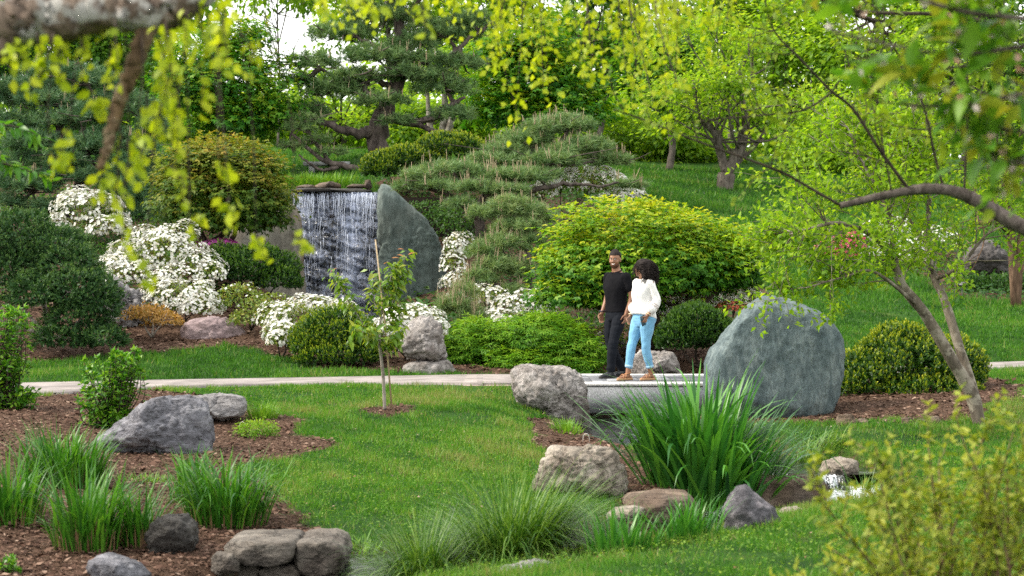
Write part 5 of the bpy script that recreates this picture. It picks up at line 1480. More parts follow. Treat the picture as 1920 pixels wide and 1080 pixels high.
azalea('green azalea with a few pale buds below the dark yew', 470, 30.0, [E(455, 565, 30.2, 46, 36, 0.5), E(500, 585, 29.8, 46, 36, 0.5), E(465, 600, 29.6, 46, 26, 0.45)], 90, 2600, F_white, 417, cover=0.2)
azalea('leafy bronze green shrub filling the gap behind the couple', 1120, 27.6, [E(1115, 640, 27.6, 40, 26, 0.4), E(1210, 630, 27.8, 36, 26, 0.4), E(1170, 640, 27.8, 40, 26, .4)], 0, 1300, None, 418, name='leafy_shrub')
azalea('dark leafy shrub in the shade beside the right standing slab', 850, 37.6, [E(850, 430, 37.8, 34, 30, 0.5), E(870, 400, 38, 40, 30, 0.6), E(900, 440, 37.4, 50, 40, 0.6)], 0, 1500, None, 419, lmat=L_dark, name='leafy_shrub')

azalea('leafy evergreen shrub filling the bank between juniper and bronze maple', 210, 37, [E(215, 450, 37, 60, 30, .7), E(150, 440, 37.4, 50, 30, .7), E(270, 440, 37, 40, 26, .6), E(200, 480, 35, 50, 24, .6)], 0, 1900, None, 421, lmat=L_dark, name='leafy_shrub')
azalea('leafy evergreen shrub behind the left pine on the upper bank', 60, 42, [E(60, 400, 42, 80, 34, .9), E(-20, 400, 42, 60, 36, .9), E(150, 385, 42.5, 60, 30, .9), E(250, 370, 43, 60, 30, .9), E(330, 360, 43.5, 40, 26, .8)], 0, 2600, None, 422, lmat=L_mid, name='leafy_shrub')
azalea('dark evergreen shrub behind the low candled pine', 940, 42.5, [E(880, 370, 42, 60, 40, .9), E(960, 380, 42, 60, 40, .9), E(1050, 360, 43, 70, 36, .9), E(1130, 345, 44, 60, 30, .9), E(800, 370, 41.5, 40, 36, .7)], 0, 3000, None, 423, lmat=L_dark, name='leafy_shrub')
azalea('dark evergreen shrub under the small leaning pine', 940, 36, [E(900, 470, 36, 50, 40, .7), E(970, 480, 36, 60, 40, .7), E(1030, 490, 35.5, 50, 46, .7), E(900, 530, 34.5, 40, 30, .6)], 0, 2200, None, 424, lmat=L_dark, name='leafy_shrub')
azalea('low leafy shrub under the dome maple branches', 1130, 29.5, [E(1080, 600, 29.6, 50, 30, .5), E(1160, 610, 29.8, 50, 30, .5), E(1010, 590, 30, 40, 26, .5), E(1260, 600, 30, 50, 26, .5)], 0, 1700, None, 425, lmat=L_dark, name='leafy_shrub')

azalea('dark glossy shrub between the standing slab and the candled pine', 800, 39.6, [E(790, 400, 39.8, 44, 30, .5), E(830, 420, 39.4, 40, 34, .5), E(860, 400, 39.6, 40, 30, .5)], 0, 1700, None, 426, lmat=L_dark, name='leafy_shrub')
# low creeping ground cover under the trees of the bank
X, Y = scatter(lambda x, y: bed_mask(x, y) & (sin_noise(np.stack([x, y], -1), 1.4, 78, 3) > -0.35) & ~((np.abs(x + 4.1) < 1.25) & (y < 41.2)), -40, 40, 31.5, 50, lambda y: 110)
n = len(X); az = rng.uniform(0, 6.28, n); mb = MB()
V, Q = kites(np.stack([X, Y, ground_z(X, Y) + rng.uniform(0.03, 0.20, n)], -1), np.stack([np.cos(az), np.sin(az), rng.normal(0.1, 0.4, n)], -1), unit(np.stack([rng.normal(0, .4, n), rng.normal(-0.3, .4, n), np.ones(n)], -1)), rng.uniform(0.08, 0.16, n), rng.uniform(0.05, 0.10, n), 0.15)
mb.add(V, Q, None, np.repeat(np.clip(rng.normal(0.42, 0.2, n), 0, 1), 4))
structure('creeping_ground_cover', mb, L_dark, False, 'stuff')
# ------------------------------------------------------------------ grasses along the stream
G_iris = leaf_mat('iris_leaf', [(0.02, 0.105, 0.018), (0.045, 0.18, 0.024), (0.10, 0.29, 0.03)], 0.3, 0.35, 0.45, 'object')
G_irisa = leaf_mat('iris_leaf_mass', [(0.02, 0.105, 0.018), (0.045, 0.18, 0.024), (0.10, 0.29, 0.03)], 0.3, 0.35, 0.45)
G_lir = leaf_mat('ribbon_grass', [(0.20, 0.13, 0.06), (0.022, 0.10, 0.012), (0.05, 0.18, 0.016), (0.13, 0.30, 0.03)], 0.35, 0.4, 0.4)
G_sedge = leaf_mat('sedge_leaf', [(0.018, 0.07, 0.010), (0.045, 0.125, 0.016), (0.11, 0.23, 0.026), (0.24, 0.36, 0.09)], 0.3, 0.4, 0.4)
G_tuft = leaf_mat('fresh_grass_tuft', [(0.05, 0.14, 0.012), (0.11, 0.26, 0.02), (0.22, 0.36, 0.035)], 0.35, 0.45, 0.3)

def clump_pts(px, D, rx, ry, n, power=0.7):
    c = at(px, D)
    a = rng.uniform(0, 6.28, n); r = rng.random(n) ** power
    x, y = c[0] + rx * r * np.cos(a), c[1] + ry * r * np.sin(a)
    return np.stack([x, y, ground_z(x, y) - 0.03], -1), a, r

# tall iris: each blade a leaf of its own
t = thing('iris_clump', 'tall dense iris clump with arching strap leaves beside the bridge', 'plant', at(1325, 15.1))
protos = []
for q in range(30):
    sty = q % 5
    V, Q, tt = blades(np.zeros((1, 3)), 0.0, rng.uniform(0.02, 0.10), rng.uniform(0.85, 1.22), rng.uniform(0.038, 0.054), [0.25, 0.5, 0.9, 1.5, 2.3][sty] * rng.uniform(0.8, 1.2), 9, 0.5, 2.2)
    k = np.repeat(np.array([[0, 0, 1.0]]), len(V), 0)
    mb = MB(); mb.add(V, Q); protos.append(mb.mesh('leaf', G_iris))
p, a, r = clump_pts(1318, 15.15, 0.52, 0.42, 295, 0.6)
for q in range(295):
    o = link('leaf', protos[int(rng.integers(0, 30))], t)
    o.location = Vector(p[q]) - t.location
    lean = 0.04 + 0.58 * r[q] * rng.uniform(0.5, 1.15)
    s = rng.uniform(0.82, 1.2) * (1.06 - 0.12 * r[q])
    o.rotation_euler = (Matrix.Rotation(a[q] + rng.normal(0, 0.4), 3, 'Z') @ Matrix.Rotation(lean, 3, 'Y')).to_euler()
    o.scale = (s, s, s)
p, a, r = clump_pts(1318, 15.2, 0.48, 0.38, 330)
V, Q, tt = blades(p, a, 0.03 + 0.3 * r, rng.uniform(0.6, 1.1, 330), 0.046, rng.uniform(0.1, 1.2, 330), 7, rng.random(330))
mb = MB(); mb.add(V, Q, None, tt); part(t, 'leaves', mb, G_irisa, kind='stuff')

def grass_clump(name, label, px, D, rx, ry, n, L, W, lean, curve, mat, group=None, wind=0.0, tint=(0.28, 0.92), pw=1.5, dead=0, seg=6):
    t = thing(name, label, 'grass', at(px, D), group)
    p, a, r = clump_pts(px, D, rx, ry, n)
    az = a + rng.normal(0, 0.7, n)
    if wind:
        az = np.arctan2(np.sin(az) * (1 - abs(wind) * 0.7), np.cos(az) + wind)
    V, Q, tt = blades(p, az, lean * (0.3 + r) * rng.uniform(0.3, 1.5, n), L * rng.uniform(0.45, 1.2, n), W * rng.uniform(0.6, 1.3, n), curve * rng.uniform(0.2, 2.2, n), seg, rng.uniform(*tint, n), pw)
    mb = MB(); mb.add(V, Q, None, tt); part(t, 'leaves', mb, mat)
    if dead:
        p, a, r = clump_pts(px, D, rx * 1.05, ry * 1.05, dead)
        V, Q, tt = blades(p, a, 0.25 * rng.random(dead), L * 0.4 * rng.uniform(0.5, 1.1, dead), W * 0.55, rng.uniform(0, 0.5, dead), 3, rng.random(dead) * 0.5)
        mb = MB(); mb.add(V, Q, None, tt); part(t, 'dry_stalks', mb, leaf_mat('dry_stalk', [(0.14, 0.08, 0.045), (0.30, 0.20, 0.11)], 0.1, 0.8, 0.1))
    return t
RG = 'ribbon grass clumps in the mulch bed'
grass_clump('grass_clump', 'upper left ribbon grass clump below the big blue grey boulder', 118, 14.6, 0.33, 0.26, 430, 0.52, 0.020, 0.22, 0.75, G_lir, RG, 0.1, dead=80)
grass_clump('grass_clump', 'ribbon grass clump at the far left edge', 22, 12.9, 0.22, 0.2, 260, 0.56, 0.019, 0.18, 0.7, G_lir, RG, 0.1, dead=110)
grass_clump('grass_clump', 'ribbon grass clump with brown stalks at lower left', 165, 12.0, 0.24, 0.22, 300, 0.62, 0.019, 0.2, 0.75, G_lir, RG, 0.1, dead=170)
grass_clump('grass_clump', 'thin ribbon grass clump above the dark damp rock', 262, 12.15, 0.15, 0.15, 150, 0.52, 0.017, 0.22, 0.8, G_lir, RG, 0.15, dead=110)
grass_clump('grass_clump', 'lush drooping ribbon grass clump by the near lawn', 425, 12.95, 0.30, 0.24, 430, 0.58, 0.020, 0.22, 1.25, G_lir, RG, 0.1, dead=120, pw=2.0)
grass_clump('grass_clump', 'small upright ribbon grass clump against the big blue grey boulder', 352, 13.8, 0.14, 0.14, 110, 0.48, 0.020, 0.15, 0.6, G_lir, RG, 0.05, dead=50)
SG = 'sedge mounds leaning over the stream'
grass_clump('sedge_mound', 'left hand fountain of fine sedge at the stream', 795, 11.35, 0.15, 0.14, 1500, 0.62, 0.0085, 0.5, 1.15, G_sedge, SG, 0.15, tint=(0.05, 0.95), seg=8)
grass_clump('sedge_mound', 'big windswept fine sedge mound in front of the cream boulder', 965, 11.6, 0.24, 0.2, 2700, 0.86, 0.0085, 0.5, 1.05, G_sedge, SG, 0.35, tint=(0.05, 0.95), seg=8)
IG = 'young iris tufts along the front bank'
grass_clump('iris_tuft', 'young iris tuft right of the windswept sedge', 1165, 11.05, 0.22, 0.12, 125, 0.33, 0.018, 0.25, 0.35, G_irisa, IG, 0.15)
grass_clump('iris_tuft', 'young iris tuft left of the mottled purple boulder', 1290, 11.25, 0.20, 0.12, 130, 0.34, 0.018, 0.3, 0.45, G_irisa, IG, 0.1)
grass_clump('grass_tuft', 'sparse bright grass at the foot of the ledge wall', 570, 11.05, 0.28, 0.10, 130, 0.16, 0.010, 0.2, 0.4, G_tuft)
grass_clump('grass_tuft', 'dark grass tuft right of the small cascade', 1612, 15.9, 0.24, 0.16, 460, 0.34, 0.010, 0.5, 1.2, G_sedge)
grass_clump('grass_tuft', 'dark grassy tuft behind the tall iris by the pond', 1510, 17.4, 0.36, 0.26, 620, 0.30, 0.011, 0.5, 1.2, G_sedge)
grass_clump('grass_tuft', 'fresh grass tuft beside the flat pale rock', 492, 19.2, 0.17, 0.13, 260, 0.24, 0.010, 0.3, 0.7, G_tuft)
grass_clump('grass_tuft', 'grass tuft growing at the foot of the bridge end boulder', 1062, 19.2, 0.16, 0.3, 240, 0.20, 0.010, 0.3, 0.7, G_tuft)
grass_clump('grass_tuft', 'long grass fringe above the waterfall lip', 590, 42.3, 1.0, 0.35, 900, 0.42, 0.03, 0.25, 0.6, G_tuft)
grass_clump('grass_tuft', 'small green grass patch below the blue grey boulder', 285, 15.0, 0.3, 0.18, 260, 0.10, 0.010, 0.4, 0.6, G_tuft)
grass_clump('grass_tuft', 'weedy sprigs at the left edge of the stream bank', 680, 12.5, 0.16, 0.12, 110, 0.16, 0.012, 0.5, 0.8, G_tuft)

# ------------------------------------------------------------------ leaf helpers for near plants
def leaf_mesh(name, mat, L, W, fold=0.18, droop=0.25, seg=4):
    """one curved, folded leaf lying along +X"""
    t = np.linspace(0, 1, seg + 1)
    w = W * 0.5 * np.sin(np.pi * np.clip(t, 0.03, 0.985) ** 0.75) 
    z = -droop * L * t ** 2
    C = np.stack([t * L, 0 * t, z], -1)
    A = C + np.stack([0 * t, w, w * fold * 2], -1); B = C + np.stack([0 * t, -w, w * fold * 2], -1)
    V = np.concatenate([A, C, B]); n = seg + 1
    i = np.arange(seg)
    Q = np.concatenate([np.stack([i, i + n, i + n + 1, i + 1], 1), np.stack([i + n, i + 2 * n, i + 2 * n + 1, i + n + 1], 1)])
    mb = MB(); mb.add(V, Q)
    return mb.mesh(name, mat, (0, 0, 0), True)

def basis(d, n):
    x = Vector(d).normalized(); z = Vector(n); y = z.cross(x)
    if y.length < 1e-4:
        y = Vector((0, 1, 0)).cross(x)
    y.normalize(); z = x.cross(y)
    return Matrix((x, y, z)).transposed().to_4x4()

def place_leaves(root, protos, anchors, mat_attr, L, W, limit=290, name='leaf', scale=(0.7, 1.2)):
    """the leaves that show largest are parts of their own, the rest one mesh"""
    if len(anchors) > limit:
        pos = np.array([a[0] for a in anchors])
        px = 960 + FPX * pos[:, 0] / pos[:, 1]; py = 540 - FPX * (pos[:, 2] - CAMZ) / pos[:, 1]
        vis = (px > 0) & (px < 1920) & (py > 0) & (py < 1080)
        order = np.argsort(pos[:, 1] + np.where(vis, 0, 1000) + rng.random(len(pos)) * 0.6)
    else:
        order = np.arange(len(anchors))
    for q in order[:limit]:
        p, d, n = anchors[q]
        o = link(name, protos[int(rng.integers(0, len(protos)))], root)
        s = rng.uniform(*scale)
        o.matrix_local = Matrix.Translation(Vector(p) - root.location) @ basis(d, n) @ Matrix.Scale(s, 4)
    rest = order[limit:]
    if len(rest):
        A = [anchors[q] for q in rest]
        mb = MB(); k = len(A)
        add_leaves(mb, np.array([a[0] for a in A]), np.array([a[1] for a in A]), np.array([a[2] for a in A]), L * rng.uniform(0.7, 1.2, k), W, rng.random(k))
        part(root, 'leaves', mb, mat_attr, kind='stuff')

def two_mats(name, cols, **kw):
    return leaf_mat(name + '_single', cols, src='object', **kw), leaf_mat(name, cols, **kw)

# ------------------------------------------------------------------ bright shrubs by the path (left)
hs, ha = two_mats('fresh_shrub_leaf', [(0.03, 0.12, 0.010), (0.06, 0.20, 0.014), (0.12, 0.30, 0.02), (0.22, 0.38, 0.04)], trans=0.4, rough=0.4, spec=0.35)
def leafy_shrub(label, px, D, ells, nst, seed, L=0.07, W=0.036, limit=240):
    b = at(px, D, -0.02); t = thing('leafy_shrub', label, 'shrub', b)
    q = np.random.default_rng(seed); tm = MB(); anchors = []
    for s in range(nst):
        c, r = ells[q.integers(0, len(ells))]
        e = c + unit(q.normal(size=3) + np.array([0, -0.2, 0.35])) * r * q.uniform(0.5, 1.0)
        s0 = b + q.normal(0, 0.06, 3) * [1, 1, 0]
        mid = s0 * 0.45 + e * 0.55 + q.normal(0, 0.05, 3); mid[2] -= 0.06
        path = limb(tm, [s0, mid, e], 0.008, 0.002, 12, 5)
        for k in range(5, 12):
            dr = unit(path[min(k + 1, 11)] - path[k - 1])
            for sgn in range(2):
                side = unit(np.cross(dr, q.normal(size=3)))
                d = unit(side + dr * 0.5 + np.array([0, 0, 0.1 - (0.2 if k < 11 else 0)]))
                anchors.append((path[k], d, unit(np.array([0, 0, 1.0]) + q.normal(0, 0.4, 3))))
        for k in range(5):
            anchors.append((path[11], unit(dr * 0.7 + q.normal(0, 0.6, 3)), unit(np.array([0, 0, 1.0]) + q.normal(0, 0.4, 3))))
    part(t, 'stems', tm, B_dark, True)
    pr = [leaf_mesh('leaf', hs, L * rng.uniform(0.8, 1.15), W * rng.uniform(0.85, 1.1)) for _ in range(5)]
    place_leaves(t, pr, anchors, ha, L, W, limit)
    return t
leafy_shrub('bright green leafy shrub between the path and the blue grey boulder', 212, 18.6, [E(205, 705, 18.6, 72, 50, 0.4), E(190, 745, 18.5, 50, 48, 0.35), E(235, 690, 18.6, 45, 38, .3), E(215, 780, 18.5, 32, 30, .25)], 150, 501)
leafy_shrub('bright green shrub cut by the left edge of the picture above the path', -10, 20.2, [E(0, 640, 20.2, 58, 78, 0.5), E(30, 610, 20.1, 30, 40, 0.35), E(10, 690, 20.1, 45, 40, 0.4)], 140, 502)
leafy_shrub('low green shrub at the left edge just below the path', 20, 20.1, [E(20, 752, 20.1, 42, 22, 0.3), E(50, 742, 20, 26, 14, 0.2)], 42, 503, limit=120)
leafy_shrub('seedling leaves in the bottom left corner', 15, 11.2, [E(18, 1062, 11.2, 26, 18, 0.12)], 14, 504, 0.045, 0.02, 80)
# low ground cover in the mulch
t = thing('ground_cover', 'low feathery green plant in the mulch behind the blue grey boulder', 'plant', at(482, 17.9))
lm = MB(); crown_leaves(lm, [E(482, 808, 17.9, 36, 20, 0.2)], 150, 9, 0.035, 0.012, rs=0.03, tbase=0.6); part(t, 'leaves', lm, L_lace)
# hosta like plants
def hosta(label, px, D, n, L, W, seed, h=0.25):
    b = at(px, D, h * 0.2); t = thing('hosta_plant', label, 'plant', b)
    hm, _ = two_mats('hosta_leaf', [(0.03, 0.10, 0.012), (0.06, 0.17, 0.018), (0.12, 0.25, 0.03)], trans=0.3, rough=0.4, spec=0.4)
    pr = [leaf_mesh('leaf', hm, L * k, W * k, 0.12, 0.5, 5) for k in (0.85, 1.0, 1.1)]
    an = []
    for q in range(n):
        a = rng.uniform(0, 6.28); e = rng.uniform(0.2, 1.1)
        d = np.array([math.cos(a) * math.cos(e), math.sin(a) * math.cos(e), math.sin(e)])
        an.append((b + np.array([rng.normal(0, 0.12), rng.normal(0, 0.1), rng.uniform(0, h)]), d, unit(np.array([0, 0, 1.0]) - d * d[2])))
    place_leaves(t, pr, an, None, L, W, 300)
hosta('glossy strap leaved plant at the foot of the right standing slab', 790, 33.0, 60, 0.34, 0.11, 511, 0.35)
hosta('broad leaved plant beside the ripe azalea under the bright yew edge', 725, 27.4, 30, 0.26, 0.12, 512, 0.2)

# ------------------------------------------------------------------ staked cherry sapling
t = thing('cherry_sapling', 'staked young cherry sapling with coppery tips on the near lawn', 'tree', at(722, 20.0))
tm = MB()
b = at(722, 20.0, -0.05)
tr = limb(tm, [b, P(718, 700, 20), P(712, 640, 20), P(716, 580, 20), P(728, 540, 20), P(738, 500, 20)], 0.022, 0.006, 24, 8)
br_ = [limb(tm, [P(713, 648, 20), P(690, 620, 20.0), P(660, 575, 19.9), P(640, 540, 19.9), P(626, 512, 19.9)], 0.011, 0.003, 18, 6),
       limb(tm, [P(714, 600, 20), P(735, 570, 20.1), P(750, 530, 20.1), P(760, 480, 20.1)], 0.010, 0.003, 18, 6),
       limb(tm, [P(712, 640, 20), P(700, 630, 19.8), P(680, 622, 19.7), P(660, 618, 19.6)], 0.008, 0.003, 12, 6),
       limb(tm, [P(716, 590, 20), P(700, 560, 20.2), P(708, 510, 20.2)], 0.008, 0.002, 12, 6),
       limb(tm, [P(715, 625, 20), P(738, 605, 20.1), P(756, 570, 20.1)], 0.007, 0.002, 12, 6), limb(tm, [P(722, 560, 20), P(742, 530, 20), P(752, 500, 20)], 0.006, 0.002, 12, 6), limb(tm, [P(712, 655, 20), P(735, 640, 19.9), P(750, 615, 19.9)], 0.006, 0.002, 12, 6)]
part(t, 'trunk', tm, B_pale, True)
cs, ca = two_mats('cherry_leaf', [(0.07, 0.16, 0.014), (0.12, 0.24, 0.018), (0.20, 0.32, 0.03), (0.29, 0.33, 0.04)], trans=0.42, rough=0.35, spec=0.4)
an = []
for path in br_ + [tr[11:]]:
    m = len(path)
    for k in range(3, m):
        dr = unit(path[min(k + 1, m - 1)] - path[k - 1])
        for _ in range(10):
            d = unit(unit(np.cross(dr, rand_dirs(1)[0])) + dr * 0.35 - np.array([0, 0, 0.75]))
            an.append((path[k] + rng.normal(0, 0.045, 3), d, unit(np.array([0, -0.3, 1.0]) + rng.normal(0, 0.4, 3))))
pr = [leaf_mesh('leaf', cs, 0.118 * k, 0.05 * k, 0.2, 0.3) for k in (0.8, 0.95, 1.1)]
place_leaves(t, pr, an, ca, 0.1, 0.042, 300)
cop = leaf_mat('copper_leaf', [(0.42, 0.13, 0.05), (0.45, 0.24, 0.06), (0.35, 0.09, 0.05)], 0.4, 0.4, 0.35, 'object')
pc = [leaf_mesh('leaf', cop, 0.09, 0.034, 0.2, 0.2)]
for (x, y) in ((757, 468), (765, 478), (728, 492), (620, 510), (745, 478), (735, 484)):
    o = link('leaf', pc[0], t, label='coppery young leaf')
    d = unit(rng.normal(size=3) * [1, 0.5, 0.5] + np.array([0.3, 0, 0.1]))
    o.matrix_local = Matrix.Translation(Vector(P(x, y, 20.0)) - t.location) @ basis(d, (0, -0.4, 1))
s_ = MB(); V, Q, T = tube(np.array([at(736, 20.02, -0.1), P(722, 610, 20.0), P(704, 449, 19.98)]), [0.011, 0.010, 0.008], 8); s_.add(V, Q, T)
solo('bamboo_stake', 'thin pale bamboo stake leaning on the cherry sapling', 'stake', s_, plain_mat('bamboo', (0.42, 0.33, 0.20), 0.6, 0.3, 40, (0.30, 0.22, 0.13)), at(736, 20.02), None, True)

# ------------------------------------------------------------------ serviceberry at right: two leaning stems
def grow(mb, start, d, length, r, depth, q, tips, kids=(3, 4), up=0.1, spread=0.7, seg=7, minr=0.0015):
    path = [np.asarray(start, float)]
    d = unit(d)
    for k in range(seg):
        d = unit(d + q.normal(0, 0.14, 3) + np.array([0, 0, up * 0.25]))
        path.append(path[-1] + d * length / seg)
    path = np.array(path)
    V, Q, T = tube(path, np.linspace(r, max(minr, r * 0.35), len(path)), 6 if r > 0.01 else 4, False)
    mb.add(V, Q, T)
    if depth == 0:
        tips.append(path); return
    for _ in range(int(q.integers(kids[0], kids[1] + 1))):
        k = int(q.integers(2, len(path)))
        nd = unit(d + unit(np.cross(d, q.normal(size=3))) * spread + np.array([0, 0, up]))
        grow(mb, path[k], nd, length * q.uniform(0.5, 0.8), max(minr, r * 0.5), depth - 1, q, tips, kids, up, spread, max(4, seg - 1), minr)

def twig_anchors(tips, q, per=2, step=1, droop=0.0, jit=0.02, back=0.3):
    an = []
    for path in tips:
        m = len(path)
        for k in range(int(m * back), m, step):
            dr = unit(path[min(k + 1, m - 1)] - path[k - 1])
            for _ in range(per):
                d = unit(unit(np.cross(dr, q.normal(size=3))) + dr * 0.5 - np.array([0, 0, droop]))
                an.append((path[k] + q.normal(0, jit, 3), d, unit(np.array([0, 0, 1.0]) + q.normal(0, 0.45, 3))))
    return an

D = 18.3
q_ = np.random.default_rng(601)
b = at(1838, 18.4, -0.06); t = thing('serviceberry_tree', 'slender two stemmed lime leaved tree leaning in the right foreground bed', 'tree', b)
tm = MB(); tips = []
A = limb(tm, [b, P(1822, 740, 18.4), P(1782, 670, 18.3), P(1735, 590, 18.2), P(1692, 535, 18.1), P(1672, 480, 18.0)], 0.075, 0.045, 26, 10)
B = limb(tm, [b + [0.03, 0.05, 0], P(1826, 740, 18.5), P(1795, 640, 18.6), P(1770, 560, 18.7), P(1745, 500, 18.8), P(1738, 430, 18.9)], 0.06, 0.035, 26, 10)
A1 = limb(tm, [A[-1], P(1640, 445, 17.9), P(1600, 425, 17.7), P(1560, 418, 17.5), P(1515, 430, 17.4), P(1480, 440, 17.4)], 0.035, 0.008, 18, 7)
A2 = limb(tm, [A[-2], P(1668, 420, 18), P(1655, 370, 18), P(1620, 310, 18.1), P(1590, 240, 18.2)], 0.03, 0.007, 18, 7)
A3 = limb(tm, [A[16], P(1640, 510, 17.7), P(1580, 520, 17.5), P(1510, 540, 17.4)], 0.022, 0.006, 14, 6)
B1 = limb(tm, [B[-1], P(1742, 360, 19), P(1730, 280, 19), P(1760, 180, 19.1)], 0.033, 0.008, 16, 7)
B2 = limb(tm, [B[18], P(1800, 500, 18.4), P(1850, 440, 18.3), P(1900, 420, 18.3)], 0.026, 0.006, 16, 7)
B3 = limb(tm, [B[-3], P(1710, 420, 18.8), P(1690, 350, 18.7), P(1680, 260, 18.7)], 0.024, 0.006, 14, 6)
for path, ln, cnt in ((A1, 0.75, 26), (A2, 0.75, 26), (A3, 0.4, 8), (B1, 0.8, 22), (B2, 0.7, 14), (B3, 0.8, 22), (A[14:], 0.6, 5), (B[15:], 0.6, 8)):
    for _ in range(cnt):
        k = int(q_.integers(3, len(path)))
        dr = unit(path[min(k + 1, len(path) - 1)] - path[k - 1])
        nd = unit(dr * 0.5 + unit(np.cross(dr, q_.normal(size=3))) * 0.8 + np.array([-0.05, 0, 0.12]))
        grow(tm, path[k], nd, ln * q_.uniform(0.6, 1.1), 0.008, 1, q_, tips, (3, 4), 0.08, 0.8, 6, 0.0014)
part(t, 'trunk', tm, B_stem, True)
an = twig_anchors(tips, q_, 5, 1, 0.0, 0.05, 0.05)
mb = MB(); k = len(an)
add_leaves(mb, np.array([a[0] for a in an]), np.array([a[1] for a in an]), np.array([a[2] for a in an]), 0.072 * rng.uniform(0.7, 1.25, k), 0.038 * rng.uniform(0.8, 1.2, k), np.clip(rng.normal(0.55, 0.2, k), 0, 1))
part(t, 'leaves', mb, L_lime, kind='stuff')
print('serviceberry leaves', k)
# dark stemmed small tree at the far right behind it
t = thing('small_tree', 'small brown stemmed tree at the far right behind the furrowed boulder', 'tree', at(1905, 36, -0.05))
tm = MB(); tips = []; q_ = np.random.default_rng(605)
b = at(1905, 36, -0.05)
for pts in ([b, P(1895, 430, 36), P(1885, 370, 36), P(1900, 290, 36)], [b, P(1915, 440, 36), P(1925, 380, 36)], [P(1893, 432, 36), P(1870, 415, 35.6), P(1835, 418, 35.3)]):
    pth = limb(tm, pts, 0.11, 0.04, 14, 8)
    for _ in range(9):
        kk = int(q_.integers(5, 14)); grow(tm, pth[kk], q_.normal(size=3) + [0, 0, 0.4], 1.2, 0.02, 1, q_, tips, (3, 4))
part(t, 'trunk', tm, bark_mat('red_brown_bark', (0.06, 0.035, 0.022), (0.19, 0.12, 0.08), 8), True)
an = twig_anchors(tips, q_, 3, 1, 0.1, 0.05); mb = MB(); k = len(an)
add_leaves(mb, np.array([a[0] for a in an]), np.array([a[1] for a in an]), np.array([a[2] for a in an]), 0.10, 0.05, rng.random(k)); part(t, 'crown', mb, L_lime)

# ------------------------------------------------------------------ foreground: lime shrub lower right
gs, ga = two_mats('yellow_green_shrub_leaf', [(0.10, 0.17, 0.02), (0.20, 0.28, 0.03), (0.33, 0.38, 0.05), (0.40, 0.42, 0.09)], trans=0.42, rough=0.5, spec=0.25)
Dn = 6.6
b = np.array([*XY(1800, Dn), 0.0]); b[2] = float(ground_z(b[0], b[1])) - 0.02
t = thing('foreground_shrub', 'out of focus yellow green shrub filling the lower right corner', 'shrub', b)
q_ = np.random.default_rng(611); tm = MB(); tips = []
tops = [(1490, 1062), (1520, 915), (1560, 1030), (1640, 835), (1650, 900), (1690, 860), (1740, 830), (1760, 870), (1800, 810), (1850, 800), (1830, 860), (1900, 810), (1930, 830), (1890, 880), (1960, 860), (1700, 920), (1780, 930), (1850, 930), (1920, 950), (1650, 980), (1720, 1000), (1800, 1010), (1880, 1020), (1620, 1040), (1580, 1075), (1960, 1000), (1990, 900), (2010, 820), (1690, 1060), (1770, 1070), (1930, 1080), (1840, 1080)]
for (x, y) in tops:
    e = P(x, y, Dn + q_.uniform(-0.35, 0.35))
    s0 = b + q_.normal(0, 0.10, 3) * [1, 1, 0]
    mid = s0 * 0.5 + e * 0.5 + q_.normal(0, 0.04, 3)
    path = limb(tm, [s0, mid, e], 0.006, 0.0022, 16, 6)
    tips.append(path[9:])
    for _ in range(7):
        k = int(q_.integers(7, 16)); grow(tm, path[k], unit(path[k] - path[k - 2]) + q_.normal(0, 0.6, 3), 0.15, 0.002, 0, q_, tips, seg=5)
part(t, 'stems', tm, bark_mat('reddish_twig', (0.09, 0.05, 0.03), (0.22, 0.14, 0.09), 30), True)
an = twig_anchors(tips, q_, 3, 1, -0.25, 0.008, 0.1)
pr = [leaf_mesh('leaf', gs, 0.044 * k, 0.022 * k, 0.15, 0.15) for k in (0.85, 1.0, 1.2)]
place_leaves(t, pr, an, ga, 0.044, 0.022, 300)
print('shrub leaves', len(an))

# ------------------------------------------------------------------ foreground: weeping birch, limb at top left
ws, wa = two_mats('young_birch_leaf', [(0.24, 0.34, 0.012), (0.36, 0.46, 0.015), (0.48, 0.54, 0.03)], trans=0.5, rough=0.45, spec=0.3)
q_ = np.random.default_rng(621)
b = np.array([-2.55, 5.6, 0.0]); b[2] = float(ground_z(b[0], b[1])) - 0.1
t = thing('weeping_birch', 'weeping tree whose lichened limb crosses the top left corner', 'tree', b)
tm = MB()
D = 5.0
limb(tm, [b, b + [0.1, -0.1, 1.2], P(-420, 150, 5.2), P(-260, 70, 5.1)], 0.16, 0.10, 16, 12)
main = limb(tm, [P(-420, 150, 5.2), P(-150, 55, 5.05), P(0, 48, 5), P(60, 36, 5), P(120, 36, 5), P(200, 18, 5), P(280, 24, 5), P(340, 4, 5), P(390, -50, 5.1), P(420, -150, 5.2)], 0.078, 0.048, 110, 20, 0.004, 5)
stub = limb(tm, [P(30, 55, 5), P(8, 75, 4.97), P(-5, 110, 4.95)], 0.035, 0.02, 8, 8)
part(t, 'limb', tm, B_lichen, True)
tm = MB()
limb(tm, [P(282, 30, 5), P(262, 95, 4.98), P(240, 150, 4.97), P(218, 205, 4.96), P(206, 262, 4.95), P(186, 318, 4.95)], 0.031, 0.010, 50, 14, 0.003, 6)
part(t, 'broken_branch', tm, B_brown, True)
tm = MB()
over = limb(tm, [P(420, -150, 5.2), P(620, -240, 6.2), P(820, -200, 7.4), P(1050, -150, 8.4), P(1350, -170, 9)], 0.05, 0.02, 24, 8)
part(t, 'upper_limb', tm, B_lichen, True)
tm = MB(); an = []
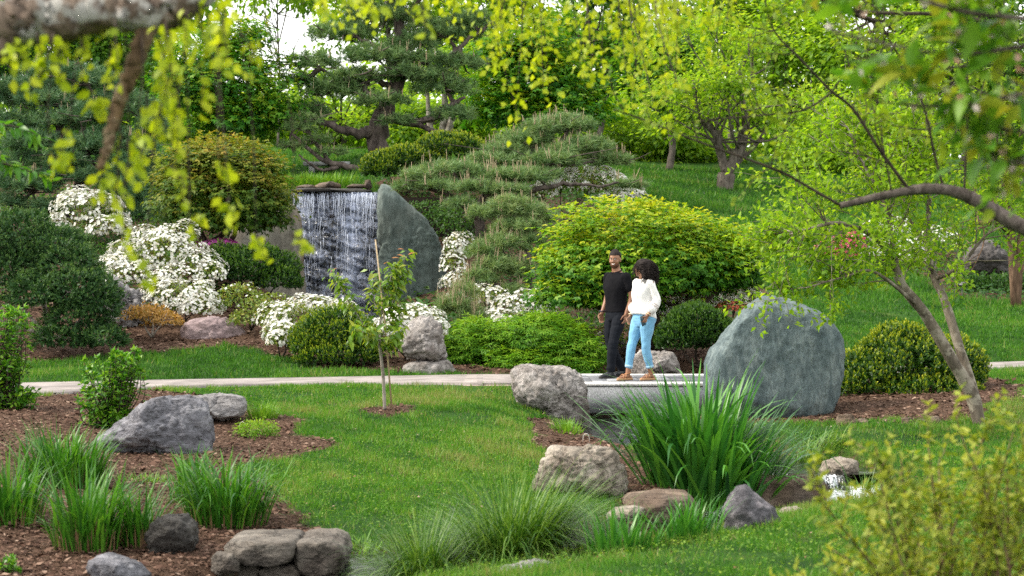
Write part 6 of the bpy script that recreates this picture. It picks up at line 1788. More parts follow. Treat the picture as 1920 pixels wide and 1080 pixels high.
def strand(pts, dens, jit=0.012, per=2, D=None):
    path = limb(tm, pts, 0.0035, 0.0012, max(6, dens), 4, 0.003, int(q_.integers(0, 9999)))
    for k in range(1, len(path)):
        for _ in range(per):
            d = unit(rand_dirs(1)[0] * [1, 1, 0.4] - np.array([0, 0, 0.75]))
            an.append((path[k] + q_.normal(0, jit, 3), d, unit(rand_dirs(1)[0] + np.array([0, -0.5, 0.4]))))
hang = [(40, 60, 28, 130, 7), (70, 60, 72, 150, 8), (100, 60, 60, 170, 9), (120, 55, 110, 150, 8), (20, 70, 15, 110, 4), (150, 45, 160, 105, 6), (190, 40, 200, 130, 7), (215, 35, 210, 160, 8), (290, 45, 310, 190, 12), (310, 40, 330, 250, 14), (330, 30, 300, 150, 9), (350, 20, 345, 130, 9),
        (300, 100, 285, 300, 12), (330, 120, 340, 240, 10), (275, 170, 255, 330, 10), (300, 200, 315, 245, 7), (370, 0, 385, 90, 7), (400, -20, 410, 110, 9), (425, -30, 430, 130, 9), (450, 60, 465, 130, 5), (225, 240, 215, 420, 11), (240, 260, 232, 470, 12), (200, 300, 195, 360, 5), (255, 250, 262, 330, 6), (360, 100, 378, 200, 7),
        (130, 240, 130, 300, 4), (165, 200, 180, 190, 2), (150, 120, 185, 200, 3), (95, 290, 105, 300, 2), (320, 310, 345, 370, 4), (430, 370, 440, 410, 5), (480, 435, 490, 470, 5), (410, 310, 415, 330, 2), (545, 440, 570, 460, 4), (355, 420, 365, 400, 3), (600, -20, 610, 30, 5), (790, -30, 800, 60, 8), (690, -30, 700, 20, 5), (340, 150, 330, 320, 7), (270, 480, 275, 530, 4)]
for x0, y0, x1, y1, dn in hang:
    dd = 4.95 + q_.uniform(-0.12, 0.15)
    if y0 > 230:   # long bare twig up to the limb first
        limb(tm, [P(x0 * 0.8 + 60, 25, 5.0), P(x0 + q_.normal(0, 12), (25 + y0) * 0.5, dd), P(x0, y0, dd)], 0.0022, 0.0015, 9, 4)
    strand([P(x0, y0, dd), P((x0 + x1) / 2 + q_.normal(0, 8), (y0 + y1) / 2, dd), P(x1, y1, dd)], dn)
part(t, 'twigs', tm, B_dark, True, 'stuff')
pr = [leaf_mesh('leaf', ws, 0.037 * k, 0.025 * k, 0.15, 0.2) for k in (0.8, 1.0, 1.15)]
n5 = len(an)
place_leaves(t, pr, an, wa, 0.040, 0.028, 300)
# weeping sprays from the upper limb across the top middle: twigs as one part, leaves one part
tm = MB(); an = []
for q in range(56):
    x = q_.uniform(930, 1390) if q < 42 else q_.uniform(600, 930)
    dd = q_.uniform(7.6, 9.2)
    y1 = q_.uniform(30, 190) if x > 930 else q_.uniform(-10, 60)
    if 1000 < x < 1200 and q_.random() < 0.3:
        y1 += 60
    st = over[int(np.argmin(np.abs(over[:, 0] - P(x, 0, dd)[0])))]
    e = P(x + q_.normal(0, 30), y1, dd)
    path = limb(tm, [st, (st * 0.4 + e * 0.6) + q_.normal(0, 0.05, 3) + [0, 0, 0.1], e], 0.004, 0.0013, 18, 4)
    for k in range(6, 18):
        for _ in range(3):
            d = unit(rand_dirs(1)[0] * [1, 1, 0.4] - np.array([0, 0, 0.7]))
            an.append((path[k] + q_.normal(0, 0.03, 3), d, unit(rand_dirs(1)[0] + np.array([0, -0.5, 0.4]))))
part(t, 'hanging_twigs', tm, B_dark, True, 'stuff')
mb = MB(); k = len(an)
add_leaves(mb, np.array([a[0] for a in an]), np.array([a[1] for a in an]), np.array([a[2] for a in an]), 0.041 * rng.uniform(0.7, 1.2, k), 0.030, rng.random(k))
part(t, 'leaves', mb, wa, kind='stuff')
print('birch leaves', n5, k)
# sprig entering from the left edge
t = thing('green_branch', 'thin green leafed branch entering from the left edge', 'branch', P(-120, 250, 9.0))
tm = MB(); tips = []
for pts in ([P(-150, 230, 9), P(-20, 232, 9), P(40, 240, 9), P(72, 255, 9)], [P(-150, 320, 9), P(-20, 305, 9), P(45, 318, 9), P(95, 335, 9)], [P(-150, 260, 9), P(-30, 285, 9), P(20, 310, 9)]):
    tips.append(limb(tm, pts, 0.006, 0.002, 18, 5))
part(t, 'twig', tm, B_dark, True)
an = twig_anchors(tips, q_, 2, 1, 0.45, 0.01, 0.3)
pr = [leaf_mesh('leaf', hs, 0.075, 0.026, 0.15, 0.35)]
place_leaves(t, pr, an, ha, 0.07, 0.025, 120)

# ------------------------------------------------------------------ foreground: cherry branches on the right
q_ = np.random.default_rng(631)
b = np.array([3.6, 8.9, 0.0]); b[2] = float(ground_z(b[0], b[1])) - 0.1
t = thing('cherry_tree', 'cherry tree whose bare curving branch reaches in from the right edge', 'tree', b)
tm = MB(); D = 9.0
limb(tm, [b, b + [0.02, 0, 0.9], P(2180, 500, 9), P(2060, 470, 9)], 0.11, 0.07, 14, 12)
m1 = limb(tm, [P(2060, 470, 9), P(1960, 440, 9), P(1905, 420, 9), P(1850, 388, 9), P(1800, 362, 9), P(1740, 354, 9), P(1660, 366, 9), P(1575, 386, 9)], 0.05, 0.017, 34, 10)
part(t, 'branch', tm, bark_mat('grey_cherry_bark', (0.05, 0.038, 0.032), (0.16, 0.13, 0.115), 22), True)
tm = MB(); tips = []
tw = [([(1578, 386), (1535, 362), (1470, 325), (1400, 298), (1300, 262), (1200, 222), (1150, 205)], 0.014, 0.005), ([(1705, 356), (1650, 282), (1600, 205), (1560, 172), (1500, 110), (1450, 55), (1430, -20)], 0.016, 0.005), ([(1562, 172), (1510, 205), (1440, 215), (1360, 222), (1285, 230)], 0.010, 0.003),
      ([(1770, 356), (1750, 280), (1735, 210), (1700, 130), (1650, 40), (1640, -30)], 0.013, 0.004), ([(1850, 386), (1868, 300), (1872, 180), (1880, 60), (1885, -30)], 0.012, 0.004), ([(1808, 362), (1812, 270), (1815, 180), (1812, 60), (1820, -20)], 0.010, 0.003), ([(1672, 364), (1660, 300), (1640, 230), (1650, 160)], 0.009, 0.003),
      ([(1560, 172), (1590, 130), (1620, 95)], 0.008, 0.003), ([(1640, 40), (1560, 10), (1520, -20)], 0.022, 0.02), ([(1905, 60), (1800, 30), (1700, 25), (1600, 20), (1530, -15)], 0.02, 0.015), ([(1920, 115), (1860, 120), (1800, 125), (1740, 130)], 0.014, 0.01)]
paths = []
for pts, r0, r1 in tw:
    pth = limb(tm, [P(x, y, 9 - 0.3 * (k / len(pts))) for k, (x, y) in enumerate(pts)], r0 * 0.62, r1 * 0.6, 24, 6)
    paths.append(pth)
    for _ in range(9):
        k = int(q_.integers(6, 24)); dr = unit(pth[k] - pth[k - 2])
        grow(tm, pth[k], dr * 0.5 + unit(np.cross(dr, q_.normal(size=3))) * 0.9 - [0, 0, 0.1], 0.3 * q_.uniform(0.6, 1.3), 0.0035, 0, q_, tips, seg=6)
part(t, 'twigs', tm, B_dark, True, 'stuff')
an = twig_anchors(tips, q_, 2, 1, 0.3, 0.012, 0.2)
ls, la = two_mats('spring_leaf', [(0.11, 0.20, 0.015), (0.19, 0.29, 0.02), (0.30, 0.38, 0.03)], trans=0.48, rough=0.45, spec=0.3)
pr = [leaf_mesh('leaf', ls, 0.046 * k, 0.027 * k, 0.15, 0.25) for k in (0.8, 1.0, 1.2)]
place_leaves(t, pr, an, la, 0.045, 0.026, 300)
print('cherry leaves', len(an))
# nearer cherry spray, top right, dark leaves and spent blossom
b = np.array([2.5, 4.3, 0.0]); b[2] = float(ground_z(b[0], b[1])) - 0.1
t = thing('cherry_tree', 'near cherry with large blurred leaves and faded blossom at top right', 'tree', b)
tm = MB(); tips = []
limb(tm, [b, b + [0.0, 0, 1.0], P(2300, 200, 4.4), P(2150, 60, 4.5)], 0.09, 0.045, 14, 10)
for pts in ([(2150, 60), (1980, 40), (1800, 20), (1640, -30), (1540, -70)], [(2180, 120), (2020, 150), (1900, 180), (1780, 200), (1640, 190)], [(2180, 120), (2040, 60), (1900, 90), (1760, 100), (1560, 60)], [(2200, 180), (2060, 230), (1950, 250), (1860, 240), (1760, 240)], [(2200, 180), (2060, 290), (1960, 310), (1880, 300)], [(2150, 60), (1980, -30), (1700, -60), (1500, -40)]):
    pth = limb(tm, [P(x, y, 4.5 + 0.1 * k) for k, (x, y) in enumerate(pts)], 0.010, 0.003, 24, 7)
    for _ in range(10):
        k = int(q_.integers(8, 24)); dr = unit(pth[k] - pth[k - 2])
        grow(tm, pth[k], dr * 0.5 + unit(np.cross(dr, q_.normal(size=3))) * 0.8, 0.13, 0.0022, 0, q_, tips, seg=4)
part(t, 'branch', tm, bark_mat('grey_cherry_bark', (0.05, 0.038, 0.032), (0.16, 0.13, 0.115), 22), True)
ds, da = two_mats('broad_cherry_leaf', [(0.06, 0.18, 0.014), (0.11, 0.26, 0.018), (0.18, 0.34, 0.025), (0.36, 0.34, 0.04)], trans=0.42, rough=0.4, spec=0.3)
an = twig_anchors(tips, q_, 2, 1, 0.05, 0.02, 0.2)
pr = [leaf_mesh('leaf', ds, 0.080 * k, 0.042 * k, 0.15, 0.3) for k in (0.75, 1.0, 1.15)]
place_leaves(t, pr, an, da, 0.07, 0.036, 300)
fm = MB(); k = len(tips) * 2
pp = np.array([tips[int(q_.integers(0, len(tips)))][int(q_.integers(1, 5))] for _ in range(k)]) + q_.normal(0, 0.02, (k, 3)) - [0, 0, 0.025]
flowers(fm, pp, rand_dirs(k) - [0, 0, 0.6], 0.026, rng.random(k))
part(t, 'blossoms', fm, leaf_mat('faded_blossom', [(0.62, 0.30, 0.20), (0.66, 0.52, 0.46), (0.72, 0.66, 0.62)], 0.3, 0.6, 0.2, 'attr', (1, 0.95, 0.9)), kind='stuff')
print('near cherry', len(an))

# ------------------------------------------------------------------ plant label on a stake, wire hoop markers
b = at(1804, 36.5); s_ = thing('plant_label', 'small black plant label on a thin stake by the far right yew', 'sign', b)
mb = MB(); V, Q, T = tube(np.array([b - [0, 0, 0.1], b + [0, 0, 0.42]]), 0.012, 8); mb.add(V, Q, T); part(s_, 'stake', mb, plain_mat('black_metal', (0.012, 0.012, 0.014), 0.4, 0.5))
mb = MB(); V, Q = box((-0.10, -0.012, 0), (0.10, 0.012, 0.11)); V = V @ np.array([[1, 0, 0], [0, 0.9, -0.4], [0, 0.4, 0.9]]) + b + [0, 0, 0.41]; mb.add(V, Q); part(s_, 'plate', mb, plain_mat('black_metal', (0.012, 0.012, 0.014), 0.4, 0.5))
mb = MB()
for k, (w_, z) in enumerate(((0.07, 0.075), (0.05, 0.05), (0.06, 0.028))):
    V, Q = box((-w_, -0.016, z), (w_, -0.0135, z + 0.008)); V = V @ np.array([[1, 0, 0], [0, 0.9, -0.4], [0, 0.4, 0.9]]) + b + [0, 0, 0.41]; mb.add(V, Q)
part(s_, 'lettering', mb, plain_mat('pale_print', (0.5, 0.5, 0.5), 0.6))
for (x, D, lab) in ((455, 18.2, 'thin white wire hoop in the mulch behind the blue grey boulder'), (1099, 18.3, 'thin white wire hoop in the mulch above the cream boulder')):
    b = at(x, D); mb = MB(); a = np.linspace(0, math.pi, 14)
    V, Q, T = tube(np.stack([b[0] + 0.035 * np.cos(a), b[1] + 0 * a, b[2] + 0.02 + 0.09 * np.sin(a) ** 0.6], -1), 0.003, 5); mb.add(V, Q, T)
    solo('wire_hoop', lab, 'marker', mb, plain_mat('white_wire', (0.6, 0.58, 0.54), 0.5), b)
# ------------------------------------------------------------------ people
def remeshed(mb, voxel, ratio=1.0, smooth=2, wrinkle=0.0, wfreq=25.0, seed=1, wstretch=(1, 1, 1)):
    me = mb.mesh('tmp', [])
    o = bpy.data.objects.new('tmp', me); COL.objects.link(o)
    m = o.modifiers.new('r', 'REMESH'); m.mode = 'VOXEL'; m.voxel_size = voxel
    s = o.modifiers.new('s', 'SMOOTH'); s.factor = 0.5; s.iterations = smooth
    if ratio < 1:
        d = o.modifiers.new('d', 'DECIMATE'); d.ratio = ratio
    dg = bpy.context.evaluated_depsgraph_get(); dg.update()
    ev = o.evaluated_get(dg); em = ev.to_mesh()
    n = len(em.vertices); V = np.empty(n * 3, np.float32); em.vertices.foreach_get('co', V); V = V.reshape(-1, 3).astype(float)
    N = np.empty(n * 3, np.float32); em.vertices.foreach_get('normal', N); N = N.reshape(-1, 3)
    em.calc_loop_triangles()
    T = np.empty(len(em.loop_triangles) * 3, np.int32); em.loop_triangles.foreach_get('vertices', T); T = T.reshape(-1, 3)
    ev.to_mesh_clear(); bpy.data.objects.remove(o); bpy.data.meshes.remove(me)
    if wrinkle:
        w = sin_noise(V * np.array(wstretch), wfreq, seed, 3)
        V = V + N * (wrinkle * w)[:, None]
    return V, T

class Person:
    def __init__(s, label, base, F):
        s.F = unit(np.array([F[0], F[1], 0.0])); s.R = np.array([s.F[1], -s.F[0], 0.0]); s.base = np.asarray(base, float)
        s.root = thing('person', label, 'person', base)
    def W(s, v):
        v = np.asarray(v, float)
        return s.base + v[..., :1] * s.R + v[..., 1:2] * s.F + v[..., 2:3] * np.array([0, 0, 1.0])
    def put(s, name, V, F, mat, parent=None, smooth=True, label=None, Q=None):
        mb = MB(); mb.add(s.W(V), Q, F)
        return part(parent or s.root, name, mb, mat, smooth, None, label)

def rings(mb, sec, n=24, p=2.3):
    """stack of horizontal super-elliptic rings: (r, f, u, a, b)"""
    a = np.arange(n) * 2 * math.pi / n
    cx, cy = np.sign(np.cos(a)) * np.abs(np.cos(a)) ** (2 / p), np.sign(np.sin(a)) * np.abs(np.sin(a)) ** (2 / p)
    sec = np.asarray(sec, float)
    k = spline(sec, len(sec) * 3)
    V = np.stack([k[:, 0:1] + k[:, 3:4] * cx, k[:, 1:2] + k[:, 4:5] * cy, np.repeat(k[:, 2:3], n, 1)], -1)
    m = len(k)
    i, j = np.meshgrid(np.arange(m - 1), np.arange(n), indexing='ij'); q = i * n + j; q2 = i * n + (j + 1) % n
    Q = np.stack([q, q2, q2 + n, q + n], -1).reshape(-1, 4)
    V = np.vstack([V.reshape(-1, 3), [k[0, :3], k[-1, :3]]])
    j = np.arange(n); jj = (j + 1) % n
    T = np.vstack([np.stack([np.full(n, m * n), jj, j], 1), np.stack([np.full(n, m * n + 1), (m - 1) * n + j, (m - 1) * n + jj], 1)])
    mb.add(V, Q, T)

def lim(mb, pts, rad, n=16, sides=12):
    path = spline(pts, n)
    r = np.interp(np.linspace(0, 1, n), np.linspace(0, 1, len(rad)), rad)
    V, Q, T = tube(path, r, sides); mb.add(V, Q, T)
    for q in (0, -1):
        mb.add(*sphere(path[q], r[q] * 0.98, 10, 8))

def rotz(V, yaw, c, pitch=0.0, roll=0.0):
    M = Matrix.Rotation(yaw, 3, 'Z') @ Matrix.Rotation(pitch, 3, 'X') @ Matrix.Rotation(roll, 3, 'Y')
    return (np.asarray(V, float) - c) @ np.array(M).T + c

def hand(mb, wrist, d, nrm, thumb, curl, k=1.0, spread=0.0):
    d = unit(d); nrm = unit(np.asarray(nrm) - d * (np.asarray(nrm) @ d)); s = unit(np.asarray(thumb, float) - d * (np.asarray(thumb) @ d) - nrm * (np.asarray(thumb) @ nrm))
    w = np.asarray(wrist, float)
    for t, a in ((0.0, 0.024), (0.35, 0.031), (0.7, 0.038), (1.0, 0.037)):
        for o in (-0.6, 0, 0.6):
            mb.add(*sphere(w + d * 0.088 * k * t + s * a * o * k, np.array([0.015, 0.015, 0.015]) * k, 8, 6))
    for q, (o, L) in enumerate(((0.031, 0.070), (0.0105, 0.080), (-0.0105, 0.075), (-0.031, 0.058))):
        p = w + d * 0.086 * k + s * o * k; dd = unit(d + s * spread * o * 8); pts = [p - d * 0.02, p]
        ang = 0.0
        for f in (0.42, 0.32, 0.26):
            ang += curl * (1 + 0.12 * q)
            p = p + (dd * math.cos(ang) + nrm * math.sin(ang)) * L * f * k; pts.append(p)
        lim(mb, pts, [0.0098 * k, 0.0095 * k, 0.009 * k, 0.0085 * k, 0.0072 * k], 12, 8)
    p = w + d * 0.02 * k + s * 0.024 * k
    q1 = p + (d * 0.6 + s * 0.75 + nrm * 0.2) * 0.042 * k; q2 = q1 + (d * 0.85 + s * 0.15 + nrm * (0.35 + curl * 0.5)) * 0.032 * k; q3 = q2 + (d * 0.9 + nrm * (0.3 + curl)) * 0.022 * k
    lim(mb, [p, q1, q2, q3], [0.014 * k, 0.0115 * k, 0.010 * k, 0.008 * k], 10, 8)

def head_geo(c, k, yaw, pitch):
    """head centred near c (middle of the skull), looking along +f before the turn"""
    mb = MB()
    S = lambda o, r: mb.add(*sphere(np.array(o) * k, np.array(r) * k, 20, 14))
    S((0, -0.008, 0.022), (0.076, 0.097, 0.098)); S((0, 0.02, -0.045), (0.062, 0.072, 0.075)); S((0, 0.048, -0.085), (0.040, 0.040, 0.034)); S((0, 0.035, -0.02), (0.066, 0.060, 0.055))
    S((0, 0.070, 0.030), (0.050, 0.022, 0.016)); S((0, 0.098, -0.022), (0.015, 0.020, 0.014)); S((0, 0.092, 0.0), (0.010, 0.014, 0.024)); S((0.018, 0.086, -0.026), (0.010, 0.011, 0.009)); S((-0.018, 0.086, -0.026), (0.010, 0.011, 0.009))
    for s in (1, -1):
        S((s * 0.038, 0.068, -0.03), (0.026, 0.022, 0.024)); S((s * 0.077, -0.008, -0.012), (0.010, 0.024, 0.032))
    S((0, 0.081, -0.052), (0.030, 0.013, 0.008)); S((0, 0.079, -0.070), (0.027, 0.013, 0.009))
    lim(mb, [(0, -0.02, -0.07), (0, -0.03, -0.17)], [0.056 * k, 0.062 * k], 6, 14)
    piv = np.array([0, -0.02, -0.12]) * k
    f = lambda V: rotz(V, yaw, piv, pitch) + c
    return MBmap(mb, f), f

def MBmap(mb, f):
    o = MB(); o.V = [f(v) for v in mb.V]; o.Q, o.T, o.t, o.n, o.mq, o.mt = mb.Q, mb.T, mb.t, mb.n, mb.mq, mb.mt
    return o
def merge(dst, src):
    V = np.concatenate(src.V); dst.add(V, np.concatenate(src.Q) if src.Q else None, np.concatenate(src.T) if src.T else None)

def skin_mat(name, c):
    m, n, l, out = _nt(name)
    t = noise_tex(n, l, obj_vec(n, l), 18, 4, 0.6)
    col = ramp(n, l, t.outputs[0], [tuple(x * 0.82 for x in c), tuple(x * 1.15 for x in c)], [0.35, 0.65])
    p = principled(n, l, col, 0.45, 0.4)
    p.inputs['Subsurface Weight'].default_value = 0.08
    p.inputs['Subsurface Radius'].default_value = (0.02, 0.008, 0.004)
    l.new(p.outputs[0], out.inputs[0]); return m
def cloth_mat(name, c, scale=60, rough=0.85, var=0.8, fine=400):
    m, n, l, out = _nt(name)
    v = obj_vec(n, l)
    t = noise_tex(n, l, v, scale * 0.15, 4, 0.6); t2 = noise_tex(n, l, v, fine, 2, 0.6)
    col = ramp(n, l, t.outputs[0], [tuple(x * var for x in c), c], [0.35, 0.65])
    p = principled(n, l, col, rough, 0.2 if c[0] > 0.1 else 0.06, t2.outputs[0], 0.25, 0.002)
    p.inputs['Sheen Weight'].default_value = 0.15 if c[0] > 0.1 else 0.0
    l.new(p.outputs[0], out.inputs[0]); return m
SK1, SK2 = skin_mat('deep_brown_skin', (0.26, 0.125, 0.07)), skin_mat('warm_brown_skin', (0.27, 0.135, 0.078))
C_polo, C_trou = cloth_mat('black_polo_cotton', (0.009, 0.009, 0.011)), cloth_mat('black_denim', (0.013, 0.015, 0.020))
C_blouse, C_jean = cloth_mat('white_blouse_cotton', (0.78, 0.77, 0.76), var=0.94), cloth_mat('light_blue_denim', (0.17, 0.40, 0.62), var=0.78, scale=40)
C_hair = plain_mat('black_hair', (0.010, 0.008, 0.008), 0.75, 0.15, 60, (0.03, 0.022, 0.02))
C_boot, C_sole = plain_mat('black_leather', (0.014, 0.015, 0.018), 0.35, 0.5), plain_mat('dark_sole', (0.02, 0.018, 0.016), 0.8)
C_tan, C_cork = plain_mat('tan_leather', (0.34, 0.16, 0.07), 0.55, 0.4), plain_mat('cork_sole', (0.46, 0.28, 0.15), 0.8, 0.2, 120, (0.36, 0.2, 0.1))
C_white, C_dark = plain_mat('tooth_white', (0.75, 0.72, 0.68), 0.3), plain_mat('eye_dark', (0.012, 0.008, 0.006), 0.2, 0.5)
C_lip = plain_mat('lip', (0.20, 0.075, 0.06), 0.4)
C_phone, C_gold, C_band = plain_mat('phone_case', (0.03, 0.07, 0.09), 0.25, 0.5), plain_mat('pale_gold_beads', (0.62, 0.48, 0.30), 0.4, 0.5), plain_mat('dark_wristband', (0.02, 0.02, 0.05), 0.5)

def foot_mesh(mb, ank, yaw, k, pitch=0.0, fat=1.0):
    """a foot whose sole is on u = ank.u - 0.09k"""
    c = np.array(ank, float)
    f = lambda o: rotz(np.array([o]) * k, yaw, np.zeros(3), pitch)[0] + c
    for o, r in (((0, -0.035, -0.052), 0.036), ((0, 0.0, -0.035), 0.040), ((0, 0.045, -0.045), 0.040), ((0, 0.09, -0.056), 0.036), ((0.006, 0.13, -0.063), 0.031), ((0.004, 0.165, -0.068), 0.026)):
        V, Q, T = sphere((0, 0, 0), np.array([r * 1.02, r * 1.25, r * 0.9]) * k * fat, 12, 10)
        mb.add(rotz(V, yaw, np.zeros(3), pitch) + f(o), Q, T)
def sole_geo(ank, yaw, k, z0, z1, pitch=0.0, w=1.0):
    out = [(-0.078, 0.02), (-0.07, 0.032), (-0.03, 0.036), (0.04, 0.036), (0.10, 0.045), (0.15, 0.043), (0.185, 0.030), (0.200, 0.010)]
    pts = [(x * w, f) for f, x in out] + [(-x * w, f) for f, x in out[::-1]]
    n = len(pts); V = np.array([(x, f, z) for z in (z0, z1) for x, f in pts]) * k
    j = np.arange(n); jj = (j + 1) % n
    Q = np.stack([j, jj, jj + n, j + n], 1)
    V = np.vstack([V, [[0, 0.06 * k, z0 * k], [0, 0.06 * k, z1 * k]]])
    T = np.vstack([np.stack([np.full(n, 2 * n), jj, j], 1), np.stack([np.full(n, 2 * n + 1), j + n, jj + n], 1)])
    return rotz(V, yaw, np.zeros(3), pitch) + np.array(ank, float), Q, T

def ring_geo(c, axis, R, r, n=20, m=6):
    axis = unit(axis); u = unit(np.cross(axis, [0.3, 0.5, 0.8])); v = np.cross(axis, u)
    a = np.arange(n + 1) * 2 * math.pi / n
    path = np.asarray(c) + R * (np.cos(a)[:, None] * u + np.sin(a)[:, None] * v)
    return tube(path, r, m, False)

DECK = 0.334
# ---- man
man = Person('smiling man in black polo shirt and black trousers walking across the bridge', (P(1156, 540, 24.15)[0], 24.15, DECK), (-0.80, -0.60))
HC = np.array([0, 0.035, 1.675]); YAW = math.radians(32)
hl, ha_, kl, al = (-.095, 0, .91), (.095, 0, .91), (-.105, .15, .50), (-.10, .19, .095)
kr, ar = (.10, 0.03, .50), (.095, -.20, .105)
lsh, lel, lwr = (-.205, -.01, 1.415), (-.255, -.06, 1.14), (-.245, .03, .905)
rsh, rel, rwr = (.205, -.01, 1.415), (.25, -.04, 1.14), (.235, .07, .91)
TORSO = [(0, 0, .84, .160, .115), (0, 0, .93, .168, .118), (0, .005, 1.03, .160, .114), (0, .008, 1.14, .168, .12), (0, .01, 1.27, .192, .126), (0, .0, 1.37, .200, .112), (0, -.01, 1.44, .165, .09), (0, -.01, 1.485, .09, .07), (0, .0, 1.53, .062, .062)]
body = MB()
rings(body, TORSO)
for s in (lsh, rsh):
    body.add(*sphere(np.array(s) * [0.92, 1, .99], 0.055))
lim(body, [lsh, lel, lwr], [.056, .050, .045, .043, .036, .028]); lim(body, [rsh, rel, rwr], [.056, .050, .045, .043, .036, .028])
hand(body, lwr, (-0.02, 0.12, -1), (1, 0.2, 0), (0, 1, 0), 0.35); hand(body, rwr, (0.02, 0.15, -1), (-1, 0.2, 0), (0, 1, 0), 0.35)
lim(body, [hl, kl, al], [.088, .075, .055, .056, .045, .038]); lim(body, [ha_, kr, ar], [.088, .075, .055, .056, .045, .038])
foot_mesh(body, al, 0, .98); foot_mesh(body, ar, 0, .98)
hm, hf = head_geo(HC, 1.0, YAW, -0.12)
merge(body, hm)
V, T = remeshed(body, .0062, .22, 3)
root_body = man.put('body', V, T, SK1)
def face(person, hf, smile=True):
    for s in (1, -1):
        V, Q, T = sphere((s * 0.030, 0.0845, 0.010), (0.0125, 0.006, 0.0065), 12, 8); person.put('eye', hf(V), T, C_white, Q=Q)
        V, Q, T = sphere((s * 0.030 - 0.002, 0.0895, 0.010), (0.0058, 0.003, 0.0058), 10, 8); person.put('pupil', hf(V), T, C_dark, Q=Q)
        V, Q, T = tube(np.array([(s * 0.014, 0.0935, 0.026), (s * 0.030, 0.0935, 0.031), (s * 0.047, 0.085, 0.026)]), [0.0035, 0.0042, 0.0025], 6); person.put('eyebrow', hf(V), T, C_hair, Q=Q)
    V, Q, T = tube(spline([(-0.027, 0.084, -0.052), (-0.012, 0.0945, -0.059), (0, 0.0965, -0.061), (0.012, 0.0945, -0.059), (0.027, 0.084, -0.052)], 13), np.array([.0015, .003, .004, .0045, .005, .005, .005, .005, .005, .0045, .004, .003, .0015]), 8); person.put('teeth', hf(V), T, C_white, Q=Q)
    V, Q, T = tube(spline([(-0.030, 0.082, -0.051), (-0.012, 0.092, -0.068), (0, 0.094, -0.071), (0.012, 0.092, -0.068), (0.030, 0.082, -0.051)], 13), 0.0042, 6); person.put('lower_lip', hf(V), T, C_lip, Q=Q)
face(man, hf)
# short beard along the jaw
mb = MB()
V, Q, T = sphere((0, 0.022, -0.066), (0.0645, 0.074, 0.062), 24, 16)
keep = (V[:, 2] < -0.082 + 0.5 * np.abs(V[:, 0]))
fm_ = np.array([q for q in Q if keep[q].all()]); man.put('beard', hf(V), np.array([t for t in T if keep[t].all()]).reshape(-1, 3), plain_mat('short_beard', (0.12, 0.055, 0.032), 0.8, 0.2, 300, (0.06, 0.03, 0.02)), Q=fm_)
# hair cap with short curls
V, Q, T = sphere((0, -0.014, 0.030), (0.086, 0.103, 0.110), 40, 28)
V = V * np.array([.985, .98, .99]) + unit(V) * (0.006 * sin_noise(V, 230, 5, 2))[:, None]
keep = V[:, 2] > 0.062 - 1.1 * np.clip(0.035 - V[:, 1], 0, 0.09)
man.put('hair', hf(V), T[np.all(keep[T], 1)], C_hair, Q=Q[np.all(keep[Q], 1)])
# polo
g_ = MB()
rings(g_, [(0, 0, .925, .182, .132), (0, 0, .96, .180, .130), (0, .005, 1.04, .172, .128), (0, .01, 1.15, .180, .134), (0, .012, 1.27, .204, .138), (0, 0, 1.37, .212, .124), (0, -.01, 1.445, .172, .100), (0, -.01, 1.49, .092, .078)], p=2.2)
for a, e in ((lsh, lel), (rsh, rel)):
    a, e = np.array(a), np.array(e)
    lim(g_, [a * [.80, 1, 1.002], a * [.97, 1, .995], a + (e - a) * .56], [.066, .073, .067, .066])
V, T = remeshed(g_, .008, .6, 3, .006, 24, 4, (1, 1, 0.7))
po = man.put('polo_shirt', V, T, C_polo)
V, Q, T = ring_geo((0, .0, 1.497), (0, .35, 1), .070, .013, 24, 8); V = V + [0, 0.004, 0]; man.put('collar', V, T, C_polo, po, Q=Q)
V, Q = box((-.014, .112, 1.33), (.014, .128, 1.47)); V[:, 1] -= (V[:, 2] - 1.33) * 0.30; man.put('placket', V, None, C_polo, po, Q=Q)
# trousers
g_ = MB()
rings(g_, [(0, 0, .80, .135, .11), (0, 0, .86, .176, .128), (0, 0, .93, .174, .124), (0, 0, .965, .168, .12)])
lim(g_, [np.array(hl) - [0, 0, .02], kl, np.array(al) + [0, 0.0, .02]], [.100, .095, .076, .074, .066, .062]); lim(g_, [np.array(ha_) - [0, 0, .02], kr, np.array(ar) + [0, .02, .02]], [.100, .095, .076, .074, .066, .062])
V, T = remeshed(g_, .008, .6, 2, .006, 20, 9, (1, 1, 1.6))
man.put('trousers', V, T, C_trou)
for ank in (al, ar):
    g_ = MB(); foot_mesh(g_, ank, 0, 1.02, 0, 1.14); lim(g_, [np.array(ank) + [0, -.005, .05], np.array(ank) + [0, 0, -.03]], [.050, .048], 6)
    V, T = remeshed(g_, .007, .7, 3); V[:, 2] = np.maximum(V[:, 2], 0.012)
    bo = man.put('boot', V, T, C_boot)
    V, Q, T = sole_geo((ank[0], ank[1], 0), 0, 1.06, .001, .020); man.put('sole', V, T, C_sole, bo, Q=Q)
V, Q, T = ring_geo(np.array(rwr) + [0, 0, .03], (0, .1, 1), .034, .008); man.put('wristband', V, T, C_band, Q=Q)

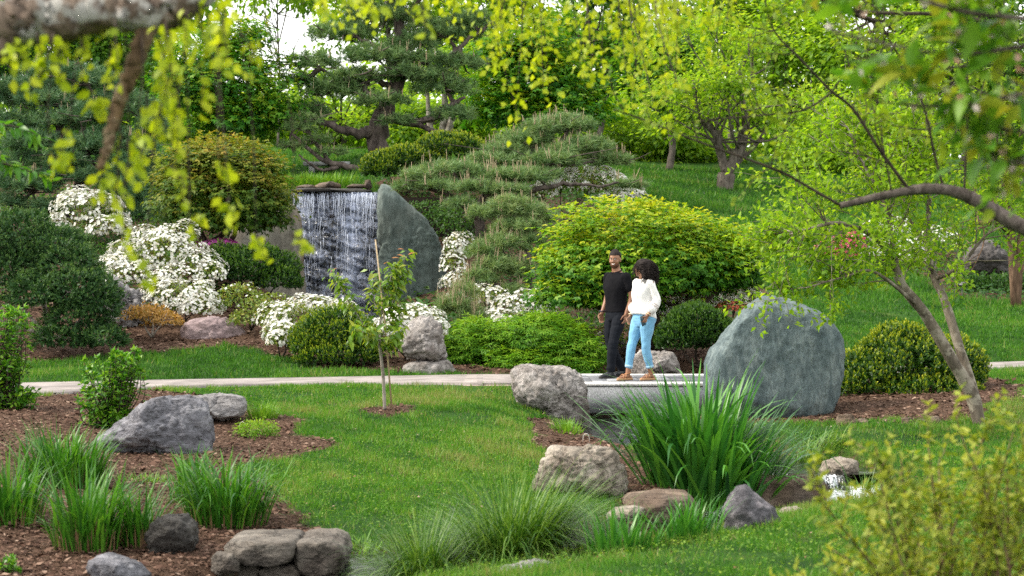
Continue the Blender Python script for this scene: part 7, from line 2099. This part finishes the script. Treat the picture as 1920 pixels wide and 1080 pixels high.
# ---- woman
wom = Person('woman with curly black hair, white blouse and light blue jeans holding a phone', (P(1206, 540, 23.45)[0], 23.45, DECK), (-0.84, -0.54))
k = 0.94
whl, whr = (-.092, -.01, .85), (.092, -.01, .85)
wkl, wal, wkr, war = (-.088, .02, .47), (-.085, -.07, .092), (.088, .13, .47), (.082, .20, .092)
wls, wle, wlw = (-.165, -.01, 1.335), (-.215, -.07, 1.09), (-.20, .085, .885)
wrs, wre, wrw = (.165, -.01, 1.335), (.215, -.05, 1.09), (.205, .07, .875)
HC2 = np.array([0, .03, 1.535]); YAW2 = math.radians(-62)
body = MB()
rings(body, [(0, -.01, .78, .150, .125), (0, -.015, .86, .172, .135), (0, -.005, .95, .148, .110), (0, .0, 1.05, .122, .095), (0, .01, 1.18, .140, .122), (0, .0, 1.29, .158, .10), (0, -.01, 1.355, .130, .075), (0, -.01, 1.395, .065, .058), (0, .0, 1.44, .05, .052)])
for s in (wls, wrs):
    body.add(*sphere(np.array(s) * [0.92, 1, .99], 0.044))
lim(body, [wls, wle, wlw], [.045, .040, .036, .035, .029, .023]); lim(body, [wrs, wre, wrw], [.045, .040, .036, .035, .029, .023])
hand(body, wlw, (0.05, 0.45, -0.9), (1, 0.15, 0.05), (0, 1, 0.3), 0.55, .88); hand(body, wrw, (0.0, 0.15, -1), (-1, 0.2, 0), (0, 1, 0), 0.4, .88)
lim(body, [whl, wkl, wal], [.09, .08, .055, .055, .042, .034]); lim(body, [whr, wkr, war], [.09, .08, .055, .055, .042, .034])
foot_mesh(body, wal, 0, .9, 0, .92); foot_mesh(body, war, 0, .9, 0, .92)
hm, hf2 = head_geo(HC2, .93, YAW2, 0.0)
merge(body, hm)
V, T = remeshed(body, .0062, .22, 3)
wom.put('body', V, T, SK2)
face(wom, lambda V: hf2(np.asarray(V) * .93))
# hair: soft mass plus hundreds of curls
g_ = MB()
for o, r in (((0, -.02, 1.56), (.125, .125, .115)), ((0, -.06, 1.48), (.145, .10, .11)), ((-.08, -.03, 1.46), (.07, .08, .09)), ((.08, -.03, 1.46), (.07, .08, .09)), ((0, -.08, 1.41), (.12, .07, .07))):
    g_.add(*sphere(o, r))
V, T = remeshed(g_, .012, 1, 2, .012, 60, 12)
def hmap(V):
    return rotz(V, math.radians(-18), np.array([0, 0, 1.5]))
hair = wom.put('hair', hmap(V), T, C_hair)
g_ = MB(); q_ = np.random.default_rng(701)
for q in range(560):
    u = unit(q_.normal(size=3) + np.array([0, -.45, .15]))
    if u[1] > 0.45 and u[2] < 0.35:
        continue
    s = np.array([0, -.03, 1.54]) + u * np.array([.125, .13, .115])
    L = q_.uniform(.06, .22); n = 18; t = np.linspace(0, 1, n)
    out = u * np.array([1, 1, .5]) * .055
    path = s + out * (np.sin(t * 1.8))[:, None] + np.array([0, 0, -1.0]) * (L * t ** 1.4)[:, None]
    e1_ = unit(np.cross(u, [0, 0, 1.0]) + 1e-3); ph = q_.uniform(0, 6.28); tw = q_.uniform(18, 30)
    path = path + (e1_ * np.cos(ph + tw * t)[:, None] + u * np.sin(ph + tw * t)[:, None]) * .012
    V, Q, T = tube(path, np.linspace(.0048, .003, n), 4); g_.add(hmap(V), Q, T)
mb = MB(); mb.add(wom.W(np.concatenate(g_.V)), np.concatenate(g_.Q), np.concatenate(g_.T)); part(hair, 'curls', mb, C_hair, True, 'stuff')
# blouse
g_ = MB()
rings(g_, [(0, -.01, .875, .192, .158), (0, -.01, .92, .186, .152), (0, -.005, 1.0, .166, .138), (0, .005, 1.09, .155, .130), (0, .012, 1.19, .160, .140), (0, .0, 1.29, .170, .115), (0, -.01, 1.35, .145, .088), (0, -.01, 1.392, .082, .068)])
for a, e, w in ((wls, wle, wlw), (wrs, wre, wrw)):
    a, e, w = np.array(a), np.array(e), np.array(w)
    lim(g_, [a * [.80, 1, 1.0], a * [.97, 1, .99], a + (e - a) * .5, e, e + (w - e) * .52], [.056, .064, .056, .056, .062, .076])
V, T = remeshed(g_, .008, .6, 3, .009, 19, 14, (1, 1, 0.4))
wgt = smooth01((1.0 - V[:, 2]) / .1) * (np.abs(V[:, 0]) < .2)
V[:, 2] += wgt * (V[:, 1] * .30) * (np.abs(V[:, 2] - .9) < .12)
blo = wom.put('blouse', V, T, C_blouse)
C_lace = plain_mat('lace_trim', (0.66, 0.60, 0.55), 0.9, 0.2, 260, (0.36, 0.26, 0.22))
for e, w in ((wle, wlw), (wre, wrw)):
    e, w = np.array(e), np.array(w)
    for tq in (.26, .38):
        V, Q, T = ring_geo(e + (w - e) * tq, w - e, .0690 + (tq - .26) * .09, .0045, 26, 6); wom.put('lace_band', V, T, C_lace, blo, Q=Q)
# jeans
g_ = MB()
rings(g_, [(0, -.01, .74, .13, .115), (0, -.018, .80, .172, .140), (0, -.018, .86, .180, .142), (0, -.008, .93, .160, .122)])
for h, kk, a in ((whl, wkl, wal), (whr, wkr, war)):
    h, kk, a = map(np.array, (h, kk, a))
    lim(g_, [h, kk, a + (kk - a) * .27], [.106, .096, .066, .062, .060, .050])
V, T = remeshed(g_, .008, .6, 2, .0045, 22, 21, (1, 1, 1.8))
je = wom.put('jeans', V, T, C_jean)
C_cuff = cloth_mat('pale_denim_cuff', (0.34, 0.56, 0.74))
for kk, a in ((wkl, wal), (wkr, war)):
    kk, a = np.array(kk), np.array(a)
    V, Q, T = tube(np.array([a + (kk - a) * .22, a + (kk - a) * .30]), [.0535, .0555], 18); wom.put('cuff', V, T, C_cuff, je, Q=Q)
for a in (wal, war):
    V, Q, T = sole_geo((a[0], a[1], 0), 0, .93, .001, .034, 0, 1.0); sn = wom.put('sandal', V, T, C_cork, Q=Q, smooth=False)
    for c, ax, R in (((a[0], a[1] + .10, .045), (0, 1, .25), .040), ((a[0], a[1] + .06, .055), (0, 1, .5), .039), ((a[0], a[1] - .005, .10), (0, .25, 1), .038)):
        V, Q, T = ring_geo(c, ax, R, .0065, 20, 6); V[:, 2] = np.maximum(V[:, 2], .022); wom.put('strap', V, T, C_tan, sn, Q=Q)
for w, e in ((wlw, wle), (wrw, wre)):
    V, Q, T = ring_geo(np.array(w) + (np.array(e) - np.array(w)) * .10, np.array(e) - np.array(w), .031, .0075, 22, 6); wom.put('bracelet', V, T, C_gold, Q=Q)
# phone held flat against the fingers of her near hand
d = unit(np.array([0.05, 0.45, -0.9])); nn = unit(np.array([1, 0.15, 0.05]) - d * (np.array([1, .15, .05]) @ d)); ss = np.cross(d, nn)
V, Q = box((-.036, -.073, -.0045), (.036, .073, .0045)); tilt = unit(ss * 0.75 + d * 0.66); t2_ = unit(np.cross(nn, tilt))
V = V[:, :1] * t2_ + V[:, 1:2] * tilt + V[:, 2:3] * nn + np.array(wlw) + d * .082 + nn * .018 + ss * .02 * np.sign(ss[1])
mb = MB(); mb.add(wom.W(V), Q); o = solo('phone', 'dark phone held in the hand of the walking woman', 'phone', mb, C_phone, wom.W(V).mean(0))
